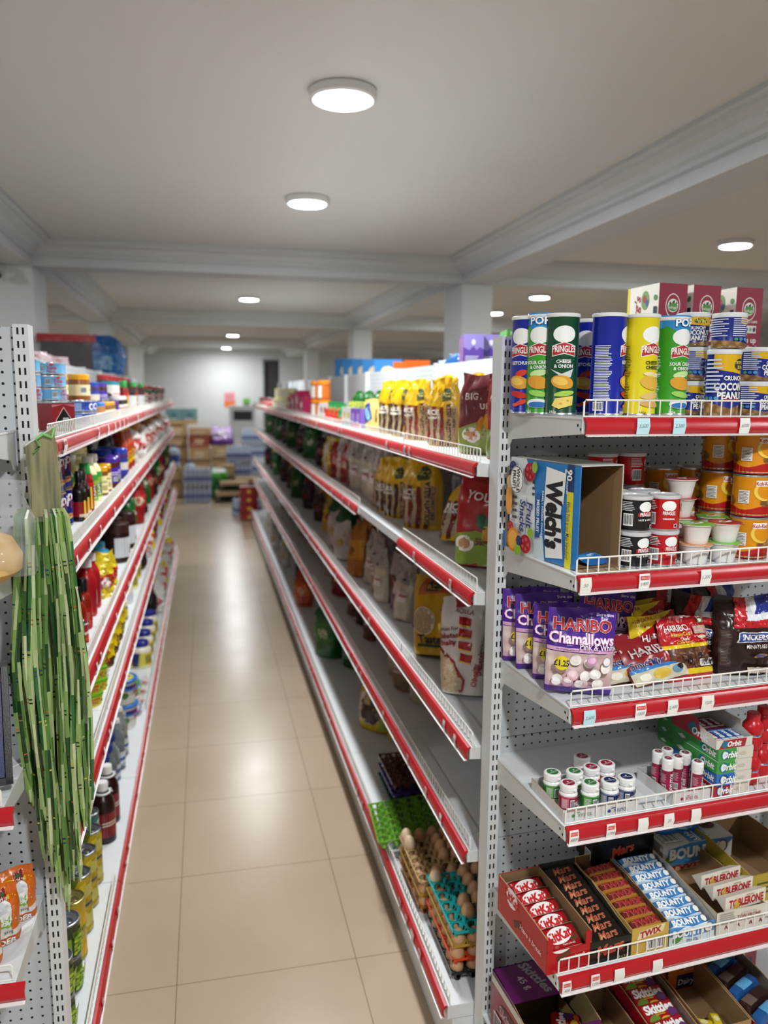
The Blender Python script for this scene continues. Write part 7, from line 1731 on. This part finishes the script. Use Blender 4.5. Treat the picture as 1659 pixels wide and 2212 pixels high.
# fourth shelf
LG('chilli_tall', [(-.42, 2.10), (-.42, 2.22), (-.50, 2.15)], 1, 'orange chilli sauce bottle with yellow label', 'chilli sauce', 'orange chilli sauce bottles', 40, 1.0)
LG('black_sauce', [(-.43, 2.34), (-.43, 2.46), (-.50, 2.36), (-.50, 2.5)], 1, 'black soy sauce bottle with red label', 'soy sauce', 'black soy sauce bottles', 40, .98)
for j, Y in enumerate((2.76, 2.90)):
    for i in range(4): LF('margarine_tub', -.415, Y, 1, 'yellow margarine tub with green lid, %s of the %s stack' % (('bottom', 'second', 'third', 'top')[i], ('near', 'far')[j]), 'margarine', 'margarine tubs', 42, .82, dz=.0455 * i)
for i in range(8): LF('king_sachet', -.385 - .015 * (i % 2), 3.02 + .055 * i, 1, 'bright yellow seasoning pack with red lettering, %s in the bunch' % ordn[i].replace('nearest', 'first'), 'seasoning', 'yellow seasoning packs', 35 + 10 * (i % 3), 1.0, (8, -6 + 5 * (i % 3)), .02 + .03 * (i % 3))
LG('mayo_purple', [(-.43, 3.62), (-.43, 3.8), (-.52, 3.7)], 1, 'cream mayonnaise jar with purple lid', 'mayonnaise', 'purple lidded mayonnaise jars', 35, 1.0)
LG('mayo_blue', [(-.44, 4.15), (-.52, 4.0)], 1, 'pale mayonnaise jar with bright blue lid', 'mayonnaise', 'bright blue lidded jars', 35, 1.1)
LG('mayo', [(-.44, 4.45), (-.44, 4.68), (-.53, 4.5)], 1, 'mayonnaise jar with dark blue lid on the fourth left shelf', 'mayonnaise', 'dark blue lidded jars on the fourth shelf', 35, 1.1)
lfar(1, 4.95, 8.9, .16, ['p_choc', 'p_crowd4', 'p_crowd', 'p_red', 'p_crowd3', 'p_green'], 'on the far fourth left shelf', 1.4)
# base deck
for i in range(2): LF('pea_can', -.425, 2.05, 0, 'green pea can, %s one of the nearest pair on the bottom left deck' % ('lower', 'upper')[i], 'tinned peas', 'green pea cans nearest', 42, 1, dz=.1105 * i)
for i in range(2): LF('pea_can', -.43, 2.21, 0, 'green pea can, %s one of the second pair' % ('lower', 'upper')[i], 'tinned peas', 'green pea cans second', 36, 1, dz=.1105 * i)
for i in range(2): LF('corn_can_gold', -.435, 2.345, 0, 'gold topped corn can, %s one' % ('lower', 'upper')[i], 'tinned corn', 'gold corn cans', 36, 1.04, dz=.099 * i)
for Y, n_ in ((2.47, 'near'), (2.60, 'middle'), (2.73, 'far')):
    for i in range(2): LF('corn_can', -.435, Y, 0, 'yellow sweetcorn can with silver lid, %s one of the %s pair' % (('lower', 'upper')[i], n_), 'tinned corn', 'yellow sweetcorn cans', 36, 1.05, dz=.100 * i)
for i in range(2): LF('teal_can', -.455, 2.85, 0, 'teal butter bean can, %s one' % ('lower', 'upper')[i], 'tinned beans', 'teal bean cans', 36, 1.0, dz=.1005 * i)
LG('teal_can', [(-.53, 2.35), (-.53, 2.5), (-.53, 2.2)], 0, 'teal bean can deeper on the bottom left deck', 'tinned beans', 'teal bean cans in the rear row', 36, 1.0)
LG('syrup_jug', [(-.42, 3.0), (-.42, 3.14), (-.52, 3.02), (-.52, 3.15)], 0, 'dark syrup bottle with white cap and ring', 'syrup', 'white capped syrup bottles', 36, 1.05)
LG('clear_blue', [(-.44, 3.27), (-.44, 3.38), (-.44, 3.49), (-.52, 3.3)], 0, 'clear bottle with navy cap on the bottom left deck', 'white vinegar', 'navy capped clear bottles', 30, 1.25)
LG('clear_white', [(-.43, 3.6), (-.43, 3.74)], 0, 'clear bottle with white cap on the bottom left deck', 'water', 'white capped clear bottles', 30, 1.0)
LG('vinegar', [(-.55, 3.55), (-.50, 3.86)], 0, 'brown apple vinegar bottle with yellow label', 'vinegar', 'brown vinegar bottles', 36, 1.0)
for i in range(2): LF('bucket_blue', -.45, 4.08, 0, 'yellow and white spread bucket with blue lid, %s one' % ('lower', 'upper')[i], 'margarine', 'blue lidded buckets', 40, 1.15, dz=.134 * i)
LF('bucket_green', -.47, 4.38, 0, 'yellow spread bucket with green lid on the bottom left deck', 'margarine', None, 40, 1.15)
LG('mayo', [(-.43, 5.0), (-.54, 4.98), (-.43, 5.22), (-.54, 5.2), (-.43, 5.46), (-.54, 5.42), (-.43, 5.7), (-.54, 5.66)], 0, 'mayonnaise jar with dark blue lid on the bottom left deck', 'mayonnaise', 'dark blue lidded mayonnaise jars', 35, 1.25)
LG('p_crowd4', [(-.40, 4.20), (-.40, 4.35), (-.40, 4.50), (-.40, 4.64)], 0, 'small striped sachet lying at the front of the bottom left deck', 'sachet', 'striped sachets', 35, (1, 1, .5))
LG('glass_dark', [(-.43, 5.95), (-.5, 6.0), (-.43, 6.12)], 0, 'dark sauce bottle past the mayonnaise jars', 'sauce', 'dark bottles on the deck', 30, 1.1)
lfar(0, 6.2, 8.9, .125, ['p_crowd4', 'p_crowd', 'p_crowd4', 'p_crowd3', 'p_crowd'], 'on the far bottom left deck', 1.7)

# ---------------------------------------------------------------- left end unit
def LE_(k, x, y, z, lab, cat, grp=None, rz=0, sc_=1, tilt=(0, 0)): return put(k, (x, y, z), R(rz), lab, cat, grp, sc_, (R(tilt[0]), R(tilt[1])))
LE_('bread_bag', -.475, 1.66, LZ[2] + .001, 'round golden bun in a clear plastic bag at the left edge', 'bread', None, 10, .95)
LE_('black_tray', -.50, 1.70, LZ[1] + .012, 'black plastic tray with a purple wrapped pack, leaning up at the left edge', 'tray', None, 12, 1.05, (62, 0))
mp = 'orange milk powder bags'
for x, y, z, rz, sc_, n_ in ((-.455, 1.80, 0, 20, .62, 'small one at the back right'), (-.475, 1.72, 0, 25, .66, 'small one in the middle'), (-.50, 1.655, 0, 5, .68, 'small one in front'), (-.60, 1.80, 0, 0, 1.25, 'large one upright behind'), (-.60, 1.64, 0, 8, .8, 'one lying at the front left')):
    LE_('milk_powder', x, y, LZ[0] + z + .001, 'orange and white milk powder bag, %s' % n_, 'milk powder', mp, rz, sc_)
LE_('green_lid_jar', -.46, 1.72, .2155, 'jar with green lid at the bottom left corner', 'jar', None, 0, 1.2)
LE_('strip_bundle', -.350, 1.80, 1.665, 'long bunch of green sachet strips hanging at the left post', 'seasoning strips', None, 10, (.72, .9, .94))
LE_('hanger_card', -.340, 1.80, 1.862, 'grimy clear plastic sleeve above the hanging green strips', 'plastic sleeve', None, 35, (.72, 1, .98))

# ---------------------------------------------------------------- back of the shop
def BK(k, x, y, z, lab, cat, grp=None, rz=0, sc_=1, tilt=(0, 0)): return put(k, (x, y, z), R(rz), lab, cat, grp, sc_, (R(tilt[0]), R(tilt[1])))
for i, (x, y, z, k) in enumerate([(-.55, 16.2, 0, 'brown_box'), (-.55, 16.2, .285, 'brown_box'), (-.55, 16.2, .57, 'brown_box'), (-.56, 16.2, .855, 'brown_box_flat'), (-.55, 16.25, 1.02, 'brown_box'), (-.6, 16.2, 1.305, 'teal_box'), (-.3, 16.3, 1.305, 'teal_box'), (-.12, 16.0, 0, 'brown_box'), (-.12, 16.0, .285, 'brown_box'), (-.12, 16.0, .57, 'brown_box'), (-.12, 16.0, .855, 'red_box'), (-.10, 16.0, 1.08, 'brown_box_flat'), (-.1, 16.5, 0, 'brown_box'), (-.1, 16.5, .285, 'brown_box'), (-.1, 16.5, .57, 'red_box')]):
    BK(k, x, y, z + .001 * i * 0, '%s at the back, number %s from the floor' % ({'brown_box': 'brown cardboard box', 'brown_box_flat': 'flat brown cardboard box', 'teal_box': 'grey blue printed box', 'red_box': 'reddish cardboard box'}[k], ('one', 'two', 'three', 'four', 'five', 'six', 'seven')[[0, 1, 2, 3, 4, 5, 5, 0, 1, 2, 3, 4, 0, 1, 2][i]]) + (', %s' % ('left pile', 'middle pile', 'right pile')[0 if i < 6 else 1 if i in (6,) or 7 <= i < 12 else 2]), 'box', 'cardboard boxes at the back', rnd.uniform(-2, 2))
BK('purple_sack', .31, 16.0, .9, 'pale purple tissue pack on top of the boxes at the back', 'tissue pack', None, 5, 1.2)
BK('brown_box', .31, 16.02, .6, 'brown cardboard box under the pale purple pack', 'box', None, 0, (1, 1, 1.05)); BK('brown_box', .31, 16.02, .3, 'brown cardboard box two below the pale purple pack', 'box', None, 0, (1, 1, 1.05)); BK('brown_box', .31, 16.02, 0, 'brown cardboard box on the floor below the pale purple pack', 'box', None, 0, (1, 1, 1.05))
wg = 'packs of water bottles at the back'
for i, (x, y, z) in enumerate([(.62, 15.5, 0), (.62, 15.5, .31), (.62, 15.5, .62), (.95, 16.1, 0), (.95, 16.1, .31), (.95, 16.1, .62), (.95, 16.1, .93), (.42, 16.6, .62), (.42, 16.6, .31), (.42, 16.6, 0)]):
    BK('water_pack', x, y, z, 'wrapped pack of blue labelled water bottles, %s' % ('front pile on the floor', 'front pile middle', 'front pile top', 'right pile on the floor', 'right pile second', 'right pile third', 'right pile top', 'left pile top', 'left pile middle', 'left pile on the floor')[i], 'water', wg, rnd.uniform(-3, 3), 1.0)
jg = 'large water jugs at the end of the left row'
for i, (x, y, z) in enumerate([(-.58, 14.9, .571), (-.29, 14.85, .286), (-.02, 15.2, 0), (-.3, 15.3, 0)]):
    BK('water_jug', x, y, z, 'large water jug with blue label, %s' % ('highest on two cartons', 'on one carton', 'on the floor in front', 'on the floor behind')[i], 'water', jg, 0, .9)
for i, (x, y, z) in enumerate([(-.58, 14.9, 0), (-.58, 14.9, .2855), (-.29, 14.85, 0)]):
    BK('brown_box', x, y, z, 'small brown carton under the water jugs, %s' % ('lower of two', 'upper of two', 'front one')[i], 'box', 'cartons under the jugs', 0, (.7, .9, 1))
BK('water_pack', -.16, 14.34, 0, 'shrink wrapped water pack on the floor at the end of the left row, lower', 'water', wg, 0, 1); BK('water_pack', -.16, 14.34, .305, 'shrink wrapped water pack on the floor pack at the end of the left row, upper', 'water', wg, 4, 1)
BK('green_sack', .22, 14.70, 0, 'tall green sack with pale top standing on the floor at the back', 'sack', None, 10, .95)
BK('brown_box', .40, 15.0, 0, 'tall brown box behind the low wooden crates', 'box', None, 0, (.55, .8, 1.2)); BK('brown_box', .40, 15.0, .337, 'grey brown box on the tall brown box', 'box', None, 0, (.55, .8, .9))
BK('crate', .44, 14.25, 0, 'low wooden crate on the floor at the end of the aisle, lower', 'crate', 'low wooden crates', 3, .95); BK('crate', .48, 14.34, .191, 'low wooden crate standing on another crate', 'crate', 'low wooden crates', -2, .8)
BK('brown_box_flat', .75, 14.7, .28, 'flat carton with pale top beside the crates', 'box', None, 0, (1.1, 1, .6)); BK('red_box', .75, 14.75, 0, 'dark carton under the flat pale carton', 'box', None, 0, (1, 1, 1.26))
BK('freezer', .87, 19.3, 0, 'white fridge with dark window against the bright end wall', 'fridge')
for i in range(4): BK('red_crate', .62, 12.1, .0 + .1305 * i, 'dark red drink can case at the far end of the right row, %s' % ('lowest', 'second', 'third', 'topmost')[i], 'drinks', 'dark red can cases', 0)
BK('water_pack', .62, 12.6, 0, 'low pack of pale bottles behind the dark red cases', 'water', None, 10, .9)
BK('poster', .62, Y1 - .002, 1.56, 'pink and orange poster on the far wall', 'poster', None, 0, 1.25); BK('poster2', 1.04, Y1 - .002, 1.52, 'small green and dark notice on the far wall', 'notice', None, 0, 1.2)
BK('bank_cam', -1.40, 6.235, 2.62, 'small white security camera on the left pillar', 'security camera', None, 0, 1.4)
# far right row seen past the end unit
